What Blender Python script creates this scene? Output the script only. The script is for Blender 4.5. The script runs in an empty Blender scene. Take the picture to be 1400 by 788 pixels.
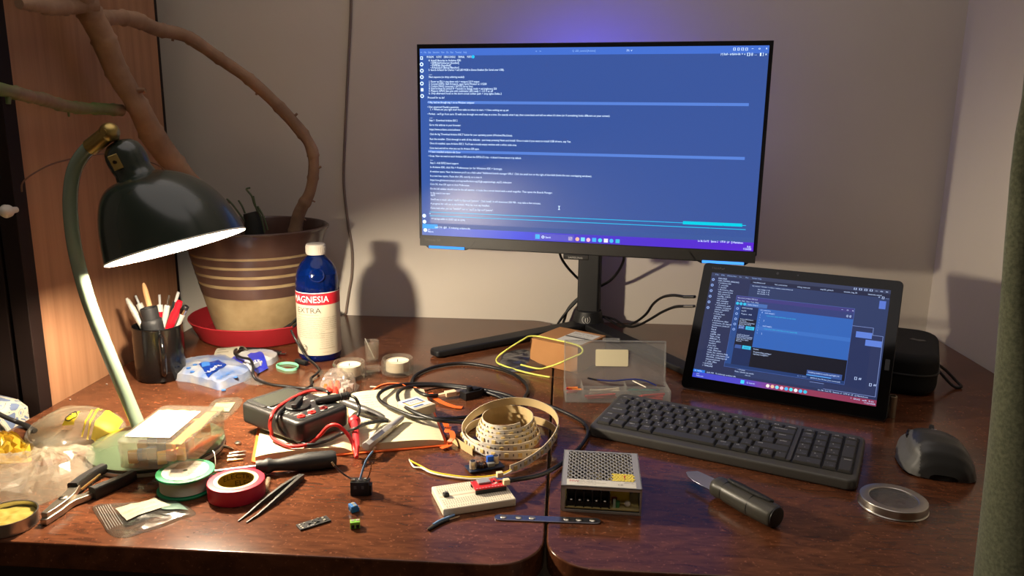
import bpy, bmesh, math, random
from mathutils import Vector, Matrix, Euler, noise
random.seed(7)
PI = math.pi
R = math.radians
S = bpy.context.scene
COL = S.collection

# ------------------------------------------------------------ camera (metres; z = 0 is the desk top)
F, PITCH, YAW, ROLL, CAMZ = 1063.716, .216477, .063649, .012088, .41157
_cy, _sy, _cp, _sp = math.cos(YAW), math.sin(YAW), math.cos(PITCH), math.sin(PITCH)
_w = Vector((-_sy*_cp, _cy*_cp, -_sp)); _r = Vector((_cy, _sy, 0)); _u = _r.cross(_w)
CR = math.cos(ROLL)*_r + math.sin(ROLL)*_u
CU = -math.sin(ROLL)*_r + math.cos(ROLL)*_u
CW = _w
CP = Vector((0, 0, CAMZ))
cam_d = bpy.data.cameras.new('camera'); cam = bpy.data.objects.new('camera', cam_d); COL.objects.link(cam)
cam_d.sensor_width = 36; cam_d.lens = F*36/1400; cam_d.clip_start = .01
m3 = Matrix((CR, CU, -CW)).transposed()
cam.matrix_world = Matrix.Translation(CP) @ m3.to_4x4()
S.camera = cam
def ray(px, py): return CW + CR*((px-700)/F) - CU*((py-394)/F)
def U(px, py, z=0):                 # where a line of sight meets a level surface
    d = ray(px, py); return CP + d*((z-CAMZ)/d.z)
def UY(px, py, y):
    d = ray(px, py); return CP + d*(y/d.y)
def UX(px, py, x):
    d = ray(px, py); return CP + d*(x/d.x)

# ------------------------------------------------------------ materials
def lin(c):
    return tuple((v/255/12.92 if v <= 10.3 else ((v/255+.055)/1.055)**2.4) for v in c[:3]) + (1,)
MATS = {}
def M(name, c=(128, 128, 128), rough=.5, metal=0, coat=0, spec=.5, trans=0, ior=1.45, emit=None, es=1,
      c2=None, nscale=20, bump=0, bscale=60, bdist=.001, stretch=None, alpha=1, sss=0):
    if name in MATS: return MATS[name]
    m = bpy.data.materials.new(name); m.use_nodes = True
    nt = m.node_tree; b = nt.nodes['Principled BSDF']
    b.inputs['Base Color'].default_value = lin(c)
    b.inputs['Roughness'].default_value = rough
    b.inputs['Metallic'].default_value = metal
    b.inputs['Coat Weight'].default_value = coat
    b.inputs['Coat Roughness'].default_value = .12
    b.inputs['Specular IOR Level'].default_value = spec
    b.inputs['Transmission Weight'].default_value = trans
    b.inputs['IOR'].default_value = ior
    b.inputs['Alpha'].default_value = alpha
    if sss:
        b.inputs['Subsurface Weight'].default_value = sss
        b.inputs['Subsurface Radius'].default_value = (.006, .004, .002)
        b.inputs['Subsurface Scale'].default_value = 1
    if emit:
        b.inputs['Emission Color'].default_value = lin(emit); b.inputs['Emission Strength'].default_value = es
    co = None
    def coords():
        nonlocal co
        if co is None:
            tc = nt.nodes.new('ShaderNodeTexCoord'); mp = nt.nodes.new('ShaderNodeMapping')
            nt.links.new(tc.outputs['Object'], mp.inputs['Vector'])
            if stretch: mp.inputs['Scale'].default_value = stretch
            co = mp.outputs['Vector']
        return co
    if c2:
        n = nt.nodes.new('ShaderNodeTexNoise'); n.inputs['Scale'].default_value = nscale; n.inputs['Detail'].default_value = 6
        nt.links.new(coords(), n.inputs['Vector'])
        cr = nt.nodes.new('ShaderNodeValToRGB'); cr.color_ramp.elements[0].position = .35; cr.color_ramp.elements[1].position = .65
        cr.color_ramp.elements[0].color = lin(c); cr.color_ramp.elements[1].color = lin(c2)
        nt.links.new(n.outputs['Fac'], cr.inputs['Fac']); nt.links.new(cr.outputs['Color'], b.inputs['Base Color'])
    if bump:
        n = nt.nodes.new('ShaderNodeTexNoise'); n.inputs['Scale'].default_value = bscale; n.inputs['Detail'].default_value = 4
        nt.links.new(coords(), n.inputs['Vector'])
        bp = nt.nodes.new('ShaderNodeBump'); bp.inputs['Strength'].default_value = bump; bp.inputs['Distance'].default_value = bdist
        nt.links.new(n.outputs['Fac'], bp.inputs['Height']); nt.links.new(bp.outputs['Normal'], b.inputs['Normal'])
    MATS[name] = m; return m
def film(name, tint=(255, 255, 255), haze=.12, hazec=(235, 230, 215), gloss=.5, rough=.12):
    # thin see-through plastic: mostly transparent, a little milky, with a sheen at glancing angles
    if name in MATS: return MATS[name]
    m = bpy.data.materials.new(name); m.use_nodes = True; nt = m.node_tree; nt.nodes.clear()
    out = nt.nodes.new('ShaderNodeOutputMaterial')
    t = nt.nodes.new('ShaderNodeBsdfTransparent'); t.inputs[0].default_value = lin(tint)
    d = nt.nodes.new('ShaderNodeBsdfDiffuse'); d.inputs[0].default_value = lin(hazec)
    tl = nt.nodes.new('ShaderNodeBsdfTranslucent'); tl.inputs[0].default_value = lin(hazec)
    g = nt.nodes.new('ShaderNodeBsdfGlossy'); g.inputs['Roughness'].default_value = rough
    dm = nt.nodes.new('ShaderNodeMixShader'); dm.inputs[0].default_value = .5
    nt.links.new(d.outputs[0], dm.inputs[1]); nt.links.new(tl.outputs[0], dm.inputs[2])
    m1 = nt.nodes.new('ShaderNodeMixShader'); m1.inputs[0].default_value = haze
    nt.links.new(t.outputs[0], m1.inputs[1]); nt.links.new(dm.outputs[0], m1.inputs[2])
    lw = nt.nodes.new('ShaderNodeLayerWeight'); lw.inputs['Blend'].default_value = .5
    pw = nt.nodes.new('ShaderNodeMath'); pw.operation = 'POWER'; pw.inputs[1].default_value = 3.5
    nt.links.new(lw.outputs['Facing'], pw.inputs[0])
    mu = nt.nodes.new('ShaderNodeMath'); mu.operation = 'MULTIPLY_ADD'; mu.inputs[1].default_value = gloss; mu.inputs[2].default_value = .05*gloss+.015
    nt.links.new(pw.outputs[0], mu.inputs[0])
    m2 = nt.nodes.new('ShaderNodeMixShader'); nt.links.new(mu.outputs[0], m2.inputs[0])
    nt.links.new(m1.outputs[0], m2.inputs[1]); nt.links.new(g.outputs[0], m2.inputs[2])
    nt.links.new(m2.outputs[0], out.inputs['Surface'])
    MATS[name] = m; return m
def emis(name, c, s=1):
    if name in MATS: return MATS[name]
    m = bpy.data.materials.new(name); m.use_nodes = True; nt = m.node_tree; nt.nodes.clear()
    out = nt.nodes.new('ShaderNodeOutputMaterial'); e = nt.nodes.new('ShaderNodeEmission')
    e.inputs[0].default_value = lin(c); e.inputs[1].default_value = s
    nt.links.new(e.outputs[0], out.inputs['Surface']); MATS[name] = m; return m

# ------------------------------------------------------------ mesh building
def T(x=0, y=0, z=0, rx=0, ry=0, rz=0, s=1):
    return Matrix.Translation((x, y, z)) @ Euler((rx, ry, rz)).to_matrix().to_4x4() @ Matrix.Scale(s, 4)
def aim(p, d, roll=None):           # frame at p whose +z runs along d
    d = Vector(d).normalized(); up = Vector(roll or (0, 0, 1))
    if abs(d.dot(up)) > .99: up = Vector((0, 1, 0))
    x = up.cross(d).normalized(); y = d.cross(x)
    return Matrix.Translation(p) @ Matrix((x, y, d)).transposed().to_4x4()
class MB:
    def __init__(self): self.bm = bmesh.new(); self.mats = []
    def mi(self, m):
        if m not in self.mats: self.mats.append(m)
        return self.mats.index(m)
    def add(self, bm, mat, X=None):
        i = self.mi(mat)
        for f in bm.faces: f.material_index = i; f.smooth = True
        if X is not None: bm.transform(X)
        me = bpy.data.meshes.new('t'); bm.to_mesh(me); bm.free()
        self.bm.from_mesh(me); bpy.data.meshes.remove(me); return self
    def raw(self, vs, fs, mat, X=None):
        bm = bmesh.new(); v = [bm.verts.new(p) for p in vs]
        for f in fs:
            try: bm.faces.new([v[k] for k in f])
            except ValueError: pass
        return self.add(bm, mat, X)
    def box(self, mat, sx, sy, sz, X=None, bev=0, seg=2):
        bm = bmesh.new(); bmesh.ops.create_cube(bm, size=1); bm.transform(Matrix.Diagonal((sx, sy, sz, 1)))
        if bev: bmesh.ops.bevel(bm, geom=bm.edges[:], offset=bev, segments=seg, affect='EDGES', profile=.5)
        return self.add(bm, mat, X)
    def bx(self, mat, x0, x1, y0, y1, z0, z1, bev=0, X=None, seg=2):
        Y = T((x0+x1)/2, (y0+y1)/2, (z0+z1)/2)
        return self.box(mat, x1-x0, y1-y0, z1-z0, Y if X is None else X @ Y, bev, seg)
    def prism(self, mat, out, z0, z1, X=None, bev=0, seg=2):
        bm = bmesh.new(); n = len(out)
        a = [bm.verts.new((p[0], p[1], z0)) for p in out]; b = [bm.verts.new((p[0], p[1], z1)) for p in out]
        bm.faces.new(a[::-1]); top = bm.faces.new(b)
        for i in range(n): bm.faces.new((a[i], a[(i+1) % n], b[(i+1) % n], b[i]))
        bmesh.ops.recalc_face_normals(bm, faces=bm.faces)
        if bev:
            es = [e for e in bm.edges if abs(e.verts[0].co.z-e.verts[1].co.z) < 1e-7]
            bmesh.ops.bevel(bm, geom=es, offset=bev, segments=seg, affect='EDGES', profile=.5)
        return self.add(bm, mat, X)
    def lathe(self, mat, prof, n=32, X=None, closed=False):
        bm = bmesh.new(); rings = []
        for r, z in prof:
            if r < 1e-6: rings.append([bm.verts.new((0, 0, z))])
            else: rings.append([bm.verts.new((r*math.cos(2*PI*k/n), r*math.sin(2*PI*k/n), z)) for k in range(n)])
        pr = list(zip(rings, rings[1:])) + ([(rings[-1], rings[0])] if closed else [])
        for a, b in pr:
            for k in range(n):
                k2 = (k+1) % n
                q = [a[k % len(a)], a[k2 % len(a)], b[k2 % len(b)], b[k % len(b)]]
                q2 = []
                for v in q:
                    if v not in q2: q2.append(v)
                if len(q2) > 2:
                    try: bm.faces.new(q2)
                    except ValueError: pass
        bmesh.ops.recalc_face_normals(bm, faces=bm.faces)
        return self.add(bm, mat, X)
    def cyl(self, mat, r, z0, z1, X=None, n=24, r2=None, bev=0):
        r2 = r if r2 is None else r2
        if bev: p = [(0, z0), (r-bev, z0), (r, z0+bev), (r2, z1-bev), (r2-bev, z1), (0, z1)]
        else: p = [(0, z0), (r, z0), (r2, z1), (0, z1)]
        return self.lathe(mat, p, n, X)
    def sph(self, mat, r, X=None, sx=1, sy=1, sz=1, n=24):
        bm = bmesh.new(); bmesh.ops.create_uvsphere(bm, u_segments=n, v_segments=max(6, n//2), radius=r)
        bm.transform(Matrix.Diagonal((sx, sy, sz, 1))); return self.add(bm, mat, X)
    def sweep(self, mat, pts, sec, up=None, X=None, closed=False, caps=True, scale=None, twist=None):
        pts = [Vector(p) for p in pts]; n = len(pts); bm = bmesh.new(); rings = []; prev = None
        for i, p in enumerate(pts):
            t = (pts[(i+1) % n]-pts[i-1]) if closed else (pts[min(i+1, n-1)]-pts[max(i-1, 0)])
            t.normalize()
            if up is not None:
                y = Vector(up(i/(n-1)) if callable(up) else up); x = t.cross(y)
                if x.length < 1e-5: x = prev or Vector((1, 0, 0))
                x.normalize(); y = x.cross(t)
            else:
                if prev is None:
                    a = Vector((0, 0, 1)) if abs(t.z) < .9 else Vector((1, 0, 0)); x = t.cross(a).normalized()
                else:
                    x = prev - t*prev.dot(t); x.normalize()
                y = x.cross(t)
            prev = x; k = 1 if scale is None else (scale(i/(n-1)) if callable(scale) else scale[i])
            rings.append([bm.verts.new(p + x*(s[0]*k) + y*(s[1]*k)) for s in sec])
        m = len(sec)
        for i in range(n if closed else n-1):
            a, b = rings[i], rings[(i+1) % n]
            for j in range(m): bm.faces.new((a[j], a[(j+1) % m], b[(j+1) % m], b[j]))
        if caps and not closed:
            bm.faces.new(rings[0][::-1]); bm.faces.new(rings[-1])
        bmesh.ops.recalc_face_normals(bm, faces=bm.faces)
        return self.add(bm, mat, X)
    def tube(self, mat, pts, r, n=8, X=None, closed=False, scale=None):
        return self.sweep(mat, pts, [(r*math.cos(2*PI*k/n), r*math.sin(2*PI*k/n)) for k in range(n)], None, X, closed, True, scale)
    def sheet(self, mat, fn, nu, nv, X=None, th=0):
        vs = [fn(i/nu, j/nv) for j in range(nv+1) for i in range(nu+1)]
        fs = [(j*(nu+1)+i, j*(nu+1)+i+1, (j+1)*(nu+1)+i+1, (j+1)*(nu+1)+i) for j in range(nv) for i in range(nu)]
        bm = bmesh.new(); v = [bm.verts.new(p) for p in vs]
        for f in fs: bm.faces.new([v[k] for k in f])
        if th: bmesh.ops.solidify(bm, geom=bm.faces[:], thickness=th)
        bmesh.ops.recalc_face_normals(bm, faces=bm.faces)
        return self.add(bm, mat, X)
    def text(self, mat, s, h, X=None, width=None, align='LEFT', font=None, maxw=None):
        vs, fs, w = glyphs(s, align)
        if not vs: return self
        sx = h if width is None or w <= 0 else width/w
        if maxw and w*sx > maxw: sx = maxw/w
        return self.raw([(x*sx, y*h, 0) for x, y in vs], fs, mat, X)
    def done(self, name, parent=None, X=None, sharp=50, world=False):
        me = bpy.data.meshes.new(name); self.bm.normal_update(); self.bm.to_mesh(me); self.bm.free()
        for m in self.mats: me.materials.append(m)
        me.set_sharp_from_angle(angle=R(sharp))
        o = bpy.data.objects.new(name, me); COL.objects.link(o)
        wn = o.modifiers.new('wn', 'WEIGHTED_NORMAL'); wn.keep_sharp = True; wn.weight = 100
        if world and len(me.vertices):
            zs = min(v.co.z for v in me.vertices); n = len(me.vertices)
            c = Vector((sum(v.co.x for v in me.vertices)/n, sum(v.co.y for v in me.vertices)/n, zs))
            me.transform(Matrix.Translation(-c)); o.matrix_world = Matrix.Translation(c)
        if X is not None: o.matrix_world = X
        if parent is not None: o.parent = parent
        return o
_gc = {}
def glyphs(s, align='LEFT'):        # flat letters one unit high, from Blender's built-in font
    k = (s, align)
    if k in _gc: return _gc[k]
    cu = bpy.data.curves.new('g', 'FONT'); cu.body = s; cu.size = 1.38; cu.resolution_u = 2; cu.align_x = align
    o = bpy.data.objects.new('g', cu); COL.objects.link(o)
    dg = bpy.context.evaluated_depsgraph_get(); e = o.evaluated_get(dg); me = e.to_mesh()
    vs = [(v.co.x, v.co.y) for v in me.vertices]; fs = [tuple(p.vertices) for p in me.polygons]
    e.to_mesh_clear(); bpy.data.objects.remove(o); bpy.data.curves.remove(cu)
    w = max((v[0] for v in vs), default=0)-min((v[0] for v in vs), default=0)
    _gc[k] = (vs, fs, w); return _gc[k]
def tag(o, label, cat, group=None):
    o['label'] = label; o['category'] = cat
    if group: o['group'] = group
    return o
def thing(name, label, cat, loc=(0, 0, 0), rz=0, group=None, X=None):
    o = bpy.data.objects.new(name, None); COL.objects.link(o); o.empty_display_size = .02
    o.matrix_world = X if X is not None else T(loc[0], loc[1], loc[2], 0, 0, rz)
    return tag(o, label, cat, group)
def struct(o): o['kind'] = 'structure'; return o
def copy_tree(o, X, label, group=None):
    c = o.copy(); COL.objects.link(c); c.matrix_world = X; c['label'] = label
    if group: c['group'] = group
    for ch in [k for k in S.objects if k.parent == o]:
        d = ch.copy(); COL.objects.link(d); d.parent = c
    return c
def spline(P, k=8, closed=False):   # smooth curve through the points
    P = [Vector(p) for p in P]; n = len(P); out = []
    for i in range(n if closed else n-1):
        g = (lambda j: P[j % n]) if closed else (lambda j: P[max(0, min(n-1, j))])
        a, b, c, d = g(i-1), g(i), g(i+1), g(i+2)
        for s in range(k):
            t = s/k
            out.append(.5*((2*b)+(c-a)*t+(2*a-5*b+4*c-d)*t*t+(3*b-a-3*c+d)*t**3))
    if not closed: out.append(P[-1])
    return out
def PX(L):                          # [(px, py, z), ...] -> points on level surfaces
    return [U(*p) for p in L]
def frame(pa, pb, z=0):             # origin and turn of an edge seen from pa to pb
    a, b = U(pa[0], pa[1], z), U(pb[0], pb[1], z); d = b-a
    return a, math.atan2(d.y, d.x), d.length
def rrect(w, h, r, n=5, cx=0, cy=0):
    o = []
    for sx, sy, a0 in ((1, -1, -PI/2), (1, 1, 0), (-1, 1, PI/2), (-1, -1, PI)):
        for k in range(n+1):
            a = a0 + PI/2*k/n; o.append((cx+sx*(w/2-r)+r*math.cos(a), cy+sy*(h/2-r)+r*math.sin(a)))
    return o
def circ(r, n=24, cx=0, cy=0): return [(cx+r*math.cos(2*PI*k/n), cy+r*math.sin(2*PI*k/n)) for k in range(n)]
class Pillow:
    """soft crumpled packet over an outline in the xy plane"""
    def __init__(s, out, h, crumple=.3, sc=40, z0=0, seed=0, base=.0006, flat=.5, edge=.0015, facet=0):
        P = spline([(x, y, 0) for x, y in out], facet or 9, True); s.facet = facet; s.o = [(p.x, p.y) for p in P]; s.h = h; s.cr = crumple
        s.sc = sc; s.z0 = z0; s.seed = seed; s.base = base; s.flat = flat; s.edge = edge
        s.c = (sum(p[0] for p in s.o)/len(s.o), sum(p[1] for p in s.o)/len(s.o))
    def z(s, x, y, t):
        v = Vector((x*s.sc, y*s.sc, s.seed)); a = (1-min(1, abs(noise.noise(v)*2.2)))**1.6; b = (1-min(1, abs(noise.noise(v*2.3+Vector((5, 1, 2)))*2.2)))**1.6
        body = (1-t**2)**s.flat if t < 1 else 0
        return s.z0+s.edge*(1-t)+s.h*body*(1-s.cr*.6+s.cr*(1.0*a+.22*b-.3))+s.base
    def at(s, x, y):
        dx, dy = x-s.c[0], y-s.c[1]; a = math.atan2(dy, dx); n = len(s.o); best = 1
        for i in range(n):
            p, q = s.o[i], s.o[(i+1) % n]; e = (q[0]-p[0], q[1]-p[1]); den = dx*e[1]-dy*e[0]
            if abs(den) < 1e-12: continue
            f = (p[0]-s.c[0], p[1]-s.c[1]); k = (f[0]*e[1]-f[1]*e[0])/den; m = (f[0]*dy-f[1]*dx)/den
            if k > 0 and -1e-6 <= m <= 1+1e-6: best = k
        return s.z(x, y, min(1, 1/best))
    def mesh(s, mb, mat, rings=14):
        n = len(s.o); vs = []; fs = []
        for k in range(1, rings+1):
            t = (k/rings)**.85
            for i_, p in enumerate(s.o):
                x, y = s.c[0]+(p[0]-s.c[0])*t, s.c[1]+(p[1]-s.c[1])*t; zz = s.z(x, y, t)
                if s.facet and k < rings:           # crumpled into flat creases
                    jr = noise.noise_vector(Vector((i_*3.7+s.seed, k*5.3, 1.5))); q = .006
                    x += jr.x*q; y += jr.y*q; zz = max(.0012, zz+jr.z*.011)
                vs.append((x, y, zz))
        c0 = len(vs); vs.append((s.c[0], s.c[1], s.z(s.c[0], s.c[1], 0)))
        b0 = len(vs)
        for p in s.o: vs.append((p[0], p[1], s.z0+.0001))
        for i in range(n):
            j = (i+1) % n; fs.append((c0, i, j))
            for k in range(rings-1): fs.append((k*n+i, (k+1)*n+i, (k+1)*n+j, k*n+j))
            fs.append(((rings-1)*n+i, b0+i, b0+j, (rings-1)*n+j))
        fs.append([b0+i for i in range(n)][::-1])
        if s.facet:
            fs = [t for f in fs for t in ([(f[0], f[1], f[2]), (f[0], f[2], f[3])] if len(f) == 4 else [f])]
        mb.raw(vs, fs, mat); return mb
    def drape(s, mb, mat, poly, lift=.0007, X=None, div=6):
        # a printed patch lying on the packet: quad given by four corners, subdivided
        a, b, c, d = [Vector((p[0], p[1], 0)) for p in poly]
        def fn(u, v):
            p = (a*(1-u)+b*u)*(1-v)+(d*(1-u)+c*u)*v; return (p.x, p.y, s.at(p.x, p.y)+lift)
        return mb.sheet(mat, fn, div, div)
    def write(s, mb, mat, txt, o, ang, h, lift=.0012, width=None):
        vs, fs, w = glyphs(txt); sx = h if not width else width/w; ca, sa = math.cos(ang), math.sin(ang)
        V = []
        for x, y in vs:
            X, Y = o[0]+ca*x*sx-sa*y*h, o[1]+sa*x*sx+ca*y*h; V.append((X, Y, s.at(X, Y)+lift))
        return mb.raw(V, fs, mat)
LAMP_E, AMB, EXPO = 2700, 13.5, 0
# ------------------------------------------------------------ room
WY, WX = 1.568, .738                # back wall, right wall
FLOOR = -.74
wall_m = M('wall_paint', (212, 203, 189), .85, bump=.25, bscale=28, bdist=.003, c2=(206, 197, 183), nscale=3)
def slab(name, x0, x1, y0, y1, z0, z1, m):
    return struct(MB().bx(m, x0, x1, y0, y1, z0, z1).done(name, world=True))
slab('wall_back', -2.3, WX+.1, WY, WY+.1, FLOOR, 1.76, wall_m)
slab('wall_right', WX, WX+.1, -1.6, WY, FLOOR, 1.76, wall_m)
slab('wall_left', -2.4, -2.3, -1.6, WY+.1, FLOOR, 1.76, wall_m)
slab('wall_front', -2.4, WX+.1, -1.7, -1.6, FLOOR, 1.76, wall_m)
slab('ceiling', -2.4, WX+.1, -1.7, WY+.1, 1.76, 1.86, M('ceiling_paint', (205, 200, 192), .9, bump=.1))
slab('floor', -2.4, WX+.1, -1.7, WY+.1, FLOOR-.1, FLOOR, M('floor_wood', (92, 66, 46), .5, c2=(70, 48, 32), nscale=8, stretch=(1, 8, 1)))

# ------------------------------------------------------------ desks: two tables pushed together, joined by a metal plate
def wood_top():
    m = bpy.data.materials.new('varnished_desk_wood'); m.use_nodes = True; nt = m.node_tree; b = nt.nodes['Principled BSDF']
    tc = nt.nodes.new('ShaderNodeTexCoord')
    mp = nt.nodes.new('ShaderNodeMapping'); mp.inputs['Scale'].default_value = (7, 24, 8); mp.inputs['Rotation'].default_value = (0, 0, R(28))
    nt.links.new(tc.outputs['Object'], mp.inputs['Vector'])
    n1 = nt.nodes.new('ShaderNodeTexNoise'); n1.inputs['Scale'].default_value = 4; n1.inputs['Detail'].default_value = 8; n1.inputs['Distortion'].default_value = 1.2
    nt.links.new(mp.outputs[0], n1.inputs['Vector'])
    r1 = nt.nodes.new('ShaderNodeValToRGB'); e = r1.color_ramp.elements
    e[0].position = .3; e[0].color = lin((70, 39, 25)); e[1].position = .75; e[1].color = lin((107, 64, 40))
    nt.links.new(n1.outputs['Fac'], r1.inputs['Fac'])
    n2 = nt.nodes.new('ShaderNodeTexNoise'); n2.inputs['Scale'].default_value = 9; n2.inputs['Detail'].default_value = 5
    nt.links.new(tc.outputs['Object'], n2.inputs['Vector'])
    r2 = nt.nodes.new('ShaderNodeValToRGB'); e = r2.color_ramp.elements
    e[0].position = .3; e[0].color = (.72, .7, .7, 1); e[1].position = .7; e[1].color = (1.05, 1.02, 1, 1)
    nt.links.new(n2.outputs['Fac'], r2.inputs['Fac'])
    mx = nt.nodes.new('ShaderNodeMix'); mx.data_type = 'RGBA'; mx.blend_type = 'MULTIPLY'; mx.inputs['Factor'].default_value = 1
    nt.links.new(r1.outputs[0], mx.inputs['A']); nt.links.new(r2.outputs[0], mx.inputs['B'])
    # fine pale wear flecks
    n3 = nt.nodes.new('ShaderNodeTexNoise'); n3.inputs['Scale'].default_value = 260; n3.inputs['Detail'].default_value = 2
    nt.links.new(tc.outputs['Object'], n3.inputs['Vector'])
    r3 = nt.nodes.new('ShaderNodeValToRGB'); e = r3.color_ramp.elements
    e[0].position = .62; e[0].color = (0, 0, 0, 1); e[1].position = .82; e[1].color = (.5, .5, .5, 1)
    nt.links.new(n3.outputs['Fac'], r3.inputs['Fac'])
    mx2 = nt.nodes.new('ShaderNodeMix'); mx2.data_type = 'RGBA'; mx2.inputs['B'].default_value = lin((165, 105, 75))
    nt.links.new(r3.outputs[0], mx2.inputs['Factor']); nt.links.new(mx.outputs['Result'], mx2.inputs['A'])
    nt.links.new(mx2.outputs['Result'], b.inputs['Base Color'])
    rr = nt.nodes.new('ShaderNodeMapRange'); rr.inputs['To Min'].default_value = .13; rr.inputs['To Max'].default_value = .21
    nt.links.new(n2.outputs['Fac'], rr.inputs['Value']); nt.links.new(rr.outputs[0], b.inputs['Roughness'])
    b.inputs['Specular IOR Level'].default_value = .4
    b.inputs['Coat Weight'].default_value = 0; b.inputs['Coat Roughness'].default_value = .22
    bp = nt.nodes.new('ShaderNodeBump'); bp.inputs['Strength'].default_value = .08; bp.inputs['Distance'].default_value = .0003
    nt.links.new(n3.outputs['Fac'], bp.inputs['Height']); nt.links.new(bp.outputs[0], b.inputs['Normal'])
    return m
woodm = wood_top(); dark_wood = M('dark_desk_wood', (44, 24, 16), .5, c2=(34, 18, 12), nscale=12, stretch=(1, 6, 6))
GX = -.0085; YF, YB = .656, 1.563
def desk(name, label, x0, x1):
    t = thing(name, label, 'desk', ((x0+x1)/2, (YF+YB)/2, FLOOR)); w, d, h = x1-x0, YB-YF, -FLOOR
    MB().prism(woodm, rrect(w, d, .05, 8), h-.028, h, bev=.002).done('tabletop', t)
    for s in (-1, 1):
        MB().bx(dark_wood, -w/2+.07, w/2-.07, s*(d/2-.075)-.009, s*(d/2-.075)+.009, h-.115, h-.029, .002).done('apron', t)
        MB().bx(dark_wood, s*(w/2-.06)-.009, s*(w/2-.06)+.009, -d/2+.09, d/2-.09, h-.115, h-.029, .002).done('side_apron', t)
    for sx in (-1, 1):
        for sy in (-1, 1):
            MB().prism(dark_wood, rrect(.05, .05, .004), 0, h-.029, T(sx*(w/2-.06), sy*(d/2-.075)), bev=.002).done('leg', t)
    return t
desk('desk', 'dark varnished wooden desk carrying the green lamp, left half of the pair', -.722, GX-.0012)
desk('desk', 'dark varnished wooden desk carrying the keyboard and tablet, right half of the pair', GX+.0012, WX-.006)
# plate screwed across the gap
a, rz, L = frame((683, 709), (814, 714)); L = .1
t = thing('mending_plate', 'flat steel mending plate with holes bridging the gap between desks', 'metal plate', (a+U(814, 714))/2, rz)
st = M('worn_steel', (150, 150, 158), .32, 1)
pm = MB(); w = .0056; o = [(-L/2+w*math.cos(q)-0, w*math.sin(q)) for q in [PI/2+PI*k/8 for k in range(9)]]+[(L/2+w*math.cos(q), w*math.sin(q)) for q in [-PI/2+PI*k/8 for k in range(9)]]
pm.prism(st, o, .0001, .0016, bev=.0004); pm.done('plate', t)
for k in (-.046, -.03, -.016, .02, .033, .047):
    MB().lathe(M('screw_head', (200, 195, 180), .3, 1), [(0, .0016), (.003, .0016), (.0034, .002), (.0026, .0027), (0, .0029)], 16, T(k)).done('screw', t)

# ------------------------------------------------------------ wardrobe at the left with a bare wooden side
wx = -.733; y0, y1 = 1.018, 1.42
t = thing('wardrobe', 'tall wardrobe with pale pine side panel and dark front beside the desk', 'wardrobe', (wx-.3, (y0+y1)/2, FLOOR))
pine = M('bare_pine', (158, 114, 82), .6, c2=(140, 98, 68), nscale=5, stretch=(6, 14, .5), bump=.1, bscale=30)
dkf = M('dark_stain', (26, 15, 12), .6, spec=.2); H = 2.2
lx = .3; ly = (y1-y0)/2
MB().bx(pine, lx-.02, lx, -ly+.004, ly-.008, 0, H).done('side_panel', t)
MB().bx(dkf, lx-.022, lx+.0005, ly-.008, ly, 0, H).done('rear_batten', t)
MB().bx(dkf, lx-.024, lx+.0008, -ly-.022, -ly+.004, 0, H, .001).done('front_stile', t)
MB().bx(dkf, -lx, lx-.024, -ly, ly, 0, H).done('carcass', t)
d = MB(); d.bx(dkf, -lx+.006, lx-.03, -ly-.02, -ly, .06, H-.06, .003); d.bx(dkf, -lx+.08, lx-.1, -ly-.027, -ly-.02, .15, H-.15, .006)
d = d.done('door', t)
kp = UY(15, 288, y0-.03)
MB().lathe(M('bone_knob', (205, 195, 180), .35), [(0, 0), (.004, 0), (.0045, .008), (.008, .014), (.009, .02), (.006, .026), (0, .028)], 20,
           T(kp.x-(wx-.3), -ly-.02, kp.z-FLOOR, R(90))).done('knob', d)

# floral cushion on a stool in the nook left of the desk
m = bpy.data.materials.new('floral_cloth'); m.use_nodes = True; nt = m.node_tree; b = nt.nodes['Principled BSDF']; b.inputs['Roughness'].default_value = .9
tc = nt.nodes.new('ShaderNodeTexCoord'); vo = nt.nodes.new('ShaderNodeTexNoise'); vo.inputs['Scale'].default_value = 32; vo.inputs['Detail'].default_value = 1.5; vo.inputs['Distortion'].default_value = 1.5
nt.links.new(tc.outputs['Object'], vo.inputs['Vector'])
cr = nt.nodes.new('ShaderNodeValToRGB'); cr.color_ramp.interpolation = 'CONSTANT'; e = cr.color_ramp.elements
e[0].position = 0; e[0].color = lin((84, 96, 122)); e[1].position = .43; e[1].color = lin((168, 160, 140))
q = cr.color_ramp.elements.new(.56); q.color = lin((54, 62, 78)); q = cr.color_ramp.elements.new(.575); q.color = lin((168, 160, 140)); q = cr.color_ramp.elements.new(.66); q.color = lin((96, 108, 138))
nt.links.new(vo.outputs['Fac'], cr.inputs['Fac']); nt.links.new(cr.outputs[0], b.inputs['Base Color']); floral = m
cx, cyy = -.84, .843
st_ = thing('stool', 'dark wooden stool under the floral cushion left of the desk', 'stool', (cx, cyy, FLOOR))
MB().prism(dkf, rrect(.17, .26, .03), .626, .656, bev=.004).done('seat', st_)
for sx in (-1, 1):
    for sy in (-1, 1): MB().cyl(dkf, .014, 0, .626, T(sx*.065, sy*.1), 16, .018).done('leg', st_)
mb = MB(); bm = bmesh.new(); bmesh.ops.create_cube(bm, size=1); bmesh.ops.subdivide_edges(bm, edges=bm.edges[:], cuts=14, use_grid_fill=True)
for v in bm.verts:
    p = v.co*2; q = Vector((p.x*math.sqrt(1-p.y*p.y*.05), p.y*math.sqrt(1-p.x*p.x*.05), p.z*math.sqrt(max(.1, 1-.30*p.x**6-.30*p.y**6-.05*p.x*p.x))))
    v.co = Vector((q.x*.102, q.y*.143, q.z*.057)) + Vector((0, 0, .004*noise.noise(q*3)))
zmin = min(v.co.z for v in bm.verts); bm.transform(T(0, 0, -zmin)); mb.add(bm, floral)
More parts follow.
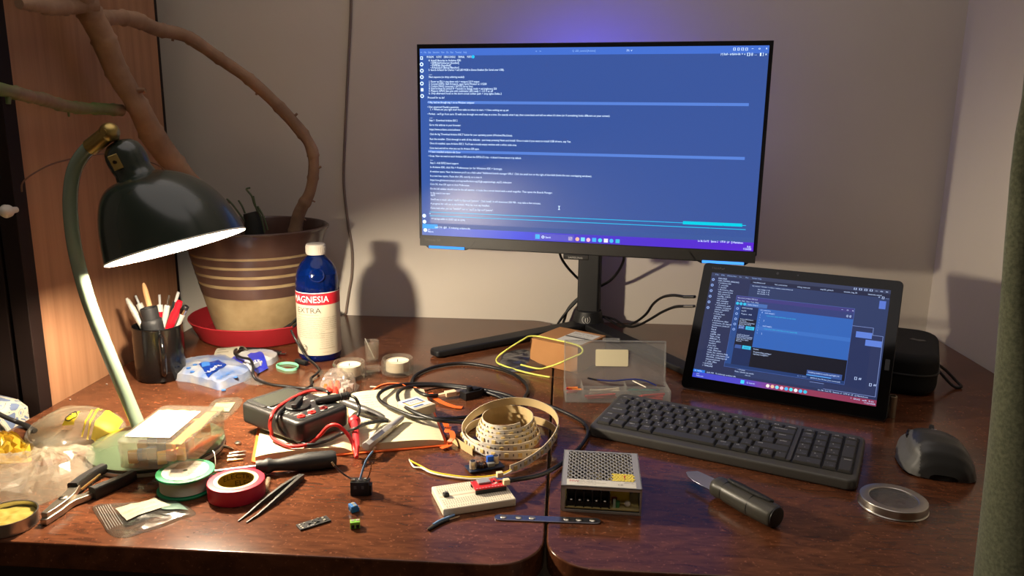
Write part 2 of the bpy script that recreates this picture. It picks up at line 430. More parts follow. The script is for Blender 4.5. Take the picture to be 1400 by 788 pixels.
cu = thing('cushion', 'cushion in cream cloth with blue grey flowers left of the desk', 'cushion', (cx, cyy, FLOOR+.656)); mb.done('cover', cu, sharp=80)
o = MB(); o.tube(M('black_cord', (18, 16, 16), .6), spline([UX(-30, 545, -.76), UX(-14, 556, -.735), UX(0, 567, -.728), UX(20, 576, -.722), U(36, 582, .0042), U(48, 589, .0036)], 6), .0032, 8)
tag(o.done('strap', world=True), 'black strap crossing from the cushion onto the desk edge', 'strap')

# ------------------------------------------------------------ curtain hanging in front at the right
velvet = M('green_velvet', (128, 132, 104), .95, c2=(100, 104, 80), nscale=350, bump=.4, bscale=700, bdist=.0006)
velvet.node_tree.nodes['Principled BSDF'].inputs['Sheen Weight'].default_value = .35
cb = MB()
EDGE = sorted((q.z, q.x) for q in (UY(x, y, .6) for x, y in [(1412, 20), (1400, 125), (1394, 170), (1383, 205), (1383, 250), (1376, 330), (1371, 400), (1366, 480), (1360, 560), (1353, 640), (1345, 720), (1338, 788)]))
def edge_x(z):
    if z <= EDGE[0][0]: return EDGE[0][1]+(EDGE[0][0]-z)*.05
    for (z0, x0), (z1, x1) in zip(EDGE, EDGE[1:]):
        if z <= z1: return x0+(x1-x0)*(z-z0)/(z1-z0)
    return EDGE[-1][1]+(z-EDGE[-1][0])*.04
def cfn(u, v):
    z = FLOOR+.004 + v*(1.70-FLOOR)
    # left edge follows the hang of the cloth
    xl = edge_x(z)
    # the leading edge rolls round towards the lamp, a fatter roll lower down
    r = .010+.022*max(0, min(1, (.30-z)/.30))
    if .37 < z < .43: r *= .7
    ua = .22
    if u < ua:
        q = PI*.62*(u/ua)-PI*.12; return (xl+r*(1-math.cos(q)), .60-r*math.sin(q)*1.1, z)
    f = (u-ua)/(1-ua); x0_ = xl+r; w = WX-.03-x0_; s = f*9
    y = .60-r*1.1+(.030*math.sin(s*2.05+.6*math.sin(z*3)))*min(1, f*6)
    return (x0_+w*f+.006*math.sin(s*4.1)*min(1, f*5), y, z)
cb.sheet(velvet, cfn, 150, 90, th=.003)
ct = thing('curtain', 'dark green velvet curtain hanging in front of the desk at the right', 'curtain', (.5, .57, FLOOR))
cb.done('drape', ct, T(0, 0, 0), sharp=80); 
for o_ in [k for k in S.objects if k.parent == ct]: o_.data.transform(T(-.5, -.57, -FLOOR))
MB().tube(M('rod_brass', (150, 120, 60), .35, 1), [(-.22, 0, 1.71-FLOOR), (.236, 0, 1.71-FLOOR)], .011, 12).done('curtain_rod', ct)
for k in range(6):
    MB().lathe(M('rod_brass'), [(.013+.0025*math.cos(q), .0025*math.sin(q)) for q in [2*PI*i/8 for i in range(8)]], 16, T(-.16+k*.07, 0, 1.71-FLOOR, 0, R(90)), True).done('curtain_ring', ct)

# cable running down the back wall
c = MB(); c.tube(M('grey_flex', (120, 104, 92), .6), spline([UY(481, -160, WY-.003), UY(480, 0, WY-.003), UY(476, 90, WY-.003), UY(471, 200, WY-.003), UY(470, 250, WY-.003), UY(475, 300, WY-.003), UY(481, 340, WY-.003), UY(481, 375, WY-.003), UY(477, 400, WY-.003), UY(473, 427, WY-.003), UY(472, 440, WY-.003)+Vector((0, 0, 0)), Vector((UY(472, 440, WY).x, WY-.003, -.2))], 8), .0027, 8)
tag(c.done('wall_cable', world=True), 'thin grey cable hanging down the back wall beside the bottle', 'cable')
# ------------------------------------------------------------ desk lamp
lamp_g = M('pale_green_enamel', (112, 126, 106), .25, coat=.5)
foot_g = M('base_green_enamel', (74, 86, 64), .25, coat=.5)
shade_g = M('dark_green_enamel', (40, 49, 41), .24, coat=.4)
brass = M('aged_brass', (168, 146, 88), .36, 1)
chrome = M('chrome', (205, 205, 205), .15, 1)
LB = Vector((-.497, .876, 0))
t = thing('desk_lamp', 'green enamel desk lamp with dark bell shade, lit, at the left', 'lamp', LB)
MB().lathe(foot_g, [(0, .003), (.074, .003), (.0785, .006), (.079, .009), (.077, .0105), (.072, .012), (.06, .0165), (.045, .0195), (.02, .021), (0, .021)], 64).done('base', t)
MB().lathe(M('cream_rim', (205, 200, 180), .4), [(.0775, 0), (.0795, .0005), (.0797, .0042), (.0775, .0045)], 64, None, True).done('base_rim', t)
AY = .897
foot = U(192, 588, .019)
apts = [Vector((foot.x, foot.y, .019))] + [UY(x, y, AY) for x, y in [(176, 550), (150, 487), (123, 417), (106, 357), (98, 310), (96, 270), (101, 235), (113, 212), (131, 194)]]
MB().tube(lamp_g, spline([p-LB for p in apts], 8), .0083, 16).done('arm', t)
j0 = UY(122, 203, AY)-LB; j1 = UY(150, 181, AY)-LB; jd = (j1-j0).normalized()
jm = MB(); jm.cyl(brass, .0098, 0, (j1-j0).length-.004, aim(j0, jd), 24, bev=.001); jm.sph(brass, .0115, T(*j1), n=24)
jm.cyl(brass, .0035, -.013, .013, T(j1.x, j1.y, j1.z, R(90)), 16)
jm.done('elbow_joint', t)
SY = .912
a_, b_ = UY(159.5, 363, SY), UY(326, 312, SY)
Rc = (a_+b_)/2; ma = (b_-a_); RR = ma.length/2; ma.normalize()
d = ray(243, 337).normalized(); bb = (d-ma*d.dot(ma)).normalized(); nn = ma.cross(bb)
if nn.z < 0: nn = -nn                       # up out of the shade
tl = R(4.6); nn = (nn*math.cos(tl)+bb*math.sin(tl)).normalized()    # opening turned a little to the front
nb = nn.cross(ma).normalized()
Nc = UY(187, 243, SY); Tc = UY(166, 203, SY); ax = (Tc-Nc).normalized()
ns = ma-ax*ma.dot(ax); ns.normalize(); nq = ax.cross(ns)
def dome(rr, rn, lift, k=26, n=72):
    vs = []
    for i in range(k+1):
        s = i/k
        for q in range(n):
            c, sn = math.cos(2*PI*q/n), math.sin(2*PI*q/n)
            N = Nc+ns*(rn*c)+nq*(rn*sn); E = Rc+ma*(rr*c)+nb*(rr*sn); C = E+nn*lift+(Nc-E)*.12+nn*(.006*-c)
            vs.append(N*(1-s)**2+C*(2*s*(1-s))+E*s*s)
    fs = [(i*n+q, i*n+(q+1) % n, (i+1)*n+(q+1) % n, (i+1)*n+q) for i in range(k) for q in range(n)]
    return [v-LB for v in vs], fs, n, k
sh = MB(); vo_, fo, n_, k_ = dome(RR, .0235, .075)
sh.raw(vo_, fo, shade_g)
rim = [vo_[k_*n_+q] for q in range(n_)]
vi, fi, _, _ = dome(RR-.0012, .0225, .0735)
sh.raw(vi, [f[::-1] for f in fi], M('white_lining', (245, 240, 225), .6))
sh.tube(M('white_edge', (225, 220, 205), .4), rim, .0011, 6, closed=True)
so = sh.done('lamp_shade', t, sharp=60)
cupL = (Tc-Nc).length
cm = MB(); cm.lathe(shade_g, [(.0240, -.002), (.0226, .004), (.0214, .009), (.0224, .014), (.0231, .022), (.0229, .030), (.0205, .038), (.015, .044), (.008, .0465), (0, .047)], 48, aim(Nc-LB, ax))
cm.done('socket_cup', t)
bk = UY(158, 222, SY-.026)-LB
bm_ = MB(); bm_.box(brass, .011, .018, .002, aim(bk, UY(158, 222, SY-.03)-UY(158, 222, SY), ax), .0008); bm_.cyl(M('dark_screw', (60, 50, 35), .4, 1), .002, 0, .003, aim(bk, (0, -1, .1)), 12)
bm_.tube(brass, [UY(150, 183, SY-.004)-LB, UY(160, 192, SY-.004)-LB], .004, 10)
bm_.done('bracket', t)
bulb_c = Rc+nn*.0095+ma*-.004-LB
glow = emis('lamp_glow', (255, 237, 210), 1)
glow.node_tree.nodes['Emission'].inputs[1].default_value = LAMP_E
MB().sph(glow, .015, T(*bulb_c), n=16).done('bulb', t)
MB().cyl(M('lamp_socket', (225, 222, 210), .4), .013, .012, .045, aim(bulb_c, (Nc-LB)-bulb_c), 20).done('bulb_socket', t)

# ------------------------------------------------------------ potted plant in its red saucer
PC = U(358, 455, 0)
sa = thing('plant_saucer', 'round red plastic saucer under the striped flowerpot', 'plant saucer', PC)
MB().lathe(M('red_plastic', (140, 30, 36), .45), [(0, 0), (.108, 0), (.113, .004), (.1285, .036), (.1305, .038), (.129, .0395), (.1265, .038), (.111, .008), (0, .005)], 72).done('tray', sa)
pt = thing('potted_plant', 'bare plant with thick stems in a brown striped stoneware flowerpot', 'potted plant', (PC.x, PC.y, .0055))
clay = M('raw_stoneware', (150, 130, 94), .8, c2=(124, 102, 70), nscale=18, bump=.25, bscale=90)
glz = M('brown_glaze', (70, 50, 44), .3, coat=.3, c2=(82, 60, 52), nscale=15)
PH = UY(366, 309, PC.y).z-.0055
ph = MB()
prof = [(.078, 0), (.0805, .003), (.0885, .055), (.094, .085)]
def pr(z): return .0795+(.1225-.0795)*min(1, (z/(PH-.03)))**.9
ph.lathe(clay, [(0, 0), (.077, 0), (.0795, .003)]+[(pr(z), z) for z in (.02, .04, .06, .082)], 64)
z = .082; bands = [(.020, glz), (.0055, clay), (.0135, glz), (.005, clay), (.0125, glz), (.0045, clay), (.0125, glz), (.0042, clay)]
for h, mm in bands:
    e_ = .0006 if mm is glz else 0
    ph.lathe(mm, [(pr(z), z), (pr(z)+e_, z+.0008), (pr(z+h)+e_, z+h-.0008), (pr(z+h), z+h)], 64); z += h
ztop = z
ph.lathe(glz, [(pr(z), z), (.1215, z+.006), (.124, z+.018), (.129, PH-.008), (.1335, PH-.004), (.134, PH), (.131, PH+.002), (.1265, PH-.001), (.122, PH-.02), (.116, PH-.055)], 64)
pot = ph.done('flowerpot', pt)
MB().sheet(M('potting_soil', (30, 24, 20), .95, bump=.6, bscale=120, bdist=.004), lambda u, v: ((.117*u)*math.cos(2*PI*v), (.117*u)*math.sin(2*PI*v), PH-.05+.004*noise.noise(Vector((u*4*math.cos(2*PI*v), u*4*math.sin(2*PI*v), 1)))), 12, 48).done('soil', pt)
PO = Vector((PC.x, PC.y, .0055))
bark = M('stem_bark', (152, 120, 94), .85, c2=(118, 90, 70), nscale=14, bump=.6, bscale=34, bdist=.005)
def stem(name, pts, radii, mat, parent, knob=.14, seed=0, cuts=()):
    P = spline([p-PO for p in pts], 10); n = len(P); k = len(pts)-1
    def sc(u):
        f = u*k; i = min(int(f), k-1); a = f-i; r = radii[i]*(1-a)+radii[i+1]*a
        return r*(1+knob*noise.noise(Vector((u*k*2.2, seed, 0)))+ (.13 if abs((u*k*1.1+seed) % 1-.5) < .06 else 0))
    mb = MB(); mb.tube(mat, P, 1, 14, scale=sc)
    for f, dv, l, r in cuts:            # stubs of fallen leaves
        p = P[int(f*(n-1))]; mb.tube(mat, spline([p, p+Vector(dv).normalized()*l*.6, p+Vector(dv).normalized()*l], 4), r, 8, scale=lambda u: 1-.3*u)
    return mb.done(name, parent, sharp=70)
tr = stem('trunk', [U(345, 330, .16)*0+Vector((PC.x-.03, PC.y-.01, PH-.05)), UY(300, 300, 1.36), UY(250, 240, 1.30), UY(212, 190, 1.25), UY(190, 148, 1.21), UY(160, 98, 1.18), UY(140, 50, 1.155), UY(118, 8, 1.125), UY(100, -40, 1.09), UY(85, -110, 1.05)],
     [.017, .018, .019, .0195, .0165, .0165, .0175, .017, .016, .015], bark, pt, .12, 1, [(.50, (1, 0, 0), .028, .005), (.62, (-1, 0, .4), .02, .004)])
stem('branch', [UY(138, 26, 1.17), UY(158, 24, 1.2), UY(185, 27, 1.24), UY(215, 40, 1.28), UY(255, 50, 1.32), UY(300, 80, 1.36), UY(345, 112, 1.38), UY(390, 155, 1.395), UY(422, 195, 1.40), UY(429, 225, 1.40), UY(424, 262, 1.40), UY(408, 295, 1.40), Vector((UY(396, 322, 1.40).x, PC.y, PH-.04))],
     [.011, .0115, .012, .0115, .0105, .0105, .0105, .0108, .0105, .0098, .0098, .0115, .013], bark, pt, .12, 5, [(.30, (-.3, 0, -1), .014, .003), (.52, (-.5, 0, -1), .014, .003), (.60, (.6, 0, .5), .016, .003), (.77, (1, 0, .4), .015, .003), (.86, (.8, 0, -.3), .016, .002), (.92, (1, 0, -.6), .016, .002)])
stem('side_branch', [UY(130, 6, 1.13), UY(100, 8, 1.10), UY(70, 10, 1.055), UY(45, 6, 1.01), UY(26, 5, .985)], [.012, .0115, .0105, .009, .0065], bark, pt, .15, 3)
gst = bpy.data.materials.new('green_stem'); gst.use_nodes = True; nt = gst.node_tree; b = nt.nodes['Principled BSDF']; b.inputs['Roughness'].default_value = .55
tc = nt.nodes.new('ShaderNodeTexCoord'); sp = nt.nodes.new('ShaderNodeSeparateXYZ'); nt.links.new(tc.outputs['Generated'], sp.inputs[0])
cr = nt.nodes.new('ShaderNodeValToRGB'); e = cr.color_ramp.elements; e[0].position = .0; e[0].color = lin((110, 165, 50)); e[1].position = .95; e[1].color = lin((120, 92, 72))
q = e.new(.55); q.color = lin((62, 104, 34)); nt.links.new(sp.outputs['X'], cr.inputs['Fac']); nt.links.new(cr.outputs[0], b.inputs['Base Color'])
stem('green_branch', [UY(166, 151, 1.20), UY(140, 149, 1.165), UY(112, 148, 1.11), UY(85, 144, 1.06), UY(60, 136, 1.02), UY(40, 132, .99), UY(18, 126, .965), UY(-20, 118, .93), UY(-60, 108, .90)], [.0095, .0088, .0085, .0085, .0085, .008, .0085, .008, .007], gst, pt, .13, 8, [(.34, (0, 0, -1), .014, .002), (.78, (0, -.2, -1), .016, .004)])
stub = MB(); p0 = UY(348, 322, 1.375)-PO
stub.tube(M('dark_stub', (40, 40, 34), .85, bump=.5, bscale=80), spline([p0+Vector((.0, 0, -.03)), p0+Vector((.0, 0, .02)), p0+Vector((-.004, 0, .042))], 5), .019, 14, scale=lambda u: 1-.25*u)
for L in ([(362, 318), (356, 295), (348, 280), (344, 268), (337, 259), (342, 257)], [(352, 290), (349, 280), (346, 268)], [(335, 292), (331, 282), (326, 274)], [(310, 272), (318, 280), (330, 296), (346, 318)], [(366, 315), (360, 296), (352, 282)]):
    stub.tube(M('twig_green', (74, 84, 58), .7), spline([UY(x, y, 1.365)-PO for x, y in L], 5), .0017, 6)
stub.done('cut_stub', pt)
w_ = MB(); w_.tube(M('dry_tendril', (86, 58, 42), .7), spline([UY(x, y, yy)-PO for x, y, yy in [(30, 262, .99), (31, 250, .985), (45, 238, .995), (70, 225, 1.03), (105, 216, 1.07), (150, 211, 1.12), (211, 224, 1.20), (250, 250, 1.26), (288, 262, 1.33), (314, 278, 1.365)]], 6), .0011, 6)
w_.done('tendril', pt)

# ------------------------------------------------------------ black mug full of pens
MC = U(216, 519, 0)+Vector((0, .012, 0)); mw = .037; mh = .087
mg = thing('mug', 'glossy black ceramic mug holding pens beside the wardrobe', 'mug', MC)
blk = M('black_glaze', (10, 9, 9), .17)
MB().lathe(blk, [(0, .0), (.033, 0), (.036, .003), (mw, .02), (mw, mh-.004), (mw+.0006, mh-.001), (mw-.0006, mh), (mw-.0025, mh-.002), (mw-.0032, .008), (0, .006)], 48).done('cup', mg)
hd = U(222, 480, 0)-MC; ha = math.atan2(-.86, .56)
hv = Vector((math.cos(ha), math.sin(ha), 0))
MB().sweep(blk, spline([hv*(mw-.001)+Vector((0, 0, .072)), hv*(mw+.012)+Vector((0, 0, .074)), hv*(mw+.022)+Vector((0, 0, .062)), hv*(mw+.023)+Vector((0, 0, .042)), hv*(mw+.016)+Vector((0, 0, .024)), hv*(mw-.001)+Vector((0, 0, .016))], 8), [(.0062*math.cos(q), .0045*math.sin(q)) for q in [2*PI*i/10 for i in range(10)]], up=lambda u: (-hv.y, hv.x, .01)).done('handle', mg)
def stick_pt(px, py, y): return UY(px, py, y)
wht = M('white_plastic', (150, 147, 138), .35); red = M('red_plastic_gloss', (160, 14, 28), .25, coat=.4); bkp = M('black_plastic', (18, 18, 19), .42); gry = M('grey_plastic', (120, 120, 118), .45)
# each pen: leans from a spot on the mug's floor to the place its tip shows
def lean(base, tip):
    b0 = MC+Vector((base[0], base[1], .0085)); d = tip-b0; return b0, d
PG = 'pens in the black mug'
def pen(name, label, cat, base, tip, build):
    b0, d = lean(base, tip); L = d.length
    t = thing(name, label, cat, X=aim(b0, d), group=PG); build(t, L); return t
def b1(t, L):
    MB().lathe(wht, [(0, 0), (.003, 0), (.0048, .01), (.0048, L-.02), (.0035, L-.004), (.002, L), (0, L)], 16).done('barrel', t)
pen('ballpoint_pen', 'plain white ballpoint pen, leftmost in the black mug', 'pen', (.012, .0), stick_pt(173, 408, MC.y+.002), b1)
def b2(t, L):
    MB().cyl(wht, .0052, 0, L-.014, None, 16, bev=.001).done('barrel', t); MB().cyl(gry, .0024, L-.015, L, None, 12, .0018).done('push_button', t)
pen('ballpoint_pen', 'white pen with grey push button behind the black nozzle', 'pen', (.006, .012), stick_pt(185, 404, MC.y+.014), b2)
def b3(t, L):
    MB().lathe(M('pale_wood', (186, 142, 96), .6), [(0, 0), (.0042, 0), (.0042, L-.012), (.003, L-.003), (.0012, L), (0, L)], 14).done('shaft', t)
pen('wooden_stick', 'pale wooden stick standing tallest in the black mug', 'stick', (-.002, .018), stick_pt(196, 387, MC.y+.018), b3)
def b4(t, L):
    MB().cyl(wht, .0046, 0, L-.016, None, 16, bev=.001).done('barrel', t); MB().cyl(red, .0047, L-.045, L-.027, None, 16).done('grip_ring', t); MB().cyl(gry, .002, L-.017, L, None, 10).done('push_button', t)
pen('ballpoint_pen', 'white pen with a red band in the middle of the mug', 'pen', (-.0, .004), stick_pt(218, 403, MC.y+.012), b4)
def b5(t, L):
    MB().cyl(wht, .0046, 0, L-.016, None, 16, bev=.001).done('barrel', t); MB().cyl(chrome, .0019, L-.017, L, None, 10).done('push_button', t); MB().bx(red, .004, .006, -.0015, .0015, L-.05, L-.018, .0005).done('clip', t)
pen('ballpoint_pen', 'white pen with a chrome button beside the slim black pen', 'pen', (-.006, -.006), stick_pt(231, 404, MC.y+.008), b5)
def b6(t, L):
    MB().cyl(bkp, .0042, 0, L-.016, None, 16, bev=.001).done('barrel', t); MB().bx(chrome, -.001, .001, -.006, -.004, L-.05, L-.017, .0004).done('clip', t); MB().cyl(gry, .0024, L-.017, L, None, 12).done('push_button', t)
pen('ballpoint_pen', 'slim black pen with silver clip between white and red pens', 'pen', (-.012, .002), stick_pt(244, 400, MC.y+.001), b6)
def b7(t, L):
    MB().lathe(red, [(0, 0), (.004, 0), (.0055, .015), (.0062, L-.04), (.0066, L-.022), (.0046, L-.012), (.0055, L-.006), (.004, L), (0, L)], 18).done('body', t)
pen('marker_pen', 'bright red marker leaning to the right in the black mug', 'marker', (-.012, -.008), stick_pt(246, 412, MC.y-.006), b7)
def b8(t, L):
    MB().cyl(wht, .0048, 0, L-.012, None, 16, bev=.001).done('barrel', t); MB().cyl(chrome, .0046, L-.013, L-.004, None, 16).done('ferrule', t); MB().cyl(bkp, .0048, L-.005, L+.002, None, 16, bev=.001).done('cap', t)
pen('marker_pen', 'white marker with a black end, rightmost in the black mug', 'marker', (-.012, .006), stick_pt(254, 420, MC.y+.008), b8)
def b9(t, L):
    MB().lathe(M('black_rubber', (24, 24, 25), .6), [(0, L-.07), (.012, L-.07), (.0158, L-.052), (.016, L-.026), (.0150, L-.020), (.0125, L-.018), (.0125, L-.012), (.0128, L-.001), (.0122, L), (.0095, L), (.009, L-.012), (0, L-.012)], 32).done('nozzle', t)
pen('rubber_nozzle', 'thick black rubber nozzle sticking out of the front of the mug', 'nozzle', (.006, -.0), stick_pt(203, 421, MC.y-.006), b9)

# ------------------------------------------------------------ water bottle
BC = U(438, 488, 0); BC.y += .0
bt = thing('water_bottle', 'blue plastic water bottle with a red and white label', 'bottle', BC)
br = .0365
bz = lambda py: UY(438, py, BC.y-.0).z
H_ = UY(432, 333, BC.y).z
zs = {k: UY(438, v, BC.y-.03).z for k, v in dict(red_t=396, red_b=412, lab_b=487).items()}
plast = M('blue_pet', (12, 60, 165), .06, trans=.9, ior=1.4)
mb = MB(); z1 = H_-.064
mb.lathe(plast, [(0, .004), (.022, .002), (.031, 0), (.035, .004), (br-.0006, .012), (br-.0006, H_-.074), (br, H_-.070), (br-.001, H_-.058), (.0325, H_-.044), (.026, H_-.032), (.017, H_-.023), (.0135, H_-.019), (.013, H_-.014), (.0128, H_-.006)], 48)
mb.done('bottle_body', bt)
wl = H_-.064
MB().lathe(M('water', (20, 70, 190), .02, trans=.95, ior=1.33), [(0, .005), (.03, .005), (br-.0018, .013), (br-.0018, wl), (0, wl)], 48).done('water', bt)
cap = MB(); cp_ = [(0, H_), (.0148, H_), (.0162, H_-.0015), (.0165, H_-.004), (.0165, H_-.016), (.0155, H_-.018)]
cap.lathe(M('cap_white', (176, 168, 156), .5), cp_, 40)
for k in range(30):
    q = 2*PI*k/30; cap.box(M('cap_white'), .0007, .0011, .010, T(.0166*math.cos(q), .0166*math.sin(q), H_-.009, 0, 0, q))
cap.done('cap', bt)
def around(mb, mat, r, z0, z1, a0, a1, n=40):
    return mb.sheet(mat, lambda u, v: (r*math.cos(a0+(a1-a0)*u), r*math.sin(a0+(a1-a0)*u), z0+(z1-z0)*v), n, 1)
lz0 = .013; lz1 = H_-.078; lzr = lz1-.021
lb = MB(); around(lb, M('label_paper', (182, 172, 150), .55), br+.0002, lz0, lzr, 0, 2*PI, 64); around(lb, M('label_red', (176, 24, 40), .5), br+.0002, lzr, lz1, 0, 2*PI, 64)
around(lb, M('label_edge', (235, 225, 215), .5), br+.00025, lz1-.0012, lz1, 0, 2*PI, 64)
fa = math.atan2(-BC.y, -BC.x)               # the side that faces the seat
def curl(mb, mat, s, h, z, a, width, r=br+.0006):
    vs, fs, w = glyphs(s); return mb.raw([(r*math.cos(a+x*width/w/r), r*math.sin(a+x*width/w/r), z+y*h) for x, y in vs], fs, mat)
ink = M('print_grey', (92, 84, 70), .6); wink = M('print_white', (240, 235, 228), .5)
curl(lb, wink, 'MAGNESIA', .0115, lzr+.0045, fa-1.42, .070)
curl(lb, M('print_dark', (62, 56, 52), .6), 'EXTRA', .0092, lzr-.0135, fa-1.12, .045)
curl(lb, ink, 'PŘÍRODNÍ MINERÁLNÍ VODA', .0018, lzr-.0175, fa-1.08, .040)
rows = ['Přírodní minerální voda hořečnatá, obohacená oxidem uhličitým', 'jemně perlivá, vhodná pro každodenní pití celé rodiny', 'Obsah minerálních látek mg/l: hořčík Mg 232, vápník Ca 35', 'sodík Na 5, draslík K 1, hydrogenuhličitany HCO3 1300', 'Uchovávejte v suchu a chladu, chraňte před slunečním světlem', 'a mrazem. Po otevření spotřebujte do 24 hodin. Spotřebujte do', 'data uvedeného na uzávěru lahve. Plněno u zdroje v Mnichově', 'Prírodná minerálna voda horečnatá, sýtená', 'oxidom uhličitým. Minimálna trvanlivosť do dátumu', 'Zdroj: Mnichov u Mariánských Lázní', 'Výrobce a distributor: Karlovarské']
for i, s in enumerate(rows):
    curl(lb, ink, s, .0015, lzr-.0225-.0034*i, fa-1.12, .074 if i < 7 else .050)
curl(lb, M('print_dark'), '12', .0080, lz0+.009, fa-.92, .0095)
lb.tube(M('print_dark'), [((br+.0006)*math.cos(fa-.80+q), (br+.0006)*math.sin(fa-.80+q), lz0+.0125+.0062*math.cos(p)) for q, p in [(.22*math.sin(x)/1.0, x) for x in [2*PI*i/20*.8 for i in range(21)]]], .0004, 5)
for z0_, a0, a1 in ((lz0+.038, -.02, .72), (lz0+.012, -.02, .72)):
    around(lb, ink, br+.0007, z0_, z0_+.0005, fa+a0, fa+a1, 16)
for i in range(6): curl(lb, ink, 'hořčík 232  vápník 35,2  sodík 5,6', .0013, lz0+.034-.0036*i, fa+.04, .022)
curl(lb, ink, 'www.magnesia.cz', .0013, lz0+.005, fa+.12, .016)
lb.done('label', bt, sharp=80)
em = MB(); em.lathe(plast, [(.0105, 0), (.0122, .0008), (.0122, .0016), (.0105, .0016)], 32, aim(Vector((math.cos(fa)*.0325, math.sin(fa)*.0325, H_-.049)), Vector((math.cos(fa), math.sin(fa), .55))), True)
em.done('embossed_ring', bt)
# ------------------------------------------------------------ monitor
MX, MY, MZ, MYAW = .0318, 1.3857, .1928, -.1804
W_, Hh = .5977, .3362
mo = thing('monitor', 'wide black computer monitor on a V shaped stand, terminal text on screen', 'monitor', (MX, MY, 0), MYAW)
MW = T(MX, MY, 0, 0, 0, MYAW); MI = MW.inverted()
nrm = MW.to_3x3() @ Vector((0, 1, 0))
def SU(px, py):                     # point of the screen plane, in the monitor's own frame
    d = ray(px, py); k = (Vector((MX, MY, 0))-CP).dot(nrm)/d.dot(nrm); return MI @ (CP+d*k)
mbk = M('monitor_black', (20, 20, 21), .38); mdk = M('monitor_chin', (44, 43, 42), .42); mmat = M('matte_black', (15, 15, 16), .55)
bz0 = MZ; bz1 = MZ+Hh; hw = W_/2+.0065; top = bz1+.008; chin = bz0-.0235
XR = T(0, 0, 0, R(90))              # prism drawn in xz, depth along -y
cut = [(-hw, bz0-.007), (-hw+.012, bz0-.021), (-hw+.018, bz0-.0255), (-hw+.092, bz0-.0255), (-hw+.098, chin+.001), (hw-.098, chin+.001), (hw-.092, bz0-.0255), (hw-.018, bz0-.0255), (hw-.012, bz0-.021), (hw, bz0-.007)]
out = cut+[(hw, top), (-hw, top)]
MB().prism(mbk, out, -.012, -.0008, XR, bev=.0012).done('bezel', mo)
bk = MB(); bk.prism(mmat, rrect(W_-.03, Hh-.03, .03, 6, 0, (bz0+bz1)/2), -.034, -.0125, XR, bev=.008); bk.prism(mmat, circ(.062, 40, 0, bz0+.16), -.05, -.034, XR, bev=.004); bk.done('rear_housing', mo)
MB().lathe(emis('ring_glow', (60, 66, 255), 34), [(.072, 0), (.086, 0), (.086, .002), (.072, .002)], 48, T(0, .036, bz0+.235, R(-90)), True).done('rear_light_ring', mo)
ch = MB(); ch.bx(mdk, -hw+.002, hw-.002, -.0016, -.0006, chin+.003, bz0-.0012, .0004)
for s in (-1, 1):
    ch.prism(mbk, [(s*(hw-.1)+.001, chin+.002), (s*(hw-.1)-.001, chin+.002), (s*(hw-.112)-.001, bz0-.006), (s*(hw-.112)+.001, bz0-.006)][::s], 0, .0022, XR)
ch.text(M('chin_print', (86, 82, 76), .5), 'Odyssey G3', .0045, T(-hw+.012, -.00172, bz0-.0105, R(90)))
ch.done('chin', mo)
barm = emis('bar_glow', (70, 150, 255), 1.6)
for s in (-1, 1):
    lb_ = MB(); xa, xb = s*(hw-.020), s*(hw-.090); lb_.bx(barm, min(xa, xb), max(xa, xb), -.003, -.001, bz0-.0243, bz0-.0195, .0008); lb_.done('light_bar', mo)
tb = MB(); lp = SU(787, 349); tb.bx(mbk, lp.x-.022, lp.x+.024, -.004, .002, chin-.0075, chin+.002, .001)
tb.text(M('logo_grey', (170, 168, 164), .4), 'SAMSUNG', .0034, T(lp.x-.013, -.0042, chin-.0052, R(90)), width=.026); tb.done('brand_tab', mo)
# stand
nk = MI @ UY(804, 400, 1.508); nx = nk.x
bc = MI @ U(803, 449, 0)
st = MB(); st.prism(mmat, rrect(.044, .03, .005), .018, .30, T(nx, bc.y+.012, 0), bev=.002); st.bx(mmat, nx-.035, nx+.035, .045, bc.y+.012, .30, .37, .008); st.done('stand_neck', mo)
st = MB(); st.lathe(mmat, [(0, .003), (.033, .003), (.034, .008), (.030, .016), (.0265, .034), (.025, .036), (0, .036)], 40, T(nx, bc.y+.010, 0)); st.done('stand_hub', mo)
lg = MB(); ly_ = bc.y+.010-.0285
lg.lathe(M('logo_grey'), [(.0075, 0), (.0082, 0), (.0082, .0004), (.0075, .0004)], 24, aim((nx, bc.y+.010-.0282, .022), (0, -1, .25)), True)
lg.text(M('logo_grey'), '()', .009, aim((nx, bc.y+.010-.0286, .022), (0, -1, .25)) @ T(-.003, -.0035, .0003)); lg.done('hub_emblem', mo)
tipL = MI @ U(592, 489, 0); root = Vector((nx, bc.y+.004, 0))
for s in (-1, 1):
    tip = Vector((tipL.x if s < 0 else 2*nx-tipL.x, tipL.y, 0)); dv = (tip-root); L = dv.length; a = math.atan2(dv.y, dv.x)
    f = MB(); f.prism(mmat, [(0, -.02), (L-.006, -.015), (L, -.009), (L, .009), (L-.006, .015), (0, .02)], .002, .014, T(root.x, root.y, 0, 0, 0, a), bev=.003)
    f.cyl(M('rubber_foot', (20, 20, 20), .8), .008, 0, .003, T(tip.x-dv.x/L*.02, tip.y-dv.y/L*.02, 0), 16); f.done('stand_foot', mo)
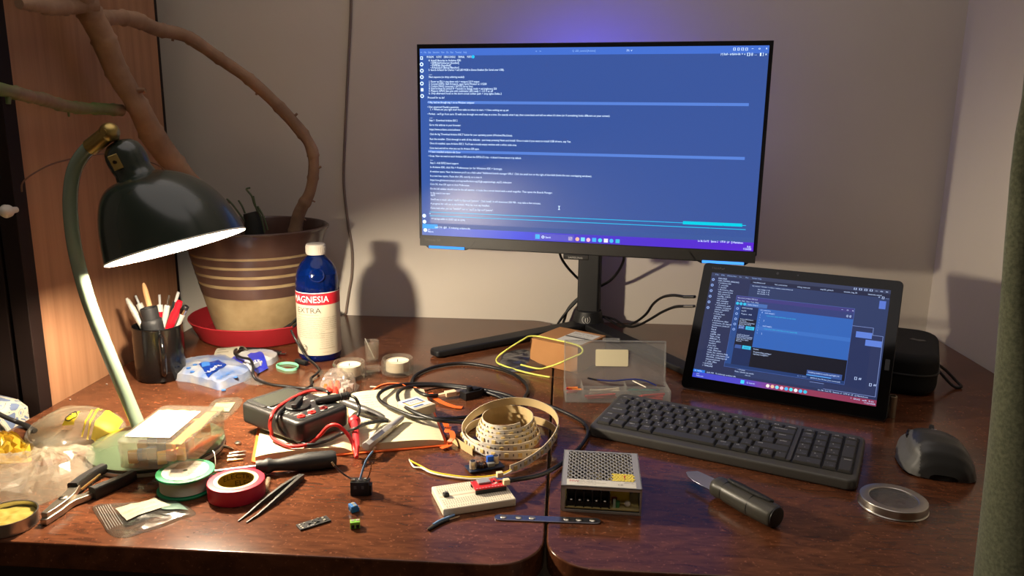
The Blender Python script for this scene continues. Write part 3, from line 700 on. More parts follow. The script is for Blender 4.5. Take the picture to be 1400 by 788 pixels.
# screen picture
scr = MB()
bgm = bpy.data.materials.new('screen_terminal'); bgm.use_nodes = True; nt = bgm.node_tree; b = nt.nodes['Principled BSDF']
b.inputs['Base Color'].default_value = (.006, .006, .007, 1); b.inputs['Roughness'].default_value = .32; b.inputs['Specular IOR Level'].default_value = .8
b.inputs['Emission Color'].default_value = lin((56, 86, 158)); b.inputs['Emission Strength'].default_value = 1
scr.bx(bgm, -W_/2, W_/2, -.0012, -.0007, bz0, bz1); screen = scr.done('screen', mo)
ov = MB(); E0 = -.0014
def emat(n, c, s=1):
    m = M('px_'+n, (4, 4, 5), .34, emit=c, es=s, spec=.35); return m
titlem = emat('title', (72, 116, 214)); lightm = emat('bar', (132, 172, 246)); txt = emat('text', (214, 236, 255), 1.5); dimt = emat('dim', (150, 190, 250), 1.1); cyan = emat('cyan', (40, 190, 235), 1.2)
def srect(mat, x0, y0, x1, y1, e=0, mb=None, h=None):
    mb = mb or ov; a = SU(x0, y0); c = SU(x1, y1)
    return mb.raw([(a.x, E0-e, a.z), (c.x, E0-e, a.z), (c.x, E0-e, c.z), (a.x, E0-e, c.z)], [(0, 3, 2, 1)], mat)
def lrect(mat, u0, v0, u1, v1, e=0, mb=None):   # by shares of the screen from its top left
    mb = mb or ov; x0, x1 = -W_/2+u0*W_, -W_/2+u1*W_; z0, z1 = bz1-v0*Hh, bz1-v1*Hh
    return mb.raw([(x0, E0-e, z0), (x1, E0-e, z0), (x1, E0-e, z1), (x0, E0-e, z1)], [(0, 3, 2, 1)], mat)
lrect(titlem, 0, 0, 1, .036); lrect(emat('menubar', (60, 94, 172)), 0, .036, .028, .955)
tk = bpy.data.materials.new('screen_taskbar'); tk.use_nodes = True; nt = tk.node_tree; b = nt.nodes['Principled BSDF']; b.inputs['Base Color'].default_value = (.006, .006, .007, 1); b.inputs['Roughness'].default_value = .36
tc = nt.nodes.new('ShaderNodeTexCoord'); sp = nt.nodes.new('ShaderNodeSeparateXYZ'); nt.links.new(tc.outputs['Object'], sp.inputs[0])
mr = nt.nodes.new('ShaderNodeMapRange'); mr.inputs['From Min'].default_value = -W_/2; mr.inputs['From Max'].default_value = W_/2; nt.links.new(sp.outputs['X'], mr.inputs['Value'])
cr = nt.nodes.new('ShaderNodeValToRGB'); e = cr.color_ramp.elements; e[0].color = lin((62, 104, 190)); e[1].color = lin((92, 40, 214)); q = e.new(.3); q.color = lin((30, 62, 225)); q = e.new(.5); q.color = lin((70, 48, 205))
nt.links.new(mr.outputs[0], cr.inputs[0]); nt.links.new(cr.outputs[0], b.inputs['Emission Color']); b.inputs['Emission Strength'].default_value = 1
lrect(tk, 0, .955, 1, 1); lrect(emat('statusbar', (64, 92, 160)), .0, .93, 1, .955)
def sline(px0, py, px1, s, mat=None, h=.0036, mb=None):
    a, c = SU(px0, py), SU(px1, py); (mb or stx).text(mat or txt, s, h, T(a.x, E0-.0004, a.z-h*.5, R(90)), width=max(.002, c.x-a.x))
stx = MB()
Z2 = lambda x, y: (560+x/5.254, 50+y/5.254); Z3 = lambda x, y: (560+x/4.923, 190+y/4.923)
L2 = [(138, 172, 372, '4. Install libraries in Arduino IDE:'), (152, 190, 355, '• ESP8266WebServer [bundled]'), (152, 207, 296, '• ESP8266 [bundled]'), (152, 223, 355, '• ArduinoJson [Benoit Blanchon]'),
 (138, 240, 680, '5. Search Arduino for Device > set LED RGB in Demo Enabled (for Serial over USB).'), (140, 272, 162, '---'), (140, 290, 395, 'Next sequence (no shitty soldering needed):'),
 (140, 323, 500, '1. Power up PSU + step-down only > measure 5.0 V output'), (140, 340, 555, '2. Connect ESP32, flash firmware, open Serial Monitor at 115200'), (140, 357, 455, '3. Confirm [WiFi] connected + [HTTP] Server lines'),
 (140, 373, 627, '4. Send browser to printed IP + buttons to change mode + set brightness 255'), (140, 390, 600, '5. Measure GPIO2 data pins with multimeter LED ready > ~3.3 V or off'), (140, 408, 662, '6. Only afterward hook in the short-circuit solder path + strip lights Delta 2'),
 (132, 438, 252, 'Proceed for to do?'), (132, 472, 467, '> Hey, lead me through step 1 on on Windows computer'), (130, 505, 355, '• User answered Claude\'s questions:'), (148, 523, 710, '1. > Where are you right now? from table no where to start. > I have nothing set up yet'),
 (130, 555, 1440, '• Perfect - we\'ll go from zero. I\'ll walk you through one small step at a time. Do exactly what I say, then come back and tell me when it\'s done (or if something looks different on your screen).'),
 (145, 583, 165, '---'), (143, 601, 345, 'Step 1 - Download Arduino IDE 2'), (143, 634, 370, 'Go to this address in your browser:'), (145, 666, 365, 'https://www.arduino.cc/en/software'),
 (147, 700, 740, 'Click the big "Download Arduino IDE 2" button for your operating system (Windows/Mac/Linux).'), (147, 735, 1160, 'Run the installer. Click through it with all the defaults - just keep pressing Next and Install. Once it asks if you want to install USB drivers, say Yes.'),
 (147, 766, 770, 'Once it\'s installed, open Arduino IDE 2. You\'ll see a mostly-empty window with a white code area.')]
for x0, y, x1, s in L2:
    a, c = Z2(x0, y), Z2(x1, y); sline(a[0], a[1], c[0], s)
L3 = [(137, 60, 470, 'Come back and tell me when you see the Arduino IDE open.'), (128, 85, 343, '> I have installed arduino ide 2.x.x'), (128, 113, 753, '• Great. Now we need to teach Arduino IDE about the ESP32-C3 chip - it doesn\'t know about it by default.'), (140, 140, 158, '---'),
 (140, 160, 330, 'Step 2 - Add ESP32 board support'), (140, 188, 625, 'In Arduino IDE, click File > Preferences (or for Windows IDE > Settings).'), (140, 218, 1228, 'A window opens. Near the bottom you\'ll see a field called "Additional boards manager URLs". Click the small icon to the right of that field (looks like two overlapping windows).'),
 (140, 247, 488, 'In a text box opens. Paste this URL exactly as is into it:'), (140, 275, 687, 'https://raw.githubusercontent.com/espressif/arduino-esp32/gh-pages/package_esp32_index.json'), (140, 303, 405, 'Click OK, then OK again to close Preferences.'),
 (140, 333, 963, 'On the left sidebar should now be the tall options - it looks like a circuit board with a small magnifier. That opens the Boards Manager.'), (143, 362, 275, 'In the search box type:'), (143, 376, 173, 'esp32'),
 (143, 405, 885, 'You\'ll see a result called "esp32 by Espressif Systems". Click Install. It will download 200 MB - may take a few minutes.'), (143, 433, 540, 'A progress bar will run at the bottom. Wait for it to say Installed.'), (143, 463, 565, 'Come back when you see "Installed" next to "esp32 by Espressif Systems".'),
 (133, 502, 143, '>'), (148, 535, 375, '>> accept edits on (shift+tab to cycle)'), (172, 592, 408, '(x)0 /!\\0  @0   % indexing: arduino-ide')]
for x0, y, x1, s in L3:
    a, c = Z3(x0, y), Z3(x1, y); sline(a[0], a[1], c[0], s)
Z4 = lambda x, y: (800+x/5.185, 50+y/5.185); Z5 = lambda x, y: (800+x/4.378, 190+y/4.378)
for x0, y, x1, s in [(960, 124, 1100, '(+) bash - arduino-ide'), (1108, 124, 1135, '+ v'), (1145, 124, 1165, '[]'), (1175, 124, 1190, '@'), (1200, 124, 1215, '...'), (1228, 124, 1232, '|'), (1243, 124, 1262, '[ ]'), (1275, 124, 1290, 'x')]:
    a, c = Z4(x0, y), Z4(x1, y); sline(a[0], a[1], c[0], s, h=.0038)
for x0, y, x1, s in [(1048, 87, 1064, '[]'), (1078, 87, 1092, '[]'), (1105, 87, 1122, '[]'), (1134, 87, 1150, '[]'), (1178, 84, 1192, '-'), (1228, 84, 1242, 'o'), (1280, 83, 1292, 'x'), (295, 97, 312, '(+)'), (325, 97, 335, 'v')]:
    a, c = Z4(x0, y), Z4(x1, y); sline(a[0], a[1], c[0], s, h=.0034)
for x0, y, x1, s in [(78, 114, 92, '<'), (105, 114, 122, 'File'), (135, 114, 155, 'Edit'), (168, 113, 215, 'Selection'), (228, 113, 252, 'View'), (265, 113, 282, 'Go'), (295, 113, 315, 'Run'), (330, 113, 374, 'Terminal'), (388, 113, 412, 'Help'), (905, 106, 915, '<'), (933, 106, 945, '>'), (1170, 103, 1335, 'Q  LED_control [Arduino]')]:
    a, c = Z2(x0, y), Z2(x1, y); sline(a[0], a[1], c[0], s, dimt, .0032)
for x0, y, x1, s in [(125, 147, 175, 'PROBLEMS'), (193, 147, 232, 'OUTPUT'), (248, 147, 330, 'DEBUG CONSOLE'), (350, 147, 397, 'TERMINAL'), (415, 146, 446, 'PORTS')]:
    a, c = Z2(x0, y), Z2(x1, y); sline(a[0], a[1], c[0], s, h=.0034)
for x0, y, x1, s in [(675, 609, 740, 'Ln 36, Col 72'), (752, 612, 795, 'Spaces: 2'), (808, 614, 838, 'UTF-8'), (848, 617, 862, 'LF'), (873, 618, 945, '{} Markdown'), (968, 645, 990, '9:41'), (945, 657, 992, '11/23/2025')]:
    a, c = Z5(x0, y), Z5(x1, y); sline(a[0], a[1], c[0], s, h=.0034)
a, c = Z3(915, 661), Z3(950, 661); sline(a[0], a[1], c[0], 'Search', h=.0032)
a, c = Z3(125, 610), Z3(140, 610); sline(a[0], a[1], c[0], '3°C', h=.003); a, c = Z3(125, 622), Z3(162, 622); sline(a[0], a[1], c[0], 'Mostly sunny', h=.003)
stx.done('screen_text', screen)
p = SU(*Z2(132, 472)); vv = (bz1-p.z)/Hh; 
ov2 = MB()
def band(py_px, u0, hgt, mat, mb=ov2):
    v = (bz1-SU(*py_px).z)/Hh; lrect(mat, u0, v-hgt/2, .958, v+hgt/2, 0.0001, mb)
band(Z2(150, 472), (SU(*Z2(132, 472)).x+W_/2)/W_, .0145, emat('band', (92, 134, 222)))
band(Z3(345, 87), (SU(*Z3(128, 85)).x+W_/2)/W_, .0145, emat('band', (92, 134, 222)))
for yy in (492, 517):
    v = (bz1-SU(*Z3(145, yy)).z)/Hh; lrect(cyan, .026, v-.0016, .975, v+.0016, .0001, ov2)
v = (bz1-SU(*Z3(145, 492)).z)/Hh; lrect(emat('teal', (0, 205, 230), 1.1), .80, v-.009, .965, v+.007, .0002, ov2)
v = (bz1-SU(*Z3(90, 587)).z)/Hh; lrect(emat('azure', (30, 160, 245), 1.1), .002, v-.013, .052, v+.011, .0002, ov2)
ov2.done('screen_bands', screen)
for k, (zx, zy) in enumerate([(88, 155), (88, 200), (90, 246), (90, 292), (90, 338), (92, 383), (92, 428)]):
    p = SU(*Z2(zx, zy)); q = .0034
    if k in (0, 5): ov.bx(txt, p.x-q*.7, p.x+q*.7, E0-.0003, E0, p.z-q*.8, p.z+q*.8)
    else: ov.lathe(txt, [(q*.55, 0), (q, 0), (q, .0002), (q*.55, .0002)], 14, T(p.x, E0, p.z, R(90)), True)
    if k == 0: ov.bx(emat('menubar', (60, 94, 172)), p.x-q*.35, p.x+q*.35, E0-.0005, E0-.0002, p.z-q*.5, p.z+q*.5)
for zx, zy in [(100, 517), (102, 557), (108, 613)]:
    p = SU(*Z3(zx, zy)); ov.lathe(txt, [(0, 0), (.0035, 0), (.0035, .0002), (0, .0002)], 14, T(p.x, E0, p.z, R(90)))
p = SU(*Z3(862, 657)); ov.bx(emat('win', (60, 200, 255), 1.2), p.x-.004, p.x+.004, E0-.0003, E0, p.z-.004, p.z+.004)
p = SU(*Z3(975, 662)); ov.bx(emat('searchbox', (96, 92, 205)), p.x-.036, p.x+.036, E0-.0003, E0, p.z-.0055, p.z+.0055)
p = SU(*Z3(899, 660)); ov.lathe(txt, [(.0016, 0), (.0026, 0), (.0026, .0005), (.0016, .0005)], 12, T(p.x, E0, p.z, R(90)), True)
icons = [(780, 326.3, (250, 235, 225)), (789.5, 327, (245, 190, 160)), (797, 327.3, (120, 220, 250)), (804.5, 328, (250, 190, 215)), (812.5, 328, (70, 180, 250)), (820.5, 328.6, (80, 220, 235)), (828.5, 329, (235, 235, 245)), (836, 329.4, (70, 190, 250)), (844.5, 329.8, (60, 190, 225))]
for k, (x, y, c) in enumerate(icons):
    p = SU(x, y); mm = emat('icon%d' % k, c, 1.1)
    if k % 2: ov.lathe(mm, [(0, 0), (.0036, 0), (.0036, .0003), (0, .0003)], 14, T(p.x, E0, p.z, R(90)))
    else: ov.bx(mm, p.x-.0036, p.x+.0036, E0-.0003, E0, p.z-.0034, p.z+.0034)
p = SU(*Z3(1007, 464)); ov.bx(txt, p.x-.0005, p.x+.0005, E0-.0003, E0, p.z-.003, p.z+.003); ov.bx(txt, p.x-.0018, p.x+.0018, E0-.0003, E0, p.z+.0026, p.z+.0034); ov.bx(txt, p.x-.0018, p.x+.0018, E0-.0003, E0, p.z-.0034, p.z-.0026)
p = SU(*Z2(458, 146)); ov.lathe(cyan, [(0, 0), (.0028, 0), (.0028, .0003), (0, .0003)], 14, T(p.x, E0, p.z, R(90)))
ov.done('screen_panels', screen)

# monitor cables
cbm = M('cable_black', (16, 15, 15), .45)
c1 = [UY(764, 338, 1.45), UY(767, 352, 1.47), UY(776, 366, 1.50), UY(787, 378, 1.525), UY(800, 392, 1.54), UY(790, 410, 1.545), UY(776, 425, 1.545), UY(766, 438, 1.54), U(763, 443, .004)]
o = MB().tube(cbm, spline(c1, 8), .0026, 8).done('monitor_cable', world=True); tag(o, 'black cable falling behind the left side of the monitor neck', 'cable')
c1 = [UY(852, 345, 1.44), UY(853, 355, 1.47), UY(846, 370, 1.50), UY(835, 383, 1.52), UY(820, 392, 1.54), UY(800, 402, 1.546), UY(786, 412, 1.548), UY(776, 424, 1.548), UY(772, 436, 1.546), U(770, 442, .004)]
o = MB().tube(cbm, spline(c1, 8), .0028, 8).done('monitor_cable', world=True); tag(o, 'black cable looping out right of the monitor neck below the chin', 'cable')

# ------------------------------------------------------------ tablet
TX, TY, TZ, TYAW, TT = .3269, 1.1151, .0205, -.4161, .5233
ex = Vector((math.cos(TYAW), math.sin(TYAW), 0)); tn = Vector((-math.sin(TYAW), math.cos(TYAW), 0))
ez = Vector((0, 0, 1))*math.cos(TT)+tn*math.sin(TT); ey = ez.cross(ex)
TM = Matrix.Translation((TX, TY, TZ)) @ Matrix((ex, ey, ez)).transposed().to_4x4()
base = TM @ Vector((0, 0, -.0205/math.cos(TT)))
tb_ = thing('tablet', 'black tablet computer leaning on its stand, code windows on screen', 'tablet', (base.x, base.y, 0), TYAW)
TB = T(base.x, base.y, 0, 0, 0, TYAW).inverted(); TL = TB @ TM      # screen frame -> tablet frame
TI = TM.inverted()
aw, ah = .2605, .1737; x0, x1, z0, z1 = -aw/2-.0155, aw/2+.0155, -.0182, ah+.0165
tm = MB(); tm.prism(M('tablet_shell', (16, 16, 17), .45), rrect(x1-x0, z1-z0, .007, 6, (x0+x1)/2, (z0+z1)/2), -.0088, -.0012, TL @ XR, bev=.0015)
tm.done('shell', tb_)
MB().prism(M('tablet_glass', (4, 4, 5), .06, spec=.3), rrect(x1-x0-.0016, z1-z0-.0016, .0065, 6, (x0+x1)/2, (z0+z1)/2), -.0014, 0, TL @ XR).done('front_glass', tb_)
ks = MB()
hk = Vector((0, .0092, .075)); foot_z = -TM.to_translation().z
pk = TL @ hk; k0 = Vector((pk.x, pk.y+.062, .0032))
for s in (-1, 1): ks.tube(M('kickstand_metal', (60, 60, 62), .35, 1), [TL @ Vector((s*.115, .0095, .075)), k0+Vector((s*.115, 0, 0))], .0022, 8)
ks.sheet(M('kickstand_metal'), lambda u, v: (TL @ Vector((-.115+.23*u, .0095, .075)))*(1-v)+(k0+Vector((-.115+.23*u, 0, 0)))*v, 6, 6, th=.0018); ks.done('kickstand', tb_)
def TU(px, py):
    d = ray(px, py); k = (Vector((TX, TY, TZ))-CP).dot(ey)/d.dot(ey); return TI @ (CP+d*k)
ts = MB(); Q = .0003
def trect(mat, x0, y0, x1, y1, e=0, mb=None):
    (mb or ts).raw([TL @ Vector(p) for p in ((x0, -Q-e, y0), (x1, -Q-e, y0), (x1, -Q-e, y1), (x0, -Q-e, y1))], [(0, 1, 2, 3)], mat)
trect(emat('t_bg', (44, 58, 100)), -aw/2, 0, aw/2, ah)
tscreen = ts.done('screen', tb_)
def box4(mat, p, q, e, mb): # axis aligned on the tablet between two seen corners
    a, c = TU(*p), TU(*q); trect(mat, min(a.x, c.x), min(a.z, c.z), max(a.x, c.x), max(a.z, c.z), e, mb)
tp = MB(); P1 = lambda x, y: (950+x/4.5, 370+y/4.5); P2 = lambda x, y: (1080+x/4.375, 380+y/4.375)
dkb = emat('t_dark', (20, 22, 42)); mid = emat('t_mid', (38, 74, 140)); edb = emat('t_edit', (48, 100, 184)); ltb = emat('t_light', (96, 130, 220)); tcy = emat('t_cyan', (50, 185, 225), 1.1)
lf = TU(973.1, 377.3)
U0, V0 = -aw/2, ah
trect(emat('t_title', (52, 60, 92)), U0, V0-.006, aw/2, V0, .0001, tp); trect(emat('t_side', (40, 48, 84)), U0, .007, U0+.009, V0-.006, .0001, tp)
trect(emat('t_tabs', (30, 36, 66)), U0+.062, V0-.0125, aw/2, V0-.006, .0001, tp)
trect(emat('t_tree', (38, 46, 84)), U0+.009, .0125, U0+.062, V0-.006, .0001, tp)
tab2 = bpy.data.materials.new('tablet_taskbar'); tab2.use_nodes = True; nt = tab2.node_tree; b = nt.nodes['Principled BSDF']; b.inputs['Base Color'].default_value = (.006, .006, .007, 1); b.inputs['Roughness'].default_value = .2
tc = nt.nodes.new('ShaderNodeTexCoord'); sp = nt.nodes.new('ShaderNodeSeparateXYZ'); nt.links.new(tc.outputs['Object'], sp.inputs[0])
mr = nt.nodes.new('ShaderNodeMapRange'); mr.inputs['From Min'].default_value = -aw/2; mr.inputs['From Max'].default_value = aw/2; nt.links.new(sp.outputs['X'], mr.inputs['Value'])
cr = nt.nodes.new('ShaderNodeValToRGB'); e = cr.color_ramp.elements; e[0].color = lin((60, 72, 205)); e[1].color = lin((140, 52, 84)); q = e.new(.32); q.color = lin((84, 70, 200)); q = e.new(.5); q.color = lin((150, 60, 90))
nt.links.new(mr.outputs[0], cr.inputs[0]); nt.links.new(cr.outputs[0], b.inputs['Emission Color']); b.inputs['Emission Strength'].default_value = 1
trect(tab2, U0, 0, aw/2, .0088, .0001, tp); trect(emat('t_status', (40, 50, 90)), U0, .0088, aw/2, .0128, .00012, tp); trect(emat('azure2', (30, 120, 230)), U0, .0085, U0+.018, .0128, .0002, tp)
box4(dkb, P1(255, 160), P1(300, 330), .0001, tp)
# two windows behind, then the editor window on top
for (pa, pb) in ((P2(380, 345), P2(510, 715)), (P2(300, 292), P2(450, 675))):
    a, c = TU(*pa), TU(*pb); xr = c.x; zt = TU(*P2(457 if pa == P2(300, 292) else 520, 296 if pa == P2(300, 292) else 347)).z
    trect(emat('t_line', (130, 150, 210)), a.x-.03, c.z, xr+.0003, zt, .00014, tp); trect(emat('t_bg2', (42, 52, 92)), a.x-.03, c.z+.0006, xr-.0003, zt-.0006, .00018, tp)
    trect(ltb, xr-.022, zt-.017, xr-.0006, zt-.008, .00022, tp)
wa, wb = TU(*P1(255, 155)), TU(*P2(325, 632)); wl, wr, wt, wbm = TU(*P1(255, 155)).x, TU(*P2(388, 180)).x, TU(*P1(255, 155)).z, TU(*P1(185, 590)).z
wl2 = TU(*P1(185, 590)).x
wl = (wl+wl2)/2
trect(emat('t_line2', (80, 110, 190)), wl-.0004, wbm-.0004, wr+.0004, wt+.0004, .0003, tp)
trect(emat('t_win', (50, 62, 120)), wl, wbm, wr, wt, .00034, tp)
hgt = wt-wbm
trect(emat('t_wtitle', (64, 60, 128)), wl, wt-.006, wr, wt, .00036, tp)
trect(mid, wl, wbm+.005, wl+.009, wt-.0165, .00037, tp); trect(emat('t_pane', (24, 42, 88)), wl+.009, wbm+.005, wl+.036, wt-.0165, .00038, tp)
trect(dkb, wl+.009, wt-.052, wl+.036, wt-.036, .00039, tp); trect(dkb, wl+.009, wt-.082, wl+.036, wt-.068, .00039, tp)
trect(edb, wl+.036, wbm+.036, wr, wt-.0165, .00039, tp); trect(emat('t_edit2', (58, 112, 196)), wl+.036, wbm+.064, wr, wbm+.070, .0004, tp)
trect(emat('t_out', (14, 16, 32)), wl+.036, wbm+.005, wr, wbm+.036, .00039, tp); trect(emat('t_wstat', (32, 58, 112)), wl, wbm, wr, wbm+.005, .0004, tp)
trect(emat('t_combo', (70, 110, 180)), wl+.016, wt-.0155, wl+.048, wt-.0095, .0004, tp)
for k in range(3): tp.lathe(tcy, [(0, 0), (.0024, 0), (.0024, .0003), (0, .0003)], 12, TL @ T(wl+.003+.0055*k, -.0006, wt-.0125, R(90)))
for dz in (-.0475, -.0785):
    trect(emat('t_btn', (60, 90, 160)), wl+.0105, wt+dz-.0055, wl+.020, wt+dz, .00045, tp); trect(tcy, wl+.0215, wt+dz-.0055, wl+.0345, wt+dz, .00045, tp)
trect(emat('t_toast', (56, 84, 150)), wr-.052, wbm+.0055, wr-.004, wbm+.0135, .00045, tp); trect(emat('t_prog', (90, 170, 255), 1.1), wr-.052, wbm+.0055, wr-.018, wbm+.0066, .0005, tp)
box4(emat('t_mini', (90, 120, 210)), P2(537, 138), P2(570, 190), .0002, tp)
tp.done('screen_windows', tscreen)
tt = MB(); tw = emat('t_text', (190, 210, 250), 1.25); tw2 = emat('t_text2', (150, 180, 240), 1.1)
def tl(x, z, s, h=.0021, w=None, m=None): tt.text(m or tw, s, h, TL @ T(x, -.0009, z-h/2, R(90)), width=w)
tree = ['EXPLORER', 'v LED_CONTROL [ARDUINO]', ' v arduino-ide', '  > .vscode', '  > build', '  v firmware_files', '   led_control.ino', '   led_matrix.h', '   config_wifi.h', '   secrets.h', '   wifi_manager', '   web_server.h', '  > schematics_pcb', '   readme_wiring.md', '   pinout_esp32c3', '   bom.csv', '  > node_test', '   test.py', '   lib.h', '  v enclosure_files', '   enclosure_v2_top.stl', '   enclosure_base.stl', '   foot', '   led', '   clip', '   cable_lid', '   lens_ring', '   diffuser_a', '   mount_plate', '   readme', '   psu_box', '  > step_down', '   step_files.txt', '   notes_for_session_long', '   led_strip_calculation.md', '   checklist_soldering.md', '   measurement.md', '   > old_files', '> OUTLINE', '> TIMELINE']
n = len(tree)
for i, s in enumerate(tree):
    if s.strip(): tl(U0+.012+.0012*(len(s)-len(s.lstrip())), V0-.009-i*(ah-.026)/n, s.strip(), .0023, min(.044, .0013*len(s.strip())+.003))
for i, (s, w) in enumerate([('File', .005), ('Edit', .005), ('Selection', .009), ('View', .005), ('Go', .003), ('Run', .004), ('Terminal', .008), ('Help', .005)]): tl(U0+.006+i*.0095, V0-.003, s, .002, w, tw2)
for i, s in enumerate(['readme.md', 'led_control.ino', 'wiring_notes.md', 'esp32_pins.h', 'session_log_01', 'measurement_notes.md']): tl(U0+.066+i*.033, V0-.0095, s, .0022, .018)
tl(U0+.066, V0-.0155, 'led_control > firmware > arduino > session_measurement.md', .0019, .06)
for i, s in enumerate(['int relay = 4;', 'int strip = 5;', 'int mode = 0;']): tl(U0+.075, V0-.0205-i*.0033, s, .0021, .018)
tl(wl+.002, wt-.003, 'led_control | Arduino IDE 2.3.6', .002, .03); 
for i, s in enumerate(['File', 'Edit', 'Sketch', 'Tools', 'Help']): tl(wl+.002+i*.0068, wt-.0078, s, .0019, .005)
tl(wl+.019, wt-.0125, 'Select Board', .002, .015); tl(wl+.039, wt-.0188, 'led_control.ino', .0019, .015)
tl(wl+.011, wt-.0188, 'BOARDS MANAGER', .0019, .016); tl(wl+.011, wt-.0235, 'esp32', .002, .007); tl(wl+.011, wt-.0285, 'Type: All', .002, .016)
for i in range(6): tl(wl+.011, wt-.037-i*.0026, ['Arduino ESP32 Boards', 'by Arduino', 'Boards included in this package:', 'Arduino Nano ESP32', 'More info', ''][i] or '.', .0018, [.02, .01, .023, .018, .008, .002][i])
for i in range(5): tl(wl+.011, wt-.062-i*.0026, ['esp32 by Espressif', 'Boards included in this package:', 'ESP32 Dev Module, ESP32-C3', 'DevKit, Nano, Feather', 'More info'][i], .0018, [.018, .023, .022, .018, .008][i])
tl(wl+.012, wt-.0505, '3.3.0', .0022, .006); tl(wl+.024, wt-.0505, 'INSTALL', .0022, .008, emat('t_ink', (10, 60, 90))); tl(wl+.024, wt-.0815, 'INSTALL', .0022, .008, emat('t_ink', (10, 60, 90)))
for i, (s, ind) in enumerate([('void setup() {', 0), ('// put your setup code here, to run once:', 1), ('', 0), ('}', 0), ('', 0), ('void loop() {', 0), ('// put your main code here, to run repeatedly:', 1), ('', 0), ('}', 0)]):
    z_ = wt-.0225-i*.0042; tl(wl+.039, z_, str(i+1), .002, .0012, tw2)
    if s: tl(wl+.046+.003*ind, z_, s, .0023, .00105*len(s), tcy if ind else tw)
tl(wl+.038, wbm+.0335, 'Output', .0019, .008); tl(wl+.039, wbm+.029, 'Downloading packages', .002, .026); tl(wl+.039, wbm+.0258, 'esp32:esp-rv32@2411', .002, .022)
tl(wr-.050, wbm+.0105, 'Installing platform esp32:esp32@3.3.0', .002, .042); tl(wr-.064, wbm+.0025, 'Ln 1, Col 1', .0019, .012, tw2); tl(wr-.046, wbm+.0025, 'ESP32C3 Dev Module [not connected]', .0019, .04)
for k, s in enumerate(['-', 'o', 'x']): tl(wr-.018+k*.0075, wt-.003, s, .0026, .0024)
tl(wr-.010, wt-.012, '@ @', .003, .007)
tl(U0+.066, .0225, '> Preview', .002, .011); tl(U0+.062, .019, 'Phase 1 (bench test mode)', .002, .028); tl(U0+.078, .0155, 'esc to', .002, .008)
tl(U0+.002, .0107, 'X WSL', .0022, .012); tl(U0+.021, .0107, '(x)0 /!\\0   % indexing: arduino-ide', .0022, .044)
tl(U0+.006, .0062, '3°C', .0021, .004); tl(U0+.006, .0032, 'Mostly sunny', .0021, .011); tl(U0+.082, .0045, 'Q Search', .0024, .012)
tl(aw/2-.078, .0108, 'Ln 36, Col 72  Spaces: 2  UTF-8  LF  {} Markdown', .002, .066); tl(aw/2-.034, .0058, '^  ENG  wifi  9:41', .0022, .030); tl(aw/2-.016, .0028, '11/23/2025', .0021, .014)
for x_, z_ in ((wr+.012, wbm+.012), (wr+.032, wbm+.006)): tl(x_, z_, '[] #', .0034, .009)
tl(aw/2-.016, V0-.0125, '+ [] ...', .003, .014)
for k, s in enumerate(['[]', '[]', '[]', '[]', '-', 'o', 'x']): tl(aw/2-.050+k*.0072, V0-.003, s, .0024, .0036)
for k in range(9): tt.lathe(emat('icon%d' % k, (255, 255, 255)), [(0, 0), (.0026, 0), (.0026, .0002), (0, .0002)], 12, TL @ T(U0+.113+k*.0066, -.0006, .0045, R(90)))
tt.bx(emat('win', (60, 200, 255), 1.2), -.0026, .0026, -.0002, .0002, -.0026, .0026, X=TL @ T(U0+.076, -.0006, .0045))
for i in range(6): tt.lathe(tw2, [(.0012, 0), (.0022, 0), (.0022, .0002), (.0012, .0002)], 10, TL @ T(U0+.0042, -.0006, V0-.012-i*.0095, R(90)), True)
for i in range(5): tt.lathe(tw2, [(.0012, 0), (.002, 0), (.002, .0002), (.0012, .0002)], 10, TL @ T(wl+.0045, -.0009, wt-.021-i*.0085, R(90)), True)
tt.done('screen_text', tscreen)
MB().lathe(M('lens_dark', (28, 28, 34), .1), [(0, 0), (.0022, 0), (.0022, .0003), (0, .0003)], 16, TL @ T(-.03, 0, ah+.009, R(90))).done('webcam', tb_)
MB().lathe(M('lens_dark'), [(0, 0), (.0014, 0), (.0014, .0003), (0, .0003)], 12, TL @ T(0, 0, ah+.009, R(90))).done('light_sensor', tb_)
MB().text(M('logo_dim', (70, 66, 68), .4), 'ThinkPad', .004, TL @ T(U0-.002, -.0004, ah+.006, R(90))).done('wordmark', tb_)
MB().prism(M('fp_reader', (26, 26, 28), .3), rrect(.006, .016, .001, 3, aw/2+.0075, .062), 0, .0004, TL @ XR).done('fingerprint_reader', tb_)
# cables plugged into the tablet's left edge
for name, lab, L, mm in (('usb_c_cable', 'upper black cable plugged into the left edge of the tablet', [(949, 406, 1.232), (936, 406, 1.245), (920, 404, 1.28), (905, 407, 1.33), (893, 416, 1.38), (883, 430, 1.42), (868, 441, 1.45), (850, 447, 1.47), (838, 441, 1.50), (826, 434, 1.52), (815, 430, 1.54), (800, 428, 1.548)], M('plug_black', (20, 20, 20), .4)),
                         ('usb_c_cable', 'lower cable with grey plug going into the left tablet edge', [(948, 419, 1.228), (937, 419, 1.24), (922, 420, 1.28), (905, 427, 1.32), (890, 436, 1.36), (875, 444, 1.40), (862, 447, 1.43), (850, 443, 1.47), (840, 437, 1.51), (825, 433, 1.54)], M('plug_grey', (110, 108, 104), .35, .6))):
    P = [UY(*p) for p in L]
    for p in P: p.z = max(p.z, .0035)
    pb = P[1]; t = thing(name, lab, 'cable', (pb.x, pb.y, 0)); off = Vector((pb.x, pb.y, 0))
    MB().tube(cbm, spline([p-off for p in P[1:]], 8), .0024, 8).done('cord', t)
    MB().box(mm, .0075, .0045, (P[0]-P[1]).length+.004, aim((P[0]+P[1])/2-off, P[0]-P[1]), .0015).done('plug', t)
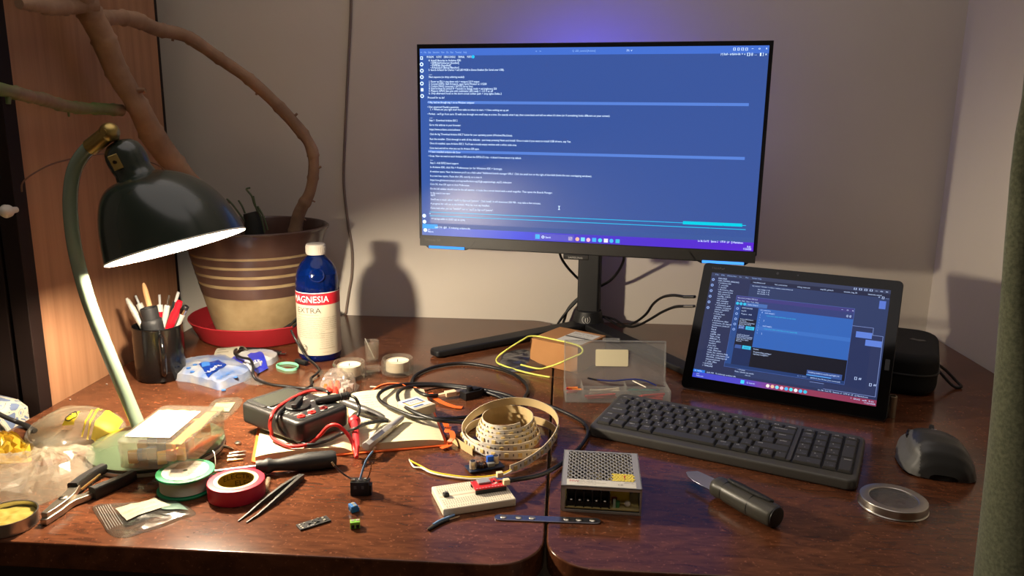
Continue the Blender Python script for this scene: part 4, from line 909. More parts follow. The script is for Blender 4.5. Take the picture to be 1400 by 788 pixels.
# aluminium tube by the tablet's corner and the zip pouch behind
p = U(1214.5, 573, 0)+Vector((.006, .008, 0))
t = thing('metal_tube', 'short brushed aluminium tube standing behind the right corner of the tablet', 'metal tube', p)
MB().lathe(M('brushed_alu', (150, 140, 122), .35, 1), [(0, 0), (.0058, 0), (.0062, .0008), (.0062, .031), (.0056, .032), (.0045, .032), (.0045, .024), (0, .024)], 28).done('tube', t)
pa = thing('zip_pouch', 'black zipped fabric pouch lying behind the tablet against the right wall', 'pouch', (.536, 1.272, 0), R(-24))
nyl = M('black_nylon', (9, 9, 10), .85, bump=.35, bscale=900, bdist=.0004)
mb = MB(); mb.prism(nyl, rrect(.16, .19, .038, 8), 0, .064, None, .014, 5); mb.done('case', pa, sharp=70)
zi = MB(); zi.tube(M('zip_black', (20, 20, 21), .4), [(x, y, .034) for x, y in rrect(.1612, .1912, .0385, 8)], .0017, 6, closed=True); zi.done('zip', pa)
fg = MB(); fg.prism(M('pouch_patch', (70, 68, 66), .6), [(-.012, -.006), (.004, -.007), (.012, .002), (.006, .007), (-.002, .002), (-.010, .004)], .064, .0646, T(.048, .01, 0, 0, 0, R(-20))); fg.done('patch', pa)
lpx = MB(); lpx.tube(M('cord_loop', (26, 22, 20), .7), spline([(.078, -.01, .034), (.092, -.005, .024), (.108, .0, .008), (.116, -.012, .003), (.104, -.022, .005), (.079, -.026, .030)], 6), .0022, 8); lpx.done('wrist_loop', pa)
# ------------------------------------------------------------ keyboard
A = U(803, 583, .014); B = U(1172, 659, .014); C = U(838, 542, .018)
kx = (B-A); kw = kx.length; kr = math.atan2(kx.y, kx.x); kd = .128
t = thing('keyboard', 'black slim computer keyboard with number pad in front of the tablet', 'keyboard', (A.x, A.y, 0), kr)
kb = M('keyboard_grey', (64, 62, 58), .45); kd_ = M('keyboard_well', (10, 10, 10), .6); kc = M('keycap', (56, 55, 53), .42, bump=.08, bscale=900, bdist=.0002); kl = M('key_legend', (225, 225, 220), .5); kbl = M('key_legend_dim', (120, 125, 140), .5)
tilt = R(3.2)
def kz(y): return .0135+math.tan(tilt)*y
mb = MB()
mb.prism(kb, rrect(kw, kd, .011, 5, kw/2, kd/2), 0, .0135, None, bev=.003)
for v in mb.bm.verts:
    if v.co.z > .006: v.co.z += math.tan(tilt)*v.co.y
KT = T(0, 0, .0135, tilt)
mb.prism(kd_, rrect(kw-.012, kd-.0265, .003, 3, kw/2, kd/2+.0015), .0001, .0006, KT)
mb.prism(kb, rrect(.0052, kd-.028, .001, 2, .7655*kw-.0005, kd/2+.0015), .0004, .0026, KT)
mb.done('case', t)
def key(x, y, w, h, leg='', two=None, lh=.0028):
    k = MB(); bm = bmesh.new(); a = [bm.verts.new(p) for p in ((x, y, .0007), (x+w, y, .0007), (x+w, y+h, .0007), (x, y+h, .0007))]
    i = .0012; b_ = [bm.verts.new(p) for p in ((x+i, y+i*.6, .0038), (x+w-i, y+i*.6, .0038), (x+w-i, y+h-i, .0040), (x+i, y+h-i, .0040))]
    bm.faces.new(a[::-1]); bm.faces.new(b_)
    for q in range(4): bm.faces.new((a[q], a[(q+1) % 4], b_[(q+1) % 4], b_[q]))
    bmesh.ops.bevel(bm, geom=[e for e in bm.edges if e.verts[0].co.z+e.verts[1].co.z > .006], offset=.0006, segments=2, affect='EDGES')
    k.add(bm, kc)
    if leg: k.text(kl, leg, lh, T(x+.0042, y+h-lh-.0042, .0044), maxw=w-.005)
    if two: k.text(kl if len(two) < 3 else kbl, two, lh*.85, T(x+w*.5, y+.0035, .0044), maxw=w*.45)
    k.done('key', t, KT)
# rows from the front: main block 15 units wide
mainw = .7655*kw-.009; u = mainw/15.0; x0k = .0068; rows_y = []; yb = .0155; rh = (kd-.0305)/5.6
g = .0016
def row(y, h, L):
    x = x0k
    for w, s, *two in L:
        key(x+g/2, y, w*u-g, h-.0009, s, two[0] if two else None); x += w*u
row(yb, rh, [(1.15, 'Ctrl'), (1.15, '#'), (1.25, 'start', 'alt opt'), (1.15, 'cmd', 'alt'), (5.0, ''), (1.2, 'cmd', 'alt gr'), (1.2, 'alt', 'ctrl'), (.97, '<'), (.97, 'v', '^'), (.96, '>')])
row(yb+rh, rh, [(1.3, 'shift'), (1, '|', '\\'), (1, 'Y'), (1, 'X', '#'), (1, 'C', '&'), (1, 'V', '@'), (1, 'B', '{'), (1, 'N', '}'), (1, 'M'), (1, ',', '?'), (1, '.', ':'), (1, '-', '_'), (2.7, 'shift')])
row(yb+2*rh, rh, [(1.75, 'caps lock'), (1, 'A'), (1, 'S', 'd'), (1, 'D', 'D'), (1, 'F', '['), (1, 'G', ']'), (1, 'H'), (1, 'J'), (1, 'K'), (1, 'L'), (1, 'U', '"'), (1, "'", '!'), (1, '"', "'"), (1.25, 'enter')])
row(yb+3*rh, rh, [(1.5, 'tab'), (1, 'Q', '\\'), (1, 'W', '|'), (1, 'E'), (1, 'R'), (1, 'T'), (1, 'Z'), (1, 'U'), (1, 'I'), (1, 'O'), (1, 'P'), (1, '/', '('), (1, ')', '('), (1.5, 'enter')])
row(yb+4*rh, rh, [(1, ';', '~'), (1, '+', '1'), (1, 'e', '2'), (1, 's', '3'), (1, 'c', '4'), (1, 'r', '5'), (1, 'z', '6'), (1, 'y', '7'), (1, 'a', '8'), (1, 'i', '9'), (1, 'e', '0'), (1, '=', '%'), (1, "'", '^'), (2, 'backspace')])
row(yb+5*rh, rh*.6, [(1.2, 'esc')]+[(1.06, 'F%d' % i) for i in range(1, 13)]+[(1.08, 'delete')])
nx0 = .7655*kw+.0035; nu = (kw-.0068-nx0)/4; nrh = rh*5.6/5.6
def nk(c, r, s, w=1, h=1, two=None): key(nx0+c*nu+g/2, yb+r*nrh, w*nu-g, h*nrh-.0009, s, two)
for c, r, s, w, h, two in [(0, 0, '0', 2, 1, 'ins'), (2, 0, '.', 1, 1, 'del'), (3, 0, 'enter', 1, 2, None), (0, 1, '1', 1, 1, 'end'), (1, 1, '2', 1, 1, 'v'), (2, 1, '3', 1, 1, 'pgdn'), (0, 2, '4', 1, 1, '<'), (1, 2, '5', 1, 1, None), (2, 2, '6', 1, 1, '>'), (3, 2, '+', 1, 2, None),
                           (0, 3, '7', 1, 1, 'home'), (1, 3, '8', 1, 1, '^'), (2, 3, '9', 1, 1, 'pgup'), (0, 4, 'num', 1, 1, 'lock'), (1, 4, '/', 1, 1, None), (2, 4, '*', 1, 1, None), (3, 4, '-', 1, 1, None), (0, 5, 'calc', 1, .6, None), (1, 5, 'vol', 1, .6, None), (2, 5, 'vol', 1, .6, None), (3, 5, 'lock', 1, .6, None)]:
    nk(c, r, s, w, h, two)

# ------------------------------------------------------------ mouse
p = U(1281, 640, 0)
t = thing('computer_mouse', 'dark grey cordless mouse with thumb rest beside the keyboard', 'mouse', (p.x, p.y+.012, 0), R(-14))
body = M('mouse_graphite', (44, 44, 44), .38); side = M('mouse_side', (84, 84, 82), .5)
L_ = .105; ys = [-.0525, -.050, -.044, -.034, -.018, 0, .018, .034, .046, .0515, .0525]
hs = [.006, .018, .030, .0385, .0425, .041, .036, .029, .022, .015, .008]; ws = [.012, .024, .031, .035, .0355, .034, .033, .033, .0315, .027, .018]
def mfn(uu, v):
    k = v*(len(ys)-1); i = min(int(k), len(ys)-2); f = k-i; f = f*f*(3-2*f) if 0 else f
    y = ys[i]*(1-f)+ys[i+1]*f; h = hs[i]*(1-f)+hs[i+1]*f; w = ws[i]*(1-f)+ws[i+1]*f
    a = PI*uu; c, s_ = -math.cos(a), math.sin(a)
    x = w*(abs(c)**.75)*(1 if c > 0 else -1); z = .002+h*(s_**.62)
    if x < 0: x -= .009*max(0, 1-z/.03)*(1-abs(y)/.06); x += .004*math.exp(-((z-.02)/.008)**2)
    if x > 0: x += .006*max(0, 1-z/.03)
    z -= .10*x*(z/.045)
    return (x, y, z)
mb = MB(); mb.sheet(body, mfn, 40, 40); mb.prism(M('mouse_base', (16, 16, 16), .6), [(x, y) for x, y in rrect(.066, .1, .026, 8)], .0004, .006)
o = mb.done('shell', t, sharp=75)
fo_ = [f for f in o.data.polygons]; o.data.materials.append(side)
for f in fo_:
    c = f.center
    if c.x < -.0235 and c.z < .0365 and f.material_index == 0: f.material_index = 2
MB().sweep(M('mouse_wheel', (20, 20, 20), .6), [(0.0, .036, .0285), (.0035, .036, .0285)], [(.0085*math.cos(q), .0085*math.sin(q)) for q in [2*PI*i/20 for i in range(20)]]).done('scroll_wheel', t)
def on_side(y, z, out_):
    best = None
    for i in range(200):
        q = mfn(.5*i/200, (sum(1 for b in ys if b < y)-1 + (y-ys[sum(1 for b in ys if b < y)-1])/(ys[sum(1 for b in ys if b < y)]-ys[sum(1 for b in ys if b < y)-1]))/(len(ys)-1))
        if best is None or abs(q[2]-z) < abs(best[2]-z): best = q
    return Vector((best[0]-out_, y, best[2]))
for ya, yb_ in ((.010, .021), (.023, .033)):
    MB().tube(M('mouse_button', (14, 14, 15), .35), [on_side(ya+(yb_-ya)*k/4, .0285-.06*(ya+(yb_-ya)*k/4), -.0008) for k in range(5)], .003, 8).done('thumb_button', t)
MB().text(M('logo_grey'), 'logi', .003, T(-.004, .008, .0415)).done('marking', t)

# ------------------------------------------------------------ round tin lid with a window
p = (U(1176, 690)+U(1265, 694))/2
t = thing('tin_lid', 'round silver tin lid with clear window near the curtain', 'tin lid', (p.x, p.y, 0))
alu = M('aluminium', (190, 186, 178), .3, 1)
MB().lathe(alu, [(.0342, .0004), (.0352, 0), (.0358, .0006), (.0352, .0014), (.0346, .002), (.0346, .0092), (.0336, .0102), (.0255, .0102), (.0248, .0094), (.0245, .0094), (.0245, .0088), (.033, .0088), (.0334, .008), (.0334, .002)], 64, None, True).done('rim', t)
MB().cyl(M('clear_window', (225, 225, 225), .08, trans=.95, ior=1.45), .0246, .0082, .0089, None, 48).done('window', t)

# ------------------------------------------------------------ knife with its blade out
a = U(941, 648, .009); b = U(1029, 690, .013)
d = b-a; rz = math.atan2(d.y, d.x); L = .125
t = thing('knife', 'stubby fixed blade knife with textured black grip pointing at the keyboard', 'knife', (a.x, a.y, 0), rz)
olive = M('knife_olive', (56, 54, 47), .4); grip = M('knife_grip', (20, 20, 20), .7, bump=.8, bscale=1500, bdist=.0006)
bl = MB(); pts = []
steel = M('knife_steel', (170, 175, 200), .22, 1)
h0 = .0125
prof = [(0, -.004), (.006, -.0075), (.018, -.0095), (.044, -.0095), (.044, .0075), (.010, .0055), (0, -.002)]
XB = T(0, 0, h0, R(24))
bl.prism(steel, [(x, y) for x, y in prof], -.0009, .0009, XB, bev=.0003); bl.done('blade', t)
secs = [(.040, .007, .0068), (.044, .0118, .0105), (.050, .0128, .0112), (.056, .0112, .0102), (.062, .0122, .011), (.085, .0135, .012), (.108, .0130, .0118), (.122, .0125, .0115), (.1245, .0112, .0105)]
hb = MB(); n = 28
vs = []; fs = []
for x, w, h in secs:
    for q in range(n):
        c, s_ = math.cos(2*PI*q/n), math.sin(2*PI*q/n)
        vs.append((x, w*(abs(c)**.85)*(1 if c > 0 else -1), h0+h*(abs(s_)**.85)*(1 if s_ > 0 else -1)))
for i in range(len(secs)-1):
    for q in range(n): fs.append((i*n+q, i*n+(q+1) % n, (i+1)*n+(q+1) % n, (i+1)*n+q))
fs += [list(range(n)), [(len(secs)-1)*n+q for q in range(n)][::-1]]
hb.raw(vs, fs, olive); hb.tube(M('groove_dark', (12, 12, 12), .7), [(.0585, .0117*math.cos(q), h0+.0106*math.sin(q)) for q in [2*PI*i/28 for i in range(28)]], .0006, 6, closed=True)
hb.tube(M('groove_dark'), [(.096, .0133*math.cos(q), h0+.0121*math.sin(q)) for q in [2*PI*i/28 for i in range(28)]], .0006, 6, closed=True)
hb.done('handle', t, sharp=50)
gp = MB(); gp.prism(grip, [(.056, -.003), (.064, -.007), (.10, -.0075), (.114, -.004), (.116, .0), (.114, .004), (.10, .0075), (.064, .007), (.056, .003)], 0, .0035, T(0, .0045, h0+.0098, R(-22)), bev=.0012); gp.done('grip_panel', t)
MB().lathe(M('black_plastic'), [(0, 0), (.0108, 0), (.0108, .0022), (.009, .003), (0, .003)], 24, T(.1238, 0, h0, 0, R(90))).done('end_cap', t)

# ------------------------------------------------------------ power supply
a, rz, L = frame((766, 699), (879, 706)); pw, pd, phh = .0855, .092, .030
t = thing('power_supply', 'silver perforated metal power supply with open terminal strip in front', 'power supply', (a.x, a.y, 0), rz)
zn = M('zinc_sheet', (186, 183, 174), .42, .55)
cs = MB(); th = .0011
cs.bx(zn, 0, pw, 0.004, pd, 0, th); cs.bx(zn, 0, th, .0, pd, th, phh, .0003); cs.bx(zn, pw-th, pw, .0, pd, th, phh, .0003); cs.bx(zn, th, pw-th, pd-th, pd, th, phh)
cs.bx(zn, 0, .0045, 0, th, 0.002, phh-.0); cs.bx(zn, pw-.002, pw, 0, th, 0, phh); cs.bx(zn, .0011, pw-.0011, -.0002, .0012, .0002, .0026)
cs.bx(zn, th, pw-th, 0, th, phh-.0035, phh)
# top sheet with diamond holes
nx_, ny_ = 11, 15
x_a, x_b, y_a, y_b = .006, pw-.0075, .017, pd-.004
cs.bx(zn, 0, pw, 0, y_a, phh-th, phh); cs.bx(zn, 0, pw, y_b, pd, phh-th, phh); cs.bx(zn, 0, x_a, y_a, y_b, phh-th, phh); cs.bx(zn, x_b, pw, y_a, y_b, phh-th, phh)
stepx = (x_b-x_a)/nx_; sy_ = (y_b-y_a)/ny_*1.0
def bar(p, q, w=.0011):
    p, q = Vector(p), Vector(q); dd = q-p; LL = dd.length
    cs.box(zn, LL, w, th*.9, T((p.x+q.x)/2, (p.y+q.y)/2, phh-th/2, 0, 0, math.atan2(dd.y, dd.x)))
hgt = y_b-y_a; run = hgt*stepx/.0088
def clipline(x0_, dx):
    y0_, y1_ = y_a, y_b; xa, xb = x0_, x0_+dx; t0, t1 = 0, 1
    for lo, hi in ((x_a, x_b),):
        if dx > 0: t0, t1 = max(t0, (lo-xa)/dx), min(t1, (hi-xa)/dx)
        else: t0, t1 = max(t0, (hi-xa)/dx), min(t1, (lo-xa)/dx)
    if t1-t0 > .01: bar((xa+dx*t0, y_a+hgt*t0, 0), (xa+dx*t1, y_a+hgt*t1, 0))
k0_ = int(run/stepx)+2
for k in range(-k0_, nx_+k0_+1):
    clipline(x_a+k*stepx, run); clipline(x_a+k*stepx, -run)
cs.done('case', t)
tbk = MB(); bk_ = M('terminal_black', (13, 13, 13), .45)
tbk.bx(bk_, .006, .0525, .004, .016, .0040, .0105); tbk.bx(bk_, .006, .0525, .011, .016, .0048, .0245)
for k in range(6): tbk.bx(bk_, .006+k*.0090, .0075+k*.0090, .0022, .015, .0040, .0235, .0003)
term = tbk.done('terminal_strip', t)
for k in range(5):
    MB().lathe(M('screw_head'), [(0, .0105), (.0028, .0105), (.003, .0118), (.002, .0128), (0, .0128)], 14, T(.0112+k*.0090, .0072, 0)).done('terminal_screw', term)
pc = MB(); pc.bx(M('pcb_tan', (190, 170, 110), .5), .002, pw-.002, .002, pd-.004, .0036, .0048); pc.cyl(M('cap_green', (60, 130, 80), .4), .0028, .0048, .011, T(.0605, .008), 16); pc.sph(M('trim_white', (225, 222, 210), .4), .0034, T(.0712, .009, .0085), n=16)
pc.cyl(M('cap_brown', (96, 40, 34), .4), .003, .0048, .012, T(.0575, .014), 16); pc.cyl(M('led_body', (180, 200, 180), .3), .0016, .0048, .014, T(.0572, .006), 12)
for x, y, r, h in ((.03, .04, .008, .022), (.055, .045, .006, .02), (.068, .03, .007, .02), (.02, .065, .009, .02), (.05, .07, .006, .018)): pc.cyl(M('cap_black', (34, 32, 34), .4), r, .0048, h, T(x, y), 20)
pc.bx(M('transformer_yellow', (205, 180, 60), .5), .052, .074, .02, .042, .0048, .024, .001)
pc.bx(M('heat_sink', (150, 150, 150), .4, 1), .074, .079, .04, .08, .0048, .024); pc.done('circuit_board', t)
lb = MB(); pap = M('label_white', (206, 202, 190), .6)
lb.bx(pap, .006, pw-.006, .002, .0155, phh-.00005, phh+.00025)
lb.text(M('label_red'), 'MW', .0042, T(.0085, .0095, phh+.0003)); lb.text(M('print_dark'), 'MODEL: LRS-50-12', .0018, T(.017, .0115, phh+.0003)); lb.text(ink, 'INPUT: 100-240VAC 50/60Hz 0.95A', .0015, T(.017, .0085, phh+.0003)); lb.text(ink, 'OUTPUT: +12V = 4.2A', .0015, T(.017, .0055, phh+.0003)); lb.text(M('print_dark'), 'CE', .0035, T(.060, .006, phh+.0003)); lb.text(ink, 'MEAN WELL', .0022, T(.067, .0115, phh+.0003), width=.011)
lb.done('rating_label', t)
yl = MB(); yel = M('caution_yellow', (226, 204, 84), .55)
for k in range(7):
    for j in range(5):
        x, y = .056+k*.0033, .0185+j*.0036
        yl.prism(yel, [(x, y), (x+.0015, y+.0019), (x, y+.0038), (x-.0015, y+.0019)] if False else circ(.0019, 6, x+(.0016 if j % 2 else 0), y), phh+.00002, phh+.0003)
yl.text(M('label_red'), '!', .01, T(.066, .021, phh+.0004)); yl.done('warning_sticker', t)

# ------------------------------------------------------------ breadboard with modules
a, rz, L = frame((606, 703), (703, 688), .004)
bw, bd, bh = .081, .055, .0088
t = thing('breadboard', 'white solderless breadboard with a red module in front of the LED coil', 'breadboard', (a.x, a.y, 0), rz)
ivory = M('ivory_plastic', (226, 216, 192), .5); hole = M('socket_hole', (120, 108, 88), .8)
mb = MB(); mb.bx(ivory, 0, bw, 0, bd, 0, bh, .0014); mb.bx(M('groove_shade', (196, 184, 158), .6), .003, bw-.003, bd/2-.0012, bd/2+.0012, bh-.0002, bh+.00015)
mb.done('board', t)
hm = MB()
for i in range(30):
    for j in list(range(5)): 
        for yy in (.0095+j*.0026, bd-.0095-j*.0026): hm.bx(hole, .004+i*.00255, .0050+i*.00255, yy-.0005, yy+.0005, bh+.00002, bh+.00012)
for i in range(28):
    for yy in (.003, .0056, bd-.003, bd-.0056): hm.bx(hole, .005+i*.0026, .0060+i*.0026, yy-.0005, yy+.0005, bh+.00002, bh+.00012)
hm.done('socket_holes', t)
sw = thing('push_button', 'tiny black push button on the left end of the white breadboard', 'button', T(a.x, a.y, 0, 0, 0, rz) @ Vector((.010, .028, bh+.0002)), rz+.1)
mb = MB(); mb.bx(M('black_plastic'), -.003, .003, -.003, .003, 0, .0035, .0004); mb.done('housing', sw); MB().cyl(gry, .0017, .0035, .0052, None, 14).done('plunger', sw)
rm = thing('wifi_module', 'small red circuit board plugged into the right half of the breadboard', 'circuit board', T(a.x, a.y, 0, 0, 0, rz) @ Vector((.058, .031, bh+.0002)), rz)
redp = M('red_pcb', (205, 44, 46), .4)
mb = MB(); mb.bx(redp, -.017, .019, -.0105, .0105, .0048, .0064, .0003)
for k in range(10):
    for s in (-1, 1): mb.bx(M('solder_pad', (225, 200, 190), .35, .7), -.0155+k*.0035, -.0138+k*.0035, s*.0092-.0006, s*.0092+.0006, .0064, .0067)
mb.text(M('print_white'), 'ESP32', .0022, T(.004, -.005, .0066)); mb.done('board', rm)
MB().bx(M('shield_can', (176, 176, 178), .4, .4), -.0105, .0035, -.001, .0085, .0064, .0086, .0004).done('metal_shield', rm)
for s in (-1, 1): MB().bx(M('black_plastic'), -.0165, .0185, s*.0092-.0012, s*.0092+.0012, .0001, .0048).done('pin_header', rm)
mb = MB()
for x, y, c in ((.008, .002, M('black_plastic')), (.012, .006, M('black_plastic')), (.009, -.003, pap), (.014, -.001, M('black_plastic'))): mb.bx(c, x-.0012, x+.0012, y-.0008, y+.0008, .0064, .0074)
mb.done('chips', rm)
for dx, dy in ((.019, -.0085), (.0175, .0105)):
    MB().bx(M('jst_ivory', (236, 214, 168), .5), dx-.0035, dx+.0035, dy-.003, dy+.003, .0064, .0125, .0005).done('connector', rm)
# cable from the module, sweeping round the coil
e0 = T(a.x, a.y, 0, 0, 0, rz) @ Vector((.0785, .032, .0165))
P = [e0, U(697, 657, .0165), U(712, 655, .0150), U(730, 652, .0110), U(748, 646, .0065), U(768, 634, .004), U(786, 619, .0038), U(798, 605, .0038), U(804, 592, .0038), U(799, 580, .0036), U(788, 572, .0036), U(774, 565, .0036), U(755, 557, .0034), U(735, 551, .0034), U(718, 545, .0034), U(722, 534, .0034), U(716, 522, .0034), U(700, 511, .0034), U(672, 502, .0034), U(632, 497, .0034), U(598, 501, .0036), U(572, 511, .0036), U(563, 522, .004), U(568, 533, .009), U(578, 539, .011), U(588, 541, .010), U(598, 541, .0075)]
t = thing('usb_cable', 'long black cable looping from the red module around the LED coil', 'cable', (e0.x, e0.y, 0)); off = Vector((e0.x, e0.y, 0))
MB().tube(cbm, spline([p-off for p in P], 8), .0027, 8).done('cord', t)
d = (P[2]-P[0]); c_ = MB(); c_.sweep(M('plug_black'), [P[0]-off, P[0]-off+d*.25, P[1]-off, P[1]*.4+P[2]*.6-off], [(.0042*math.cos(q), .003*math.sin(q)) for q in [2*PI*i/12 for i in range(12)]], up=(0, 0, 1), scale=[.9, 1, .95, .6])
c_.box(chrome, .006, .003, .012, aim(P[0]-off-d.normalized()*.004, d), .0003); c_.done('plug', t)
p0, p1 = U(598, 541, .0075)-off, U(634, 535, .0085)-off; d = p1-p0
c_ = MB(); bg = M('plug_beige', (222, 196, 160), .45); c_.sweep(bg, [p0, p0+d*.28, p0+d*.3, p0+d*.68, p0+d*.7], [(s*.0036, k*.0022) for s, k in ((1, 1), (-1, 1), (-1, -1), (1, -1))], up=(0, 0, 1), scale=[.6, .9, 1.5, 1.5, 1.3]); c_.sweep(M('usb_shell', (200, 180, 160), .3, 1), [p0+d*.7, p0+d], [(s*.0052, k*.0022) for s, k in ((1, 1), (-1, 1), (-1, -1), (1, -1))], up=(0, 0, 1)); c_.done('usb_plug', t)
# black power injector box with its double looping cable
q0, q1 = U(637, 549, 0), U(668, 541, 0); rz = math.atan2((q1-q0).y, (q1-q0).x)
t = thing('adapter_box', 'small black adapter block with pale plug pushed in behind the notebook', 'adapter', (q0.x, q0.y, 0), rz)
mb = MB(); mb.bx(M('black_plastic'), 0, .030, 0, .017, 0, .012, .0008); mb.bx(M('black_plastic'), .031, .036, .003, .014, .002, .012, .001); mb.cyl(bkp, .0045, 0, .009, T(.012, .008, .010), 16); mb.bx(bkp, .016, .028, .002, .015, .012, .0145, .0005)
mb.done('block', t)
e0 = T(q0.x, q0.y, 0, 0, 0, rz) @ Vector((.036, .008, .006))
nz = .020
P = [e0, U(680, 542, .004), U(692, 549, .003), U(700, 560, .003), U(690, 568, .003), U(664, 568, .004), U(634, 571, .010), U(600, 573, nz), U(570, 571, nz), U(545, 562, nz), U(524, 552, nz), U(517, 542, nz), U(526, 533, nz), U(545, 527, .014), U(570, 525, .008), U(604, 526, .0036), U(642, 530, .0036), U(676, 536, .0036), U(700, 543, .0036), U(712, 552, .003), U(705, 566, .003), U(682, 575, .003), U(652, 577, .005), U(625, 577, .013), U(600, 575, nz+.001), U(576, 568, nz+.003), U(556, 558, nz+.003), U(545, 548, nz+.003), U(544, 538, nz+.003), U(553, 531, .015), U(572, 528, .010), U(604, 528, .004), U(642, 533, .0034), U(674, 539, .0034), U(698, 547, .0034)]
o = MB(); o.tube(cbm, spline(P, 8), .0027, 8); tag(o.done('coiled_cable', world=True), 'black cable lying in two loops over the open notebook corner', 'cable')

# ------------------------------------------------------------ LED strip coil
ledw = M('led_pcb_white', (214, 208, 198), .5); ledb = M('led_back_beige', (196, 172, 124), .6); chip = M('led_chip', (206, 182, 122), .35); resm = M('led_resistor', (60, 56, 54), .5)
CC = U(693, 600, 0)
def C_(a, r, z): return Vector((CC.x+r*math.cos(R(a)), CC.y+r*math.sin(R(a)), z))
hw_ = .0052
P = [U(697, 642, .0062), U(716, 634, .007), U(740, 618, .010), U(756, 600, .018), U(763, 582, .026), U(757, 566, .034), U(742, 556, .038), U(722, 550, .040), U(697, 549, .040), U(670, 555, .036), U(648, 567, .027), U(635, 581, .018), U(632, 594, .010), U(640, 606, .0065), U(658, 616, .0062), U(682, 622, .0062), U(712, 622, .0062), U(742, 617, .0062)]
P += [C_(-14, .062, .0062), C_(14, .066, .0062), C_(45, .064, .0062), C_(80, .060, .0062), C_(115, .057, .0062), C_(150, .055, .0064), C_(180, .054, .0068)]
turns = 4.3; N = int(turns*24)
for i in range(N+1):
    f = i/N; aa = 200+turns*360*f
    if f < .12: r = .054-.014*(f/.12); z = .0068+.001*(f/.12)
    else:
        g_ = (f-.12)/.88; r = .0405-.009*g_+.0012*math.sin(R(aa)); z = .0075+.022*g_**1.1+(.004*g_)*math.sin(R(aa+40))
    P.append(C_(aa, r, z))
path = spline(P, 4)
t = thing('led_strip', 'coil of white LED strip light with yellow wire standing mid desk', 'LED strip', (CC.x, CC.y, 0)); off = Vector((CC.x, CC.y, 0))
path = [p-off for p in path]
def ribbon(mb, mat, d0, d1, seg=None, hh=hw_):
    # a band standing on edge: d0..d1 measured outwards from the coil's middle
    ps = path if seg is None else seg
    n = len(ps); vs = []; fs = []
    for i, p in enumerate(ps):
        tt_ = (ps[min(i+1, n-1)]-ps[max(i-1, 0)]).normalized(); o_ = tt_.cross(Vector((0, 0, 1))).normalized()
        up_ = o_.cross(tt_); lean_ = 0
        for dd, zz in ((d0, -hh), (d1, -hh), (d1, hh), (d0, hh)): vs.append(p+o_*dd+up_*zz)
    for i in range(n-1):
        for q in range(4): fs.append((i*4+q, i*4+(q+1) % 4, (i+1)*4+(q+1) % 4, (i+1)*4+q))
    fs += [(0, 1, 2, 3), tuple((n-1)*4+q for q in (3, 2, 1, 0))]
    mb.raw(vs, fs, mat)
mb = MB(); ribbon(mb, ledw, .0001, .0005); ribbon(mb, ledb, -.0004, .0001)
# chips along the outer face
cum = [0]
for i in range(1, len(path)): cum.append(cum[-1]+(path[i]-path[i-1]).length)
sd = .008; j = 0; kk = 0
while sd < cum[-1]-.004:
    while cum[j+1] < sd: j += 1
    f = (sd-cum[j])/(cum[j+1]-cum[j]); p = path[j].lerp(path[j+1], f); tt_ = (path[j+1]-path[j]).normalized(); o_ = tt_.cross(Vector((0, 0, 1))).normalized()
    X = Matrix.Translation(p+o_*.0005) @ Matrix((tt_, o_.cross(tt_), o_)).transposed().to_4x4()
    if kk % 2 == 0: mb.box(chip, .005, .005, .0014, X @ T(0, 0, .0007), .0002, 1)
    else: mb.box(resm, .0013, .003, .0005, X @ T(0, 0, .0003))
    sd += .0083; kk += 1
mb.done('strip', t)
tail = MB(); seg = [p-off for p in spline([U(617, 599, .0045), U(625, 605, .0048), U(636, 612, .0055), U(646, 618, .006)], 5)]
ribbon(tail, ledb, -.0003, .0003, seg); tail.done('loose_end', t)
ywm = M('yellow_wire', (226, 196, 40), .4); wwm = M('white_wire', (228, 220, 200), .45)
yp = [(699, 642, .0055), (690, 647, .0045), (672, 651, .003), (645, 653, .0025), (615, 650, .0025), (590, 645, .0025), (576, 638, .003), (568, 634, .0045), (561, 630, .006)]
yw = MB(); yw.tube(ywm, spline([U(*p)-off for p in yp], 6), .0011, 8)
yw.tube(wwm, spline([U(p[0]+.3, p[1]+2.2, p[2]-.0003)-off for p in yp[:-2]]+[U(566, 639, .002)-off, U(560, 629, .004)-off], 6), .0011, 8)
yw.tube(M('copper', (215, 190, 150), .3, 1), [U(561, 630, .006)-off, U(559.5, 627, .0075)-off], .0005, 6)
yw.done('lead_wire', t)
# step-down converter behind the breadboard
p = U(642, 652, 0); q = U(689, 645, 0)
t = thing('converter_board', 'small voltage converter board with two round capacitors behind the breadboard', 'circuit board', (p.x, p.y+.004, 0), math.atan2((q-p).y, (q-p).x)+.05)
mb = MB(); mb.bx(M('blue_pcb', (30, 40, 60), .4), 0, .044, 0, .020, .0022, .0036); 
for x, y in ((.003, .003), (.041, .003), (.003, .017), (.041, .017)): mb.cyl(chrome, .0006, .0, .0036, T(x, y), 8)
mb.done('board', t)
for x, y in ((.0065, .008), (.037, .012)):
    cpt = MB(); cpt.lathe(M('cap_can', (206, 196, 180), .3, .6), [(.0036, .0036), (.0042, .004), (.0042, .0055), (.0039, .006), (.0042, .0066), (.0042, .0125), (.0038, .0135), (.003, .0135), (0, .0130)], 24, T(x, y)); cpt.prism(M('cap_black'), circ(.0032, 16, x, y), .0132, .0137); cpt.done('capacitor', t)
cl = MB(); cl.cyl(M('coil_dark', (24, 22, 22), .5), .0058, .0036, .0075, T(.0175, .009), 24)
for k in range(12): cl.lathe(M('copper_coil', (90, 60, 40), .35, 1), [(.0024+.0005*math.cos(q_), .0005*math.sin(q_)) for q_ in [2*PI*i/6 for i in range(6)]], 10, T(.0175+.0052*math.cos(k*PI/6), .009+.0052*math.sin(k*PI/6), .0058, R(90), 0, k*PI/6), True)
cl.done('inductor', t)
